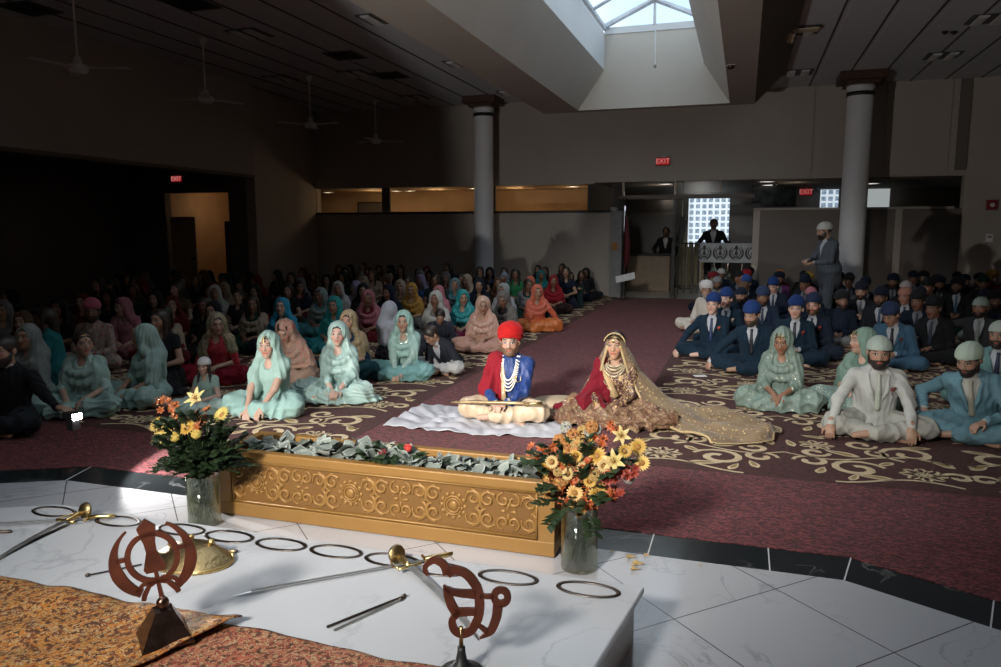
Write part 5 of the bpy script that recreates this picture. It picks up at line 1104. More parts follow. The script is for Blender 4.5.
for k in range(10):
    a = PI*(.08+.84*k/9); q = (RX+.10*math.cos(a), RY, RH+.18); sprig(q, (math.cos(a), -.2, math.sin(a)), random.uniform(.14, .22), 'dark sprig reaching out above the flowers of the right vase', 'outer sprigs in the right vase')
# left arrangement
LX, LY, LR, LH = -2.94, 3.50, .092, .30
vase(LX, LY, LR, LH, 'left', 'clear cylinder vase with yellow flowers and dark foliage at the left end of the box'); stems(LX, LY, LR, LH, 14, 'left')
G = 'flowers in the left vase'
F2 = [('rose', 176, 437, -.11, (.58, .44, .10), 'yellow rose-like bloom low in the left bouquet'), ('rose', 197, 434, -.12, (.55, .42, .10), 'yellow bloom right of the largest daisy in left bouquet'), ('sunflower', 158, 425, -.03, (.55, .40, .10), 'small yellow daisy at the upper left of left bouquet'), ('lily', 198, 400, -.02, (.62, .52, .22), 'pale yellow lily standing highest in the left bouquet'), ('sunflower', 222, 415, 0, (.50, .40, .10), 'yellow chrysanthemum at the upper right of left bouquet'), ('sunflower', 188, 428, -.10, YE, 'largest yellow daisy in the middle of left bouquet'), ('sunflower', 170, 426, -.08, (.68, .45, .10), 'yellow daisy left of the largest one in left bouquet'), ('sunflower', 161, 437, -.05, (.66, .5, .14), 'outermost yellow daisy at the left of left bouquet')]
for kd, u, v, dy, c, lab in F2: bloom(kd, at(u, v, LY+dy), (random.uniform(-.4, .2), -1, .9), c, lab, G, .95)
for u, v, dy in ((163, 405, 0), (172, 408, 0), (206, 412, -.03), (200, 424, -.08), (180, 418, -.05)): bloom('alstroemeria', at(u, v, LY+dy), (0, -1, .7), (.38, .11, .03), 'orange lily cluster in the bouquet of the left vase', G+', orange clusters', 1.1)
top = np.array([LX, LY, LH-.02])
for k in range(80):
    a = k*2.4; e = random.uniform(.15, 1.5); L = random.uniform(.18, .36); sprig(tuple(top+(.03*math.cos(a), .03*math.sin(a), .03)), (math.cos(a)*math.cos(e), math.sin(a)*math.cos(e), math.sin(e)+.15), L, 'dark green leafy sprig in the bouquet of the left vase', 'leafy sprigs in the left vase', k % 2 == 0)
for k in range(46):
    a = k*2.4; rr_ = .17*math.sqrt((k+.5)/46); q = (LX+rr_*math.cos(a)*1.25+.03, LY-.02-.08*random.random(), LH+.155+rr_*math.sin(a)*.95); sprig(q, (math.cos(a)*.8+random.uniform(-.3, .3), -.35, math.sin(a)*.6+.75), random.uniform(.09, .15), 'dark leafy tip in the dense foliage of the left vase', 'leaf tips in the left vase', k % 3 == 0)
# small posy on the notes
for u, v, c, lab in ((373, 446, (.16, .01, .02), 'dark maroon rose on the banknotes'), (408, 447, (.55, .03, .03), 'bright red rose on the banknotes'), (383, 452, (.14, .01, .02), 'second dark rose low on the banknotes'), (392, 446, (.5, .48, .40), 'cream rosebud on the banknotes')):
    q = onz(u, v, .43); bloom('rose', (q[0], q[1], .42), (0, -.5, 1), c, lab, 'roses on the banknotes', .8)
for k in range(9): q = onz(random.uniform(366, 412), random.uniform(450, 462), .40); sprig((q[0], q[1], .385), (random.uniform(-1, 1), random.uniform(-1, .6), .5), .09, 'small green sprig lying with the roses on the banknotes', 'sprigs on the banknotes')
for i, (u, v, s_) in enumerate(((630, 559, .022), (637, 566, .026), (634, 571, .018), (646, 557, .014), (612, 553, .01), (700, 567, .008))):
    q = onz(u, v, 0); m = MB(); [leafshape(m, (0, 0, .006), (math.cos(a), math.sin(a), .15), s_*1.5, s_*.6) for a in (0, 2, 4)]; o = m.build('fallen_petal', M['petal'], None, (.60, .42, .16), True); o.location = (q[0], q[1], .003); tag(o, 'yellow fallen petal on the white tiles, '+['first left of the cluster', 'largest in the cluster', 'nearest the platform corner', 'rightmost near the black border', 'tiny one nearest the vase', 'tiny brown crumb far right'][i], 'petal')
# ------------------------------------------------------------------ the people
SK = dict(f=(.50, .33, .25), m=(.42, .26, .18), d=(.26, .14, .09), p=(.62, .42, .34))
MINT = (.33, .48, .43); MINT2 = (.29, .45, .41); NAVY = (.010, .026, .046); CAPB = (.014, .040, .155); SAGE = (.40, .47, .41)
def person(label, u, v, rz=0., sex='w', hz=.76, s=1., at_=None, group=None, **sp):
    """seat somebody so that the face lands on pixel (u, v)"""
    sp['sex'] = sex; s = s*(.93 if sex == 'w' and at_ is None else 1.)
    J = pose(sp); p = onz(u, v, J['hc'][2]*s) if at_ is None else at_
    r = thing('person', label, 'person', (p[0], p[1], .006), rz, group)
    # shift so that the head, not the seat, is over the wanted spot
    if at_ is None:
        off = rz_(rz)@(J['hc']*s); r.location = (p[0]-off[0], p[1]-off[1], .006)
    r.scale = (s, s, s)
    return r, J, sp
HN = .0085
def build_w(R, top, bot, scarf=None, mt='cloth', mb='cloth', ms='cloth', h=HN, head=True, hair=(.02, .014, .012), long=False, seed=0, sleeve=.55, puddle=1., chest=True, fold=.011, loose=1., drape='both', tikka=False):
    r, J, sp = R; add_body(sp, J, r, h*.9); add_dress(sp, J, r, h, top, bot, mt, mb, sleeve, puddle, seed, fold=fold); add_hair(sp, J, r, h*.9, long, hair)
    if scarf: add_scarf(sp, J, r, h, scarf, ms, head, seed, drape, chest, loose=loose)
    if tikka:
        P = lambda x, y, z: J['hc']+J['Rh']@np.array([x, y, z])*HS; m = MB(); m.tube([P(0, -.035, .118), P(0, -.075, .098), P(0, -.097, .062)], .003, 6); m.ball(P(0, -.098, .055), (.013, .005, .015), 10, 6)
        for s in (-1, 1): m.tube([P(0, -.08, .095), P(s*.035, -.07, .085), P(s*.062, -.045, .06)], .0028, 5); MB().ball(P(s*.078, -.01, -.045), (.010, .008, .018), 8, 6).build('earring', M['gold'], r, None, True)
        m.build('headpiece', M['gold'], r, None, True)
    return r
def build_m(R, jacket, hat=None, hatc=None, shirt=(.50, .52, .56), tie=(.02, .03, .07), trousers=None, beard=None, flower=None, h=HN, m='wool', open_front=True, hair=(.02, .015, .012), seed=0, tie_=True, long=False):
    r, J, sp = R; add_body(sp, J, r, h*.9); add_suit(sp, J, r, h, jacket, shirt, tie, trousers, m, flower, seed, open_front, tie_=tie_, long=long)
    if hat == 'turban': add_turban(sp, J, r, h*.8, hatc)
    elif hat: add_cap(sp, J, r, h*.8, hatc, flat=(hat == 'flat'))
    if hat != 'turban': add_hair(sp, J, r, h*.9, False, hair, bool(hat))
    if beard is not None: add_beard(sp, J, r, h*.8, beard, 1.3 if hat == 'turban' else .7)
    return r
BK = (.02, .015, .012)
# ---- groom ------------------------------------------------------------------
R = person('groom in royal blue coat and red turban seated beside the bride', 508, 353, .02, 'm', at_=np.array([-1.98, 6.50, 0]), skin=SK['f'], handL=(-.06, -.35, .20), handR=(.04, -.35, .20), head=(.12, .10, 0), lean=(.03, 0), curl=.9)
r, J, sp = R; h = .0075
add_body(sp, J, r, h*.9)
add_suit(sp, J, r, h, (.010, .040, .17), (.50, .48, .45), trousers=(.60, .46, .31), m='brocade', open_front=False, tie_=False, seed=11); [c for c in r.children if c.name.startswith('trousers')][0].data.materials[0] = M['silk']
add_turban(sp, J, r, h*.8, (.46, .012, .012), big=1.06); add_beard(sp, J, r, h*.8, (.20, .11, .06), .5); r.scale = (.95, .95, 1.0)
T = J['T']; lo, hi = bounds(J, sp, .22)
f = Field(lo, hi, h); f.cone(J['SL']+(0, 0, .0), J['EL']+(-.01, 0, .02), .078, .07, k=.04); f.cone(T(-.12, -.03, .52), T(-.09, -.10, .24), .075, .085, k=.03); f.cone(T(-.15, .03, .52), T(-.14, .08, .2), .08, .1, k=.05); f.cone(T(-.12, -.02, .55), T(-.14, .03, .53), .05, k=.03); f.cone(J['EL'], T(-.13, -.12, .20), .075, .07, k=.04)
f.ell(J['hc'], (.10, .12, .13), k=.01, sub=True); f.half((0, 0, -1), -.01); mk('shawl', f, M['cloth'], r, (.26, .012, .022), .011, 3, 40, vert=.1)
MB().tube([T(-.055, -.06, .555), T(-.045, -.125, .46), T(-.035, -.15, .36), T(-.03, -.165, .26), T(-.02, -.19, .20)], [.016, .02, .022, .024, .024], 8, flat=.4).build('shawl_border', M['goldcloth'], r, (.5, .36, .2), True)
for k in range(4):
    m = MB(); n = 46
    for i in range(n):
        t_ = i/(n-1); x = (-.062-.008*k)*math.cos(PI*t_)+.012*k*0; z = .575-(.20+.032*k)*math.sin(PI*t_)**.75; y = -.035-.115*math.sin(PI*t_)**.5; m.ball(T(x+.012, y-.012, z), .0075, 7, 5)
    m.build('pearl_strand', M['pearl'], r, None, True)
m = MB(); m.ball(T(.085, -.145, .40), (.012, .006, .012), 8, 6); m.tube([T(.085, -.148, .395), T(.10, -.152, .36), T(.13, -.148, .37), T(.135, -.146, .40)], .0035, 6); m.ball(T(.135, -.146, .405), .007, 6, 5); m.build('brooch', M['gold'], r, None, True)
# his sword across the lap
a = ony(451, 402, 6.10); c_ = ony(541, 404, 6.10); d = c_-a; L = float(np.linalg.norm(d))
t_ = thing('ceremonial_sword', 'sheathed gold sword laid across the lap of the groom', 'sword', tuple(a)); t_.rotation_euler = (0, -math.asin(d[2]/L), math.atan2(d[1], d[0]))
MB().tube([(.0, 0, 0), (.05, 0, 0), (.2, 0, .004), (.5, 0, .004), (L, 0, -.0)], [.006, .012, .015, .016, .011], 10).build('scabbard', M['goldfab'] if 'goldfab' in M else metal('scabbard_gold', (.62, .45, .25), .45, 60, .4), t_, None, True)
MB().tube([(L-.14, -.0, 0), (L-.09, 0, .0), (L+.01, 0, .004)], [.014, .013, .017], 10).build('hilt', M['gold'], t_, None, True); MB().tube([(L-.15, -.045, 0), (L-.15, .045, 0)], .007, 6).build('crossguard', M['gold'], t_, None, True)
# sheet under him
def f_sh(U, V_):
    x = -2.95+U*1.55; y = 5.82+.9*V_+.05*np.sin(5*U+2)*(1-V_)+.10*(U-.5); z = .012+.75*np.abs(.018*np.sin(7*x+5*y+2.5*np.sin(5*y+2*x))+.013*np.sin(15*y-11*x+2*np.sin(9*x-3*y))+.007*np.sin(37*x+19*y+3*np.sin(6*y)))*np.clip(6*(1-U), .3, 1)
    return np.stack([x, y, z], -1)
cloth_sheet('white_sheet', f_sh, 110, 70, plain('sheet_white', (.50, .50, .54), .85), 'crumpled white sheet spread on the carpet under the groom', 'cloth', .004)
# beige cushion behind, between them
m = MB(); m.ball((0, 0, .06), (.32, .20, .065), 24, 12); o = m.build('floor_cushion', plain('cushion_beige', (.46, .36, .24), .8, bs=.3), None, None, True); o.location = (-1.60, 6.95, .0); tag(o, 'flat beige cushion on the carpet between groom and bride', 'cushion')
# ---- bride ------------------------------------------------------------------
R = person('bride in maroon and gold under a sheer beige veil beside the groom', 617, 365, -.05, 'w', at_=np.array([-1.06, 6.78, 0]), skin=(.50, .30, .20), handL=(-.10, -.34, .17), handR=(.06, -.36, .16), head=(-.03, .05, 0), curl=.5)
r, J, sp = R; r.scale = (.96, .96, .96); add_body(sp, J, r, h*.9); add_hair(sp, J, r, h*.9)
add_dress(sp, J, r, h, (.06, .014, .018), (.16, .07, .04), 'goldcloth', 'lehenga', .9, 1.12, 21, fold=.018)
T = J['T']; lo, hi = bounds(J, sp, .35)
f = Field(lo-(.3, .1, 0), hi+(.5, 0, 0), h*1.2)
f.ell((.05, -.38, .07), (.52, .20, .10), k=.05); f.ell((.35, -.30, .08), (.30, .22, .10), k=.06); f.ell((-.25, -.36, .05), (.34, .20, .08), k=.06); f.half((0, 0, -1), -.006); mk('lehenga_hem', f, M['lehenga'], r, (.16, .07, .04), .03, 8, 30, vert=.8)
f = Field(lo-(.3, 0, 0), hi, h); f.cone(J['SL'], J['EL'], .07, .065, k=.04); f.cone(T(-.10, -.02, .50), T(-.10, -.10, .2), .06, .08, k=.04); f.cone(J['EL'], np.array([-.24, -.30, .17]), .07, .08, k=.05); f.cone(np.array([-.24, -.30, .17]), np.array([-.52, -.22, .10]), .07, .05, k=.05); f.cone(J['EL'], np.array([-.06, -.30, .14]), .05, .06, k=.05); f.cone(T(-.13, .03, .5), T(-.13, .1, .2), .08, .1, k=.05)
f.half((0, 0, -1), -.01); mk('shawl', f, M['cloth'], r, (.17, .008, .018), .012, 5, 36)
MB().tube([T(-.115, -.045, .54), T(-.07, -.125, .44), T(-.01, -.16, .34), T(.04, -.175, .25)], [.022, .028, .032, .03], 8, flat=.35).build('gold_border', M['goldcloth'], r, (.46, .32, .16), True)
m = MB(); P = lambda x, y, z: J['hc']+J['Rh']@np.array([x, y, z])*HS
for k in range(4):
    for i in range(22):
        a_ = PI*(.08+.84*i/21); m.ball(T((.06+.014*k)*math.cos(a_), -.055-.062*math.sin(a_)**.6-.004*k, .55-(.028+.030*k)*math.sin(a_)), (.008, .006, .011), 6, 5)
m.build('necklace', metal('necklace_gold', (.80, .68, .48), .35), r, None, True)
m = MB(); m.tube([P(0, -.035, .12), P(0, -.08, .098), P(0, -.102, .066)], .003, 6); m.ball(P(0, -.104, .058), (.016, .005, .016), 10, 6)
for s in (-1, 1): m.tube([P(0, -.085, .093), P(s*.04, -.07, .083), P(s*.068, -.04, .05)], .004, 5); MB().ball(P(s*.080, -.012, -.05), (.016, .008, .026), 8, 6).build('earring', M['gold'], r, None, True)
m.build('headpiece', M['gold'], r, None, True)
for n in 'LR':
    m = MB(); W_, E_ = J['W'+n], J['E'+n]; d = (E_-W_)/np.linalg.norm(E_-W_); a_ = np.cross(d, (0, 0, 1.)); a_ /= np.linalg.norm(a_); b_ = np.cross(d, a_)
    for k in range(7): c0 = W_+d*(.012+.009*k); m.tube([c0+.031*(math.cos(q)*a_+math.sin(q)*b_) for q in np.linspace(0, 2*PI, 17)[:-1]], .0035, 5, closed=True)
    m.build('bangles', M['gold'], r, None, True)
def net_mat(col, alpha, name):
    t = NT(name); o = t.obj(); v = t.n('ShaderNodeTexVoronoi'); t.l(o, v.inputs['Vector']); v.inputs['Scale'].default_value = 26; dots = t.math('LESS_THAN', v.outputs['Distance'], .22)
    a = t.math('MAXIMUM', dots, t.math('ADD', alpha, t.math('MULTIPLY', t.noise(o, 8, 3), .25))); b = t.bsdf(t.mix(dots, col, (.50, .36, .16)), .6, 0, Sheen_Weight=.3); tr = t.n('ShaderNodeBsdfTransparent'); m_ = t.n('ShaderNodeMixShader')
    t.val(m_.inputs[0], a); t.l(tr.outputs[0], m_.inputs[1]); t.l(b.outputs[0], m_.inputs[2]); t.l(m_.outputs[0], t.out.inputs[0]); return t.m
M['net'] = net_mat((.33, .23, .13), .45, 'gold_net')
# veil: from a hoop over the head down over the shoulders to a long train on the right
def veil():
    nu, nv = 150, 70; hc = J['hc']; U = np.linspace(0, 1, nu); phi = -PI*.80+U*PI*1.60      # angle around, 0 is straight behind
    hoop = np.stack([hc[0]+.098*np.sin(phi)*1.0, hc[1]-.035+.135*np.cos(phi)*.8+.05, hc[2]+.01+.0*phi], -1)
    top = np.stack([hc[0]+.100*np.sin(phi), hc[1]+.012+.11*np.cos(phi), hc[2]+.02-.02*np.abs(np.sin(phi))], -1)
    sh = np.stack([.225*np.sin(phi), .03+.17*np.cos(phi), .45+0*phi], -1)
    mid = np.stack([.35*np.sin(phi)+.12*np.clip(np.sin(phi), 0, 1), .05+.30*np.cos(phi), .22+0*phi], -1)
    right = np.clip(np.sin(phi), 0, 1)**.7; q = np.clip((U-.45)/.55, 0, 1)
    fl = np.stack([.50*np.sin(phi)+right*.42, .02+.36*np.cos(phi)-.20*right, .022+0*phi], -1)
    tr_ = np.stack([.56*np.sin(phi)+right*.92, .06+.50*np.cos(phi)-.42*right*(q**2)-.10*right, .018+0*phi], -1)
    K = [top, sh, mid, fl, tr_]; ts = [0, .28, .5, .76, 1.]; rows = []
    # crown of the veil
    for w in np.linspace(0, 1, 12)[:-1]:
        a = w*PI/2; c0 = np.array([hc[0], hc[1]+.012, hc[2]+.02]); ph = phi; ring = c0+np.stack([.100*np.sin(ph)*math.sin(a), .11*np.cos(ph)*math.sin(a), 0*ph+.108*math.cos(a)-.02*np.abs(np.sin(ph))*math.sin(a)], -1); rows.append(ring)
    for w in np.linspace(0, 1, nv):
        i = min(np.searchsorted(ts, w, side='right')-1, 3); u_ = (w-ts[i])/(ts[i+1]-ts[i]); s_ = u_*u_*(3-2*u_) if i else u_**.8; P_ = K[i]*(1-s_)+K[i+1]*s_
        fold_ = (.004+.030*w+.03*np.clip(w-.6, 0, 1)*right)*(np.sin(34*U+3*np.sin(3*w)+1)+.5*np.sin(61*U+4*w)); nrm = np.stack([np.sin(phi), np.cos(phi), .0*phi], -1); P_ = P_+nrm*(fold_*.6)[:, None]; P_[:, 2] += (np.abs(fold_)*1.5+.035*right*np.abs(np.sin(23*w+9*U)*np.sin(17*U+3)))*min(1, max(0, (w-.55)*5))*(1 if w < .97 else .3); rows.append(P_)
    V = np.array(rows); n0 = V.shape[0]; I = np.arange(n0*nu).reshape(n0, nu); Q = np.stack([I[:-1, :-1], I[1:, :-1], I[1:, 1:], I[:-1, 1:]], -1).reshape(-1, 4); Vf = V.reshape(-1, 3); Vf[:, 2] = np.maximum(Vf[:, 2], .008)
    o = link('veil', np_mesh('veil', Vf, Q), M['net'], r)
    for e_ in (0, nu-1): MB().tube([tuple(p) for p in V[11:, e_]], .012, 6, flat=.4).build('veil_border', M['goldcloth'], o, (.5, .38, .2), True)
    MB().tube([tuple(p+np.array([0, 0, .004])) for p in V[-1]], .008, 6, flat=.5).build('veil_border', M['goldcloth'], o, (.5, .38, .2), True)
    t = np.linspace(-1.25, 1.25, 26); MB().tube([tuple(hc+np.array([.104*math.sin(a), -.045-.02*math.cos(a), .008+.118*math.cos(a)])) for a in t], .007, 6).build('veil_border', M['goldcloth'], o, (.5, .38, .2), True)
veil()
M['net2'] = M['net']
# ---- front row, left -----------------------------------------------------------
FR = 'guests on the left'
build_m(person('man in a black shirt at the left edge stretching his arm to a lit flash', 4, 352, .3, 'm', skin=SK['m'], handR=(.62, -.32, .26), hdirR=(1, -.3, 0), handL=(-.25, -.3, .2), head=(-.1, .1, 0), hintR=(.1, .1, -1), lean=(.12, .15)), (.012, .012, .014), beard=(.02, .015, .012), open_front=False, tie_=False, seed=2, m='cloth', trousers=(.02, .025, .03))
build_w(person('woman with bare arm and pale dupatta behind the black-shirted man', 27, 338, -.2, skin=SK['m'], head=(.4, 0, 0)), (.20, .22, .22), (.24, .30, .28), (.24, .26, .25), sleeve=.1, seed=4)
build_w(person('woman in mint draped shawl with headpiece turned to face right', 91, 343, .35, skin=SK['f'], head=(.75, .05, 0), handL=(-.05, -.33, .17), handR=(.12, -.32, .18)), MINT, MINT2, MINT, mt='silk', head=False, seed=5, tikka=True, loose=1.)
build_w(person('woman in mint headscarf turned left toward her neighbour', 137, 338, -.35, skin=SK['m'], head=(-.75, .08, 0), handL=(-.02, -.36, .16), handR=(.10, -.34, .16)), MINT, MINT2, MINT, mb='sequin', ms='cloth', seed=6, tikka=True)
build_w(person('small girl in mint dress with a white cloth tied on her head', 204, 367, .15, s=.66, hz=.74, skin=SK['p'], head=(.1, .1, 0)), MINT, (.50, .66, .62), None, sleeve=.1, long=True, puddle=1.1, seed=7)
_r = bpy.data.objects[[o.name for o in C.objects if o.get('label', '').startswith('small girl')][0]]
_sp = dict(sex='w', head=(.1, .1, 0), skin=SK['p']); add_cap(_sp, pose(_sp), _r, .008, (.66, .64, .64))
build_w(person('woman in red embroidered blouse with a gold-green dupatta behind the small girl', 217, 325, .3, skin=SK['f'], head=(.5, .12, 0)), (.36, .014, .03), (.20, .008, .02), (.20, .20, .13), mt='floralcloth', ms='goldcloth', seed=8, loose=1.02, chest=False, drape='L')
build_w(person('woman in mint with silver headpiece left of the bright mint woman', 268, 346, .12, skin=SK['f'], head=(.1, .08, 0), handL=(-.10, -.40, .10), handR=(.05, -.42, .10), lean=(.2, 0)), MINT, MINT2, MINT, seed=9, tikka=True, sleeve=.1, chest=False, drape='L')
build_w(person('woman in brown floral dupatta bowing behind the mint front row', 285, 332, .1, skin=SK['m'], head=(0, .6, 0), lean=(.4, 0), hz=.66), (.34, .22, .17), (.30, .20, .15), (.36, .26, .20), ms='floralcloth', seed=10)
build_w(person('woman in bright mint with a long flowing dupatta beside the banknote box', 338, 335, .22, skin=SK['p'], head=(.15, .02, 0), handL=(.0, -.36, .16), handR=(.10, -.36, .16), lean=(.05, 0)), (.38, .53, .49), (.40, .56, .52), (.38, .54, .50), mb='sequin', ms='silk', seed=12, puddle=1.35, sleeve=.8, fold=.016)
build_w(person('woman in black and gold scarf right behind the bright mint woman', 348, 322, .25, skin=SK['m'], head=(-.1, .1, 0)), (.02, .04, .08), (.02, .08, .10), (.28, .22, .14), ms='goldcloth', seed=13)
build_w(person('woman in shiny mint headscarf nearest the groom on the left', 407, 322, .08, skin=SK['f'], head=(.12, .05, 0), handL=(-.02, -.38, .10), handR=(.06, -.38, .12), lean=(.15, 0)), MINT, (.19, .38, .38), (.34, .54, .49), ms='silk', mt='sequin', seed=14, sleeve=.9)
build_m(person('man in white floral shirt and pink flat cap behind the mint women', 92, 313, .3, 'm', skin=SK['d'], head=(.3, 0, 0)), (.42, .38, .34), 'flat', (.55, .14, .20), open_front=False, tie_=False, m='floralcloth', beard=BK, seed=15)
build_w(person('fair woman in bright blue headscarf among the left guests', 280, 307, .1, skin=(.66, .46, .38), head=(.15, -.05, 0)), (.02, .02, .025), (.02, .02, .03), (.03, .30, .46), seed=16, hair=(.10, .05, .03))
build_w(person('bare-headed woman in black with tied-back hair left of the blue headscarf', 237, 297, .2, skin=SK['f'], head=(.25, 0, 0)), (.02, .02, .022), (.02, .02, .022), None, seed=17, sleeve=.1)
build_w(person('woman with glasses and bare arms behind the blue headscarf', 288, 291, .15, skin=SK['f'], head=(.1, .05, 0)), (.03, .025, .03), (.03, .03, .03), None, seed=18, sleeve=.1, long=True)
build_w(person('woman in teal dupatta with pearl tassel behind the bright mint woman', 334, 306, .1, skin=SK['m'], head=(.1, .1, 0)), (.02, .22, .24), (.02, .18, .20), (.03, .28, .27), seed=19)
build_w(person('woman in turquoise embroidered kurta left of the teal dupatta woman', 320, 296, .15, skin=SK['d'], head=(-.1, .1, 0)), (.06, .26, .28), (.05, .2, .22), (.22, .28, .26), seed=20)
build_w(person('woman in grey-lilac scarf with her face turned away from the camera', 391, 312, 2.4, skin=SK['m'], head=(.4, 0, 0)), (.03, .03, .03), (.04, .04, .05), (.40, .42, .48), seed=22, sleeve=.1)
build_w(person('woman in dark red with a pink scarf left of the grey-lilac scarf', 368, 299, .3, skin=SK['d'], head=(.2, .15, 0)), (.14, .01, .02), (.12, .01, .02), (.42, .15, .19), seed=23)
build_w(person('brown-haired woman in an orange blouse in the middle of the left crowd', 384, 279, -.5, skin=SK['f'], head=(-.8, .1, 0)), (.45, .14, .04), (.3, .1, .04), None, long=True, hair=(.12, .05, .03), seed=24, sleeve=.2)
build_w(person('woman in mustard yellow scarf behind the shiny mint headscarf', 413, 291, .1, skin=SK['m'], head=(.1, .1, 0)), (.30, .18, .05), (.2, .12, .05), (.48, .27, .06), seed=25)
build_w(person('woman in teal silk headscarf lit on the left of the peach scarf', 462, 299, .15, skin=SK['m'], head=(.35, .12, 0)), (.05, .26, .26), (.25, .02, .08), (.02, .30, .32), ms='silk', seed=26)
build_w(person('woman in turquoise blouse right behind the teal silk headscarf', 454, 285, .1, skin=SK['m'], head=(.2, 0, 0)), (.03, .30, .36), (.03, .2, .25), (.16, .26, .30), seed=27, head=True)
build_w(person('woman in peach embroidered headscarf behind the groom on his left', 483, 306, .2, skin=SK['m'], head=(.2, .25, 0)), (.55, .32, .24), (.50, .30, .24), (.60, .38, .30), ms='sequin', seed=28)
build_m(person('child in dark clothes bent over his lap beside the shiny mint woman', 440, 317, .3, 'm', s=.8, hz=.72, skin=SK['m'], head=(.1, .6, 0), lean=(.45, 0)), (.03, .035, .05), open_front=False, tie_=False, seed=29, m='cloth')
build_m(person('boy in dark suit and pale trousers bowing between mint woman and groom', 460, 338, -.3, 'm', s=.85, hz=.60, skin=SK['m'], head=(-.3, .7, 0), lean=(.7, 0), handL=(.0, -.38, .10), handR=(.12, -.34, .10)), (.02, .022, .03), trousers=(.42, .42, .42), seed=30, tie_=False)
build_w(person('woman in grey-blue headscarf beside the base of the left column', 505, 279, .1, skin=SK['d'], head=(.1, .1, 0)), (.10, .13, .18), (.08, .1, .14), (.22, .28, .38), seed=31)
build_w(person('woman in white-edged black scarf right of the peach headscarf', 503, 291, .1, skin=SK['d'], head=(-.2, .1, 0)), (.03, .03, .03), (.03, .03, .03), (.34, .36, .38), seed=32)
build_w(person('woman in dark grey scarf leaning behind the red turban of the groom', 503, 300, -.2, skin=SK['d'], head=(.2, .4, 0), hz=.72), (.03, .035, .035), (.02, .05, .07), (.16, .15, .14), seed=33)
build_w(person('woman in salmon orange scarf seated behind the one leaning on her hand', 530, 283, -.1, skin=SK['m'], head=(-.1, .1, 0)), (.42, .10, .04), (.40, .14, .05), (.52, .15, .09), seed=34)
build_w(person('woman in orange with coral scarf leaning on her hand by the aisle', 546, 293, .35, skin=SK['m'], head=(.15, .1, 0), handR=(.42, -.12, .05), hdirR=(.6, -.5, -.5), hintR=(1, .2, .2), handL=(-.1, -.3, .15), lean=(.05, -.05)), (.55, .12, .06), (.58, .17, .04), (.62, .17, .11), mb='silk', seed=35, puddle=1.1, drape='L', sleeve=1.)
build_w(person('woman in dark red scarf behind the orange one by the aisle', 553, 282, .2, skin=SK['d'], head=(.1, 0, 0)), (.16, .01, .015), (.04, .02, .02), (.28, .015, .025), seed=36)
build_w(person('woman in black with bare forearms seated sideways at the aisle edge', 570, 277, .5, skin=SK['m'], legs='up', head=(.1, .1, 0), handR=(.2, -.34, .42)), (.015, .02, .02), (.015, .03, .03), None, long=True, seed=37, sleeve=.1)
build_w(person('last woman in black seated against the half wall by the aisle end', 592, 271, .3, skin=SK['d'], head=(-.3, .1, 0)), (.012, .014, .016), (.012, .016, .02), (.014, .016, .02), seed=38)
# ---- front rows, right -----------------------------------------------------------
build_m(person('man all in white with a white turban at the edge of the aisle', 703, 291, -.75, 'm', skin=SK['m'], head=(.9, .1, 0)), (.58, .54, .48), 'turban', (.62, .60, .60), open_front=False, tie_=False, m='cloth', beard=(.35, .33, .3), seed=40, long=True)
build_m(person('fair groomsman with blue cap touching the floor nearest the aisle', 713, 306, -.15, 'm', skin=SK['p'], head=(-.1, -.08, 0), handL=(-.42, -.32, .10), hdirL=(-.1, -.3, -1), handR=(.10, -.36, .12), hintL=(-1, .3, .2)), NAVY, 'flat', CAPB, tie=(.02, .04, .12), flower=(.60, .10, .05), seed=41)
build_m(person('smiling groomsman with blue cap just behind the first one', 726, 300, -.1, 'm', skin=SK['p'], head=(-.35, .05, 0)), NAVY, 'flat', CAPB, tie=(.02, .03, .09), flower=(.5, .4, .35), seed=42)
build_m(person('bearded groomsman reaching an arm to the carpet, third blue cap from the aisle', 752, 316, -.28, 'm', skin=SK['m'], head=(-.25, .25, 0), handL=(-.50, -.20, .10), hdirL=(0, -.2, -1), handR=(.22, -.34, .10), hintL=(-1, .2, .3), lean=(.1, -.05)), NAVY, 'flat', CAPB, beard=(.05, .04, .03), seed=43, tie=(.01, .012, .02))
build_m(person('dark-bearded guest in navy suit behind the reaching groomsman', 763, 298, -.1, 'm', skin=SK['d'], head=(-.1, .2, 0)), (.02, .035, .07), 'flat', (.03, .045, .10), beard=BK, seed=44)
build_m(person('man with orange turban band and blue cap behind the smiling groomsman', 751, 285, -.2, 'm', skin=SK['m'], head=(-.3, .1, 0)), (.025, .035, .06), 'flat', (.03, .08, .28), seed=45)
build_m(person('man with blue cap lowering his face behind the dark-bearded guest', 768, 286, -.2, 'm', skin=SK['p'], head=(-.2, .3, 0)), (.02, .03, .06), 'flat', CAPB, seed=46)
build_w(person('woman in sequinned sage sari looking down in front of the groomsmen', 782, 342, -.12, skin=(.30, .16, .10), head=(-.1, .32, 0), handL=(-.04, -.36, .17), handR=(.04, -.36, .17), lean=(.12, 0)), (.18, .25, .21), (.21, .29, .25), (.19, .26, .22), mt='sequin', mb='sequin', ms='sequin', seed=47, tikka=True, sleeve=.7, puddle=1.15)
build_m(person('clean-shaven groomsman with blue cap directly behind the sage sari', 797, 309, -.15, 'm', skin=SK['p'], head=(-.05, 0, 0)), NAVY, 'flat', CAPB, flower=(.3, .02, .02), seed=48, tie=(.01, .012, .025))
build_m(person('reddish-faced groomsman with dark blue cap right of the clean-shaven one', 812, 307, -.2, 'm', skin=(.60, .34, .26), head=(-.05, .05, 0)), (.015, .022, .04), 'flat', (.02, .03, .07), flower=(.4, .02, .03), seed=49, beard=(.12, .06, .03))
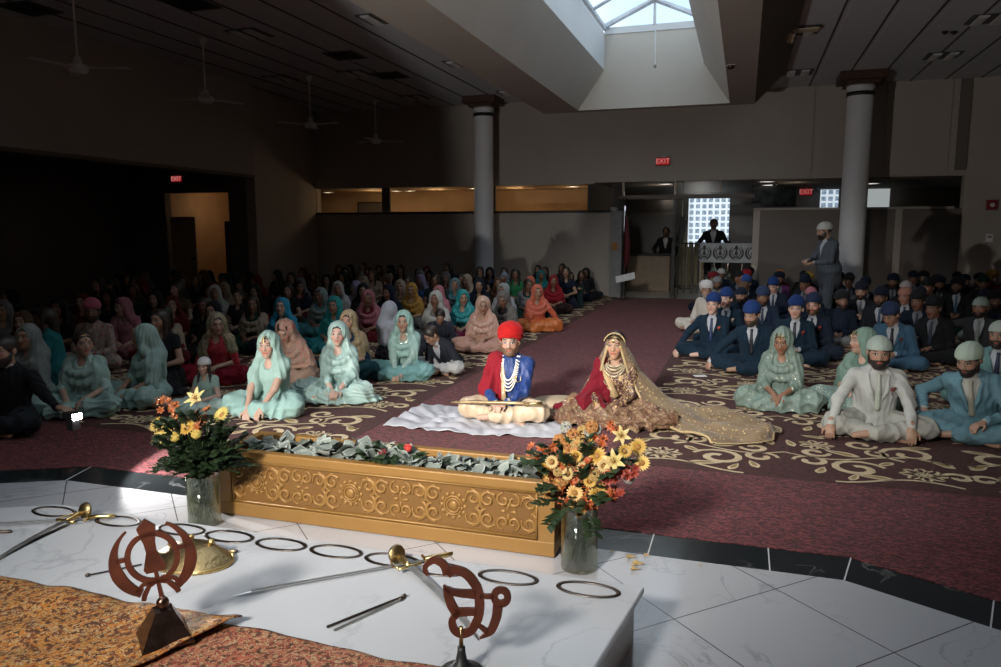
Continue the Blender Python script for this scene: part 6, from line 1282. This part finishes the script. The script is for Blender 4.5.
build_w(person('woman in sage dupatta seen in profile behind the white-suited man', 862, 342, -.5, skin=SK['f'], head=(-.85, .05, 0)), (.14, .22, .18), (.20, .30, .27), (.20, .30, .25), seed=50, hair=BK, mb='sequin', loose=.98, tikka=True)
build_m(person('bearded man in white suit with pale green cap and scarf, hands on the floor', 879, 354, .04, 'm', skin=SK['m'], head=(-.12, .12, 0), handL=(-.40, -.40, .10), hdirL=(0, -.2, -1), handR=(.20, -.52, .10), hdirR=(0, -.3, -1), hintL=(-1, .2, .3), hintR=(1, .3, .2), lean=(.14, 0)), (.50, .51, .48), 'cap', SAGE, shirt=(.52, .53, .50), tie=(.42, .46, .38), trousers=(.40, .40, .36), beard=BK, flower=(.10, .01, .015), seed=51, h=.0078)
build_m(person('man in blue jacket and dark blue cap bowing behind the white suit', 891, 316, -.35, 'm', skin=SK['m'], head=(-.4, .5, 0), lean=(.25, 0), hz=.72), (.06, .13, .21), 'flat', (.025, .04, .09), flower=(.12, .02, .02), seed=52, tie=(.01, .012, .02))
build_m(person('man in black suit reading a small dark booklet at the right column', 856, 291, -.15, 'm', skin=SK['m'], head=(-.1, .2, 0), handL=(-.08, -.30, .32), handR=(.10, -.30, .30)), (.015, .017, .02), 'flat', (.015, .018, .03), beard=BK, seed=53, tie=(.2, .2, .22))
build_m(person('dark-bearded man with blue tie in the right crowd behind the bowing man', 885, 298, -.25, 'm', skin=SK['d'], head=(-.2, .1, 0)), (.02, .022, .03), 'flat', (.015, .02, .035), beard=BK, seed=54, tie=(.04, .09, .16))
build_m(person('man with white cap and dark beard in the right crowd', 907, 289, -.3, 'm', skin=SK['m'], head=(-.3, .1, 0)), (.02, .02, .025), 'cap', (.40, .36, .36), beard=BK, seed=55)
build_m(person('man with pink face and hair shaved, half hidden by the bowing man', 901, 298, -.3, 'm', skin=(.55, .30, .22), head=(-.3, .2, 0), hz=.74), (.02, .02, .025), 'cap', (.55, .26, .20), seed=56)
build_m(person('bearded man in black turban and patterned tie in the dim right crowd', 957, 287, -.25, 'm', skin=SK['d'], head=(-.2, 0, 0)), (.02, .022, .025), 'turban', (.015, .016, .018), beard=BK, seed=57, tie=(.05, .14, .24))
build_m(person('man in charcoal suit and grey-green cap with his arm on his knee', 977, 309, -.45, 'm', skin=SK['d'], head=(-.1, .1, 0), legs='up', handL=(-.52, -.16, .20), hintL=(-1, .1, .4)), (.045, .045, .05), 'cap', (.28, .34, .30), beard=BK, seed=58, tie=(.3, .34, .3))
build_m(person('man in light blue suit and pale cap bowing at the right edge', 986, 362, -.35, 'm', skin=SK['m'], head=(-.35, .42, 0), lean=(.30, -.08), hz=.70, handL=(-.35, -.2, .22), handR=(.1, -.35, .2)), (.16, .30, .36), 'cap', (.48, .58, .48), shirt=(.5, .5, .45), tie=(.4, .38, .3), beard=BK, seed=59, h=.0078)
build_m(person('man with pale green cap half cut by the right edge, behind the light blue suit', 1000, 336, -.4, 'm', skin=SK['m'], head=(-.2, .1, 0)), (.16, .30, .30), 'cap', (.46, .52, .46), beard=BK, seed=60)
q = onz(1003, 440, .1); build_m(person('seated man in light blue trousers at the lower right edge', 1, 1, -.3, 'm', at_=np.array([q[0]+.42, q[1]+.30, 0]), skin=SK['m'], handL=(-.2, -.3, .12), head=(-.2, .2, 0)), (.16, .30, .36), 'cap', (.46, .52, .46), seed=61)
# standing man
r, J, sp = person('bearded man in grey suit and white cap walking by the right column', 1, 1, -1.15, 'm', at_=np.array([1.42, 14.3, 0]), skin=SK['m'], legs='stand', handL=(-.10, -.30, 1.05), handR=(.10, -.30, 1.02), head=(-.25, .25, 0), lean=(.10, 0))
r.scale = (1.13, 1.13, 1.13)
build_m((r, J, sp), (.085, .10, .12), 'cap', (.55, .55, .52), beard=BK, shirt=(.5, .54, .58), h=.011, seed=62, tie_=False)
# lobby figures
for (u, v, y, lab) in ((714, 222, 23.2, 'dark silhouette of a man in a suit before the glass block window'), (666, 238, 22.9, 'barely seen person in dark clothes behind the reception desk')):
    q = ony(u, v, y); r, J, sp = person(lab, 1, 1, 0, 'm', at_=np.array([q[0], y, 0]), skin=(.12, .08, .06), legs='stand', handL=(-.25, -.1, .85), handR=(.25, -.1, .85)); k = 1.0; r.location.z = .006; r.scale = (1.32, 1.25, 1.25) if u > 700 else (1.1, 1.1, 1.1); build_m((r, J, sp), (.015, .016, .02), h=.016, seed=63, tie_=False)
# ---- crowd ------------------------------------------------------------------------
HC = .013
def proto(fn): r = fn(); r.location = (0, -30, 0); return r
TPL = {}
def mkp(k, sex, build, **sp):
    R = person('guest', 1, 1, 0, sex, at_=np.zeros(3), skin=SK['m'], **sp); TPL[k] = (build(R), np.array(R[1]['hc']))
mkp('ws', 'w', lambda R: build_w(R, (.1, .1, .1), (.1, .1, .1), (.1, .1, .1), h=HC, seed=70), head=(.1, .05, 0))
mkp('ws2', 'w', lambda R: build_w(R, (.1, .1, .1), (.1, .1, .1), (.1, .1, .1), h=HC, seed=71, chest=False, drape='L'), head=(-.5, .12, 0), handR=(.14, -.3, .2))
mkp('wh', 'w', lambda R: build_w(R, (.1, .1, .1), (.1, .1, .1), (.1, .1, .1), h=HC, seed=72, head=False, long=True), head=(.3, .1, 0))
mkp('wb', 'w', lambda R: build_w(R, (.1, .1, .1), (.1, .1, .1), None, h=HC, seed=73, long=True, sleeve=.2), head=(-.2, 0, 0), legs='kneel')
mkp('mt', 'm', lambda R: build_m(R, (.1, .1, .1), 'turban', (.1, .1, .1), beard=BK, h=HC, seed=74), head=(-.1, .1, 0))
mkp('mt2', 'm', lambda R: build_m(R, (.1, .1, .1), 'turban', (.1, .1, .1), beard=BK, h=HC, seed=75, open_front=False, tie_=False), head=(.4, .1, 0))
mkp('mc', 'm', lambda R: build_m(R, (.1, .1, .1), 'flat', (.1, .1, .1), h=HC, seed=76), head=(-.2, .15, 0), handL=(-.2, -.34, .2))
mkp('mk', 'm', lambda R: build_m(R, (.1, .1, .1), 'cap', (.1, .1, .1), beard=BK, h=HC, seed=77, open_front=False, tie_=False), head=(.1, .25, 0))
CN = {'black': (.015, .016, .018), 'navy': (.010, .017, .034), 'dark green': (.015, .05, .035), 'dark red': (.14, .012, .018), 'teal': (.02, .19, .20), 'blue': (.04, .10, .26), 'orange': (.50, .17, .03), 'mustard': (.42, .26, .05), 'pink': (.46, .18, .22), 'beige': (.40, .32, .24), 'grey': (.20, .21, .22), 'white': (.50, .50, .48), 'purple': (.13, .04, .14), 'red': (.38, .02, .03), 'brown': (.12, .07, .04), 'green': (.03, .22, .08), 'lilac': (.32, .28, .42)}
used = set()
def crowd(k, u, v, main, top, label, rz=0., hz=.76, hair=BK, group=None, base=None, s=1.):
    s = s*(.94 if k[0] == 'w' else .97)
    src, hc = TPL[k]; p = onz(u, v, hc[2]*s) if base is None else base; r = src.copy(); C.objects.link(r); r['label'] = label; r['group'] = group or label; r.name = 'person'
    s = s*random.uniform(.95, 1.04); r.rotation_euler = (0, 0, rz); off = rz_(rz)@(hc*s); r.location = (p[0]-off[0], p[1]-off[1], .006) if base is None else (p[0], p[1], .006); r.scale = (s, s, s); sk = SK[random.choice('fmmdd' if k[0] == 'w' else 'mddd')]
    bot = CN[random.choice(['black', 'navy', 'brown', 'dark green', 'grey'])] if k[0] == 'm' else tuple(x*.7 for x in CN[top])
    for ch in src.children:
        c = ch.copy(); C.objects.link(c); c.parent = r; n = ch.name.split('.')[0]
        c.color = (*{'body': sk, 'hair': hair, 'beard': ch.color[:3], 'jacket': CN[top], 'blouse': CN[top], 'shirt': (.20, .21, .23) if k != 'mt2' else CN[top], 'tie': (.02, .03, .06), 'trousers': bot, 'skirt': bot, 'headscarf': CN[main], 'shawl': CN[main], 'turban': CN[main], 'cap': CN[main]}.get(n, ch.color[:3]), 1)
    return r
# guests one can make out: (template, face pixel, head cloth, clothes, label, turn)
for k, u, v, mc, tc, lab, a in [
 ('ws', 22, 320, 'brown', 'navy', 'dark-clad woman with a gold earring left of the pink-capped man', .3), ('wb', 45, 318, 'grey', 'teal', 'woman in dark teal blouse at the left, turned aside', -.9), ('ws', 3, 312, 'grey', 'grey', 'guest in pale grey scarf cut by the left edge', .5), ('ws2', 10, 300, 'black', 'brown', 'dim guest under a dark scarf above the left edge row', .3),
 ('ws', 58, 308, 'black', 'brown', 'guest with a faint lit cheek left of the pink cap', .2), ('ws', 84, 300, 'dark red', 'dark red', 'guest in dim rust scarf above the pink cap', .2), ('ws', 106, 298, 'black', 'navy', 'woman with hand at her chin above the pale pink shawl', .2), ('ws2', 122, 308, 'pink', 'pink', 'woman in a dusty pink shawl behind the mint headscarf', .3), ('wb', 158, 323, 'black', 'black', 'young woman with bare arm just right of the mint headscarf', .15), ('wh', 168, 313, 'beige', 'dark red', 'woman with braided hair behind the red blouse woman', .3),
 ('ws', 158, 300, 'black', 'dark green', 'guest facing front below the doorway on the left', .2), ('ws2', 140, 288, 'dark red', 'dark red', 'guest in dim maroon below the left doorway', .2), ('wb', 177, 292, 'black', 'brown', 'dark-haired guest right under the lit door leaf', .3), ('wb', 196, 280, 'black', 'black', 'tall guest silhouetted before the warm doorway', .2), ('ws', 213, 296, 'white', 'grey', 'woman in translucent white scarf left of the black-clad woman', .4), ('ws', 224, 288, 'beige', 'grey', 'woman in pale beige scarf beside the translucent white one', .3), ('ws', 210, 311, 'black', 'black', 'dark-haired woman directly over the red blouse woman', .2),
 ('ws', 254, 293, 'black', 'dark red', 'guest in dark scarf between black-clad woman and blue headscarf', .3), ('wh', 256, 306, 'beige', 'dark green', 'woman with pale dupatta edge left of the blue headscarf', .2), ('ws', 300, 284, 'grey', 'brown', 'guest in grey shawl above the woman with glasses', .1), ('ws', 338, 289, 'white', 'black', 'woman in a cream scarf above the teal dupatta', .25), ('ws', 327, 281, 'black', 'navy', 'guest in black scarf above the cream scarf', .1), ('ws2', 355, 287, 'lilac', 'lilac', 'woman in dim lilac shawl beside the dark red one', -.3), ('ws', 364, 282, 'beige', 'black', 'woman with light-edged scarf above the pink scarf', .2), ('wb', 372, 276, 'black', 'beige', 'bare-headed woman left of the brown-haired one in orange', .3),
 ('ws', 400, 287, 'beige', 'brown', 'woman in cream-edged scarf left of the mustard scarf', .2), ('ws', 436, 284, 'beige', 'brown', 'woman in beige scarf above the pinkish one', .1), ('ws', 435, 291, 'pink', 'grey', 'woman in dusty pink scarf right of the mustard scarf', .1), ('ws2', 420, 280, 'lilac', 'blue', 'woman in grey lilac scarf above the mustard scarf', .3), ('ws', 466, 283, 'beige', 'brown', 'woman in olive scarf before the left column base', -.2), ('ws', 438, 300, 'white', 'grey', 'child with white headband behind the bent child', .1), ('ws', 490, 274, 'navy', 'blue', 'woman in dark blue scarf before the left column', .2), ('ws', 498, 282, 'brown', 'dark red', 'woman in brown right of the dark blue scarf', .1), ('wb', 514, 275, 'black', 'green', 'dark-haired woman in a green top right of the left column', .3), ('wb', 504, 271, 'black', 'black', 'bare-headed woman right of the left column', .2),
 ('wb', 538, 269, 'black', 'black', 'tallest dark guest against the grey half wall', .1), ('ws', 541, 276, 'teal', 'teal', 'woman in dim teal behind the salmon orange scarf', .1), ('wb', 545, 271, 'black', 'dark green', 'woman in dark green right of the tallest dark guest', .2), ('wb', 573, 269, 'black', 'black', 'dark guest with a white collar near the aisle end', .1), ('wh', 580, 273, 'black', 'navy', 'guest in navy next to the last woman in black', -.2), ('wb', 566, 274, 'black', 'navy', 'guest in navy behind the woman seated sideways', .2), ('wb', 480, 272, 'black', 'black', 'dark guest left of the blue scarf before the column', .2),
 ('mt2', 697, 281, 'dark red', 'black', 'guest in maroon turban and black behind the white-clad man', -.6), ('mk', 717, 283, 'grey', 'grey', 'guest in grey headcloth right of the white turban', -.2), ('mk', 733, 273, 'white', 'navy', 'man with small white cap in the right crowd below the banner', -.1), ('mt', 747, 276, 'red', 'navy', 'guest in red turban behind the orange-banded man', -.1), ('mt2', 745, 282, 'orange', 'black', 'guest in orange turban peeking left of the blue caps', -.2), ('mt', 761, 272, 'black', 'navy', 'guest in wide black turban below the lobby post', -.1),
 ('mt', 789, 275, 'orange', 'dark red', 'man in bright orange turban right of centre', -.1), ('mt', 779, 280, 'navy', 'purple', 'bearded man in navy turban left of the bright orange one', -.1), ('mk', 784, 269, 'teal', 'black', 'guest in dim teal headcloth above the orange turban', -.1), ('mt', 811, 278, 'mustard', 'navy', 'man in yellow turban beside the legs of the walking man', -.2), ('mc', 806, 286, 'navy', 'navy', 'guest in navy cap below the yellow turban', -.3), ('mk', 803, 270, 'black', 'black', 'dark guest between orange turban and walking man', -.2), ('mk', 811, 294, 'pink', 'navy', 'guest in pink-banded cap behind the reddish groomsman', -.2),
 ('mc', 840, 280, 'navy', 'black', 'guest in a dark suit behind the booklet reader', -.2), ('mt', 897, 275, 'black', 'navy', 'guest in black turban and tie in the upper right crowd', -.2), ('mt2', 904, 261, 'mustard', 'dark red', 'guest in yellow turban far back on the right', -.1), ('mk', 876, 262, 'black', 'navy', 'guest far back right of the column', -.1), ('mk', 867, 273, 'pink', 'black', 'guest bowing under a pink cloth beside the column', -.3), ('mt', 893, 283, 'navy', 'black', 'guest in navy turban under the black one in the right crowd', -.2), ('mc', 925, 290, 'black', 'black', 'guest in black behind the white cap on the right', -.5),
 ('mt', 942, 281, 'black', 'black', 'guest in black left of the patterned tie', -.3), ('mt', 968, 273, 'navy', 'black', 'guest in navy turban above the patterned tie', -.3), ('mt', 987, 279, 'black', 'black', 'guest in black turban at the far right', -.4), ('mt', 999, 262, 'navy', 'navy', 'tall guest in a navy turban cut by the right edge', -.4), ('mc', 940, 310, 'black', 'black', 'guest in black left of the charcoal suit', -.5), ('mc', 915, 303, 'black', 'navy', 'guest in navy beneath the white cap on the right', -.4), ('mt2', 995, 300, 'black', 'black', 'guest in black by the right edge behind the charcoal suit', -.4), ('ws', 828, 290, 'black', 'navy', 'guest with dark head covering left of the booklet reader', -.3)]:
    crowd(k, u, v, mc, tc, lab, a+random.uniform(-.1, .1)); used.add((u, v))
# the unlit rear rows, which nothing tells apart
P_ = [tuple(np.array(o.location)[:2]) for o in C.objects if o.get('category') == 'person' and o.location.y > 0]
def free(x, y, d=.62): return all((x-a)**2+(y-b)**2 > d*d for a, b in P_)
cnt = 0
for j in range(13):
    y = 8.2+j*.86
    for i in range(16):
        x = -4.1-i*.76+random.uniform(-.15, .15); yy = y+random.uniform(-.2, .2)
        if x < -13.8 or yy > 18.9 or (x < -11.6 and yy > 14.8) or (-x < 3.6+.0*yy) or abs(x+6.42) < .7 and abs(yy-18.6) < .8: continue
        if yy < (10.8 if x > -7.2 else 8.2): continue
        # keep only what the camera can see
        if x < -.92*yy-1.2 or not free(x, yy): continue
        if cnt > 118: break
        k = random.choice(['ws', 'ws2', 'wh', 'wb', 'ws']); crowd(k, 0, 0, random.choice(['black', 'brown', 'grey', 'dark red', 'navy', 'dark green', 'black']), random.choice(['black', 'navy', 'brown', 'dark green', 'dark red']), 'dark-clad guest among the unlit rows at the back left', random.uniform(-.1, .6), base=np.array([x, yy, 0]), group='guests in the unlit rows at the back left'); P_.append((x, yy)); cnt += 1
c2 = 0
for j in range(11):
    y = 9.6+j*.86
    for i in range(8):
        x = -.1+i*.74+random.uniform(-.15, .15)+.1*j*0; yy = y+random.uniform(-.2, .2)
        if x > 6.2 or yy > 18.9 or x > .40*yy+.6 or not free(x, yy) or (abs(x-2.24) < .7 and abs(yy-18.3) < .8) or (abs(x-1.3) < .6 and abs(yy-14.3) < .6): continue
        if yy < 11.8: continue
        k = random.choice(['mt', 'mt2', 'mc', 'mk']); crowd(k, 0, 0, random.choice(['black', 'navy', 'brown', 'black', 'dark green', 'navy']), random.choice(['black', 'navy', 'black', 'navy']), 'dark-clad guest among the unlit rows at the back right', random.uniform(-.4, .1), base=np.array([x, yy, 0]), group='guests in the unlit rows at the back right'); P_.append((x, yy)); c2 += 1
for k, (src, hc) in TPL.items():
    for ch in list(src.children): bpy.data.objects.remove(ch)
    bpy.data.objects.remove(src)
# nobody sits inside a neighbour: push people apart, mostly towards or away from the viewer
PP = [o for o in C.objects if o.get('category') == 'person' and -1 < o.location.y and 'silhouette' not in o['label'] and 'barely seen' not in o['label'] and o.location.z < .1]
FX = [i for i, o in enumerate(PP) if any(w in o['label'] for w in ('groom in royal', 'bride in', 'walking by', 'small girl'))]
X_ = np.array([[o.location.x, o.location.y] for o in PP]); S_ = np.array([o.scale[0] for o in PP]); X0 = X_.copy(); NEAR = [i for i, o in enumerate(PP) if not o.get('group')]
for it in range(160):
    D = X_[:, None]-X_[None]; d = np.hypot(D[..., 0], D[..., 1])+np.eye(len(PP))*9+1e-4; need = .64*(S_[:, None]+S_[None])/2; m_ = np.clip(need-d, 0, None); n_ = D/d[..., None]
    ray = X_/np.linalg.norm(X_, axis=1)[:, None]; mv = (n_*m_[..., None]).sum(1)*.28; rad = (mv*ray).sum(1)[:, None]*ray; mv = rad*1.3+(mv-rad)*.30; mv[FX] = 0; mv[NEAR] *= .5; X_ = X_+mv
    for cx_, cy_ in ((-6.42, 18.6), (2.24, 18.3)): e = X_-np.array([cx_, cy_]); q = np.hypot(e[:, 0], e[:, 1]); k_ = q < .95; X_[k_] = np.array([cx_, cy_])+e[k_]/q[k_][:, None]*.95
    X_[:, 1] = np.minimum(X_[:, 1], 18.75); X_[:, 0] = np.clip(X_[:, 0], -14., 6.1); a_ = X_[:, 0] > -3.3; b_ = X_[:, 0] < -.55
    mid_ = (X_[:, 0] > -3.35) & (X_[:, 0] < -2.2) & (X_[:, 1] > 7.6); X_[mid_, 0] = -3.35; mid_ = (X_[:, 0] > -2.2) & (X_[:, 0] < -.55) & (X_[:, 1] > 8); X_[mid_, 0] = -.55
    k_ = (X_[:, 0] < -10.6) & (X_[:, 1] > 14.8); X_[k_, 1] = 14.8; k_ = (X_[:, 0] > -.55) & (X_[:, 1] > 18.6); X_[k_, 1] = 18.6
for o, p in zip(PP, X_): o.location.x, o.location.y = p
print('crowd', cnt, c2)
# booklet, paper, shoes and phone things
def slab_on(name, u, v, z, sx, sy, th, rot, m, lab, cat, tilt=0., base=None):
    p = onz(u, v, z); o = MB().bbox(-sx/2, sx/2, -sy/2, sy/2, 0, th, min(.004, th/3)).build(name, m, None); o.location = (p[0], p[1], max(z, .007)); o.rotation_euler = (tilt, 0, rot); tag(o, lab, cat); return o
slab_on('songbook', 103, 409, .03, .26, .20, .012, .2, plain('page_lined', (.50, .44, .36), .8), 'open lined booklet tilted on the carpet beside the flash', 'book', .9)
slab_on('paper_napkin', 700, 376, .01, .14, .10, .006, .4, M['white'], 'small white paper on the carpet beside the reaching hand', 'paper')
slab_on('prayer_booklet', 849, 299, .42, .22, .14, .02, -.1, plain('booklet_cover', (.06, .07, .09), .5), 'dark booklet held by the man in black at the column', 'book', 1.1)
p = onz(161, 404, .05); m = MB(); [m.ball((.07*math.cos(a), .04*math.sin(a), .05+.03*math.sin(2*a)), (.07, .06, .05), 10, 7) for a in (0, 1.3, 2.6, 4.2)]; o = m.build('crumpled_bag', plain('bag_peach', (.56, .34, .24), .7, bs=.6), None, None, True); o.location = (p[0], p[1], .0); tag(o, 'small crumpled peach bag at the feet of the mint headscarf woman', 'bag')
# ------------------------------------------------------------------ flash in the assistant's hand
fp = onz(68, 415, .43)
t_ = thing('flash_unit', 'small camera flash firing toward the couple at the left edge', 'flash', tuple(fp), 0)
aim = np.array([.9, .34, .16]); aim /= np.linalg.norm(aim)
t_.rotation_euler = (math.radians(8), 0, math.atan2(aim[1], aim[0])-PI/2-.9)
MB().bbox(-.035, .035, -.10, .02, -.022, .022, .006).build('head', M['black'], t_); MB().bbox(-.03, .03, -.09, -.02, -.10, -.018, .006).build('battery_case', M['black'], t_)
o = MB().bbox(-.033, .033, -.108, -.1, -.021, .021, .003).build('lens', emit('flash_lens', (1, 1, 1), 60), t_)
t_.rotation_euler = (0, 0, math.atan2(-fp[1], -fp[0])+PI/2+.55)
def spot(name, loc, tgt, e, ang, blend, size, col):
    l = bpy.data.lights.new(name, 'SPOT'); l.energy = e; l.spot_size = math.radians(ang); l.spot_blend = blend; l.shadow_soft_size = size; l.color = col
    o = bpy.data.objects.new(name, l); C.objects.link(o); o.location = loc; d = Vector(tgt)-Vector(loc); o.rotation_euler = d.to_track_quat('-Z', 'Y').to_euler(); return o
o = spot('flash_beam', (fp[0]+.14, fp[1]-.02, fp[2]+.08), (fp[0]+9.1, fp[1]+5.2, 2.2), FLASH, 144, .10, .03, (1, .97, .93))
l = o.data; l.use_nodes = True; nt = l.node_tree; em = nt.nodes['Emission']; lf = nt.nodes.new('ShaderNodeLightFalloff'); lf.inputs['Strength'].default_value = 1.; ad = nt.nodes.new('ShaderNodeMath'); ad.operation = 'MULTIPLY_ADD'; ad.inputs[1].default_value = 3.; nt.links.new(lf.outputs['Quadratic'], ad.inputs[0]); nt.links.new(lf.outputs['Linear'], ad.inputs[2]); nt.links.new(ad.outputs[0], em.inputs['Strength'])
# added area lamp behind the camera, fill light for the couple; no window there
d = Vector((-1.5, 6.4, .3))-Vector((-2.4, -3.4, 4.2)); o = arealamp('camera_fill', (-2.4, -3.4, 4.2), d.to_track_quat('-Z', 'Y').to_euler(), 1.0, .8, FILL_, (1, .96, .90)); o.data.spread = math.radians(38)
arealamp('skylight_day', ((TX0+TX1)/2, 6.5, GZ), (0, 0, 0), 1.9, 19.0, SKYL, (.95, .97, 1)).data.spread = math.radians(110)
w = bpy.data.worlds.new('world'); SC.world = w; w.use_nodes = True; nt = w.node_tree; bg = nt.nodes['Background']
tc = nt.nodes.new('ShaderNodeTexCoord'); nz = nt.nodes.new('ShaderNodeTexNoise'); nz.inputs['Scale'].default_value = 3; nz.inputs['Detail'].default_value = 5; nt.links.new(tc.outputs['Generated'], nz.inputs['Vector'])
cr = nt.nodes.new('ShaderNodeValToRGB'); cr.color_ramp.elements[0].color = (.50, .68, .85, 1); cr.color_ramp.elements[1].color = (.88, .92, .96, 1); cr.color_ramp.elements[0].position = .4; cr.color_ramp.elements[1].position = .62
nt.links.new(nz.outputs['Fac'], cr.inputs[0]); nt.links.new(cr.outputs[0], bg.inputs[0]); bg.inputs[1].default_value = WORLD
vs = SC.view_settings; vs.view_transform = 'Standard'; vs.look = 'None'; vs.gamma = 1; vs.use_curve_mapping = False; vs.exposure = EXPO
SC.cycles.use_denoising = True; SC.cycles.max_bounces = 6; SC.cycles.diffuse_bounces = 3; SC.cycles.glossy_bounces = 3; SC.cycles.transparent_max_bounces = 12; SC.cycles.sample_clamp_indirect = 4; SC.cycles.caustics_reflective = False; SC.cycles.caustics_refractive = False
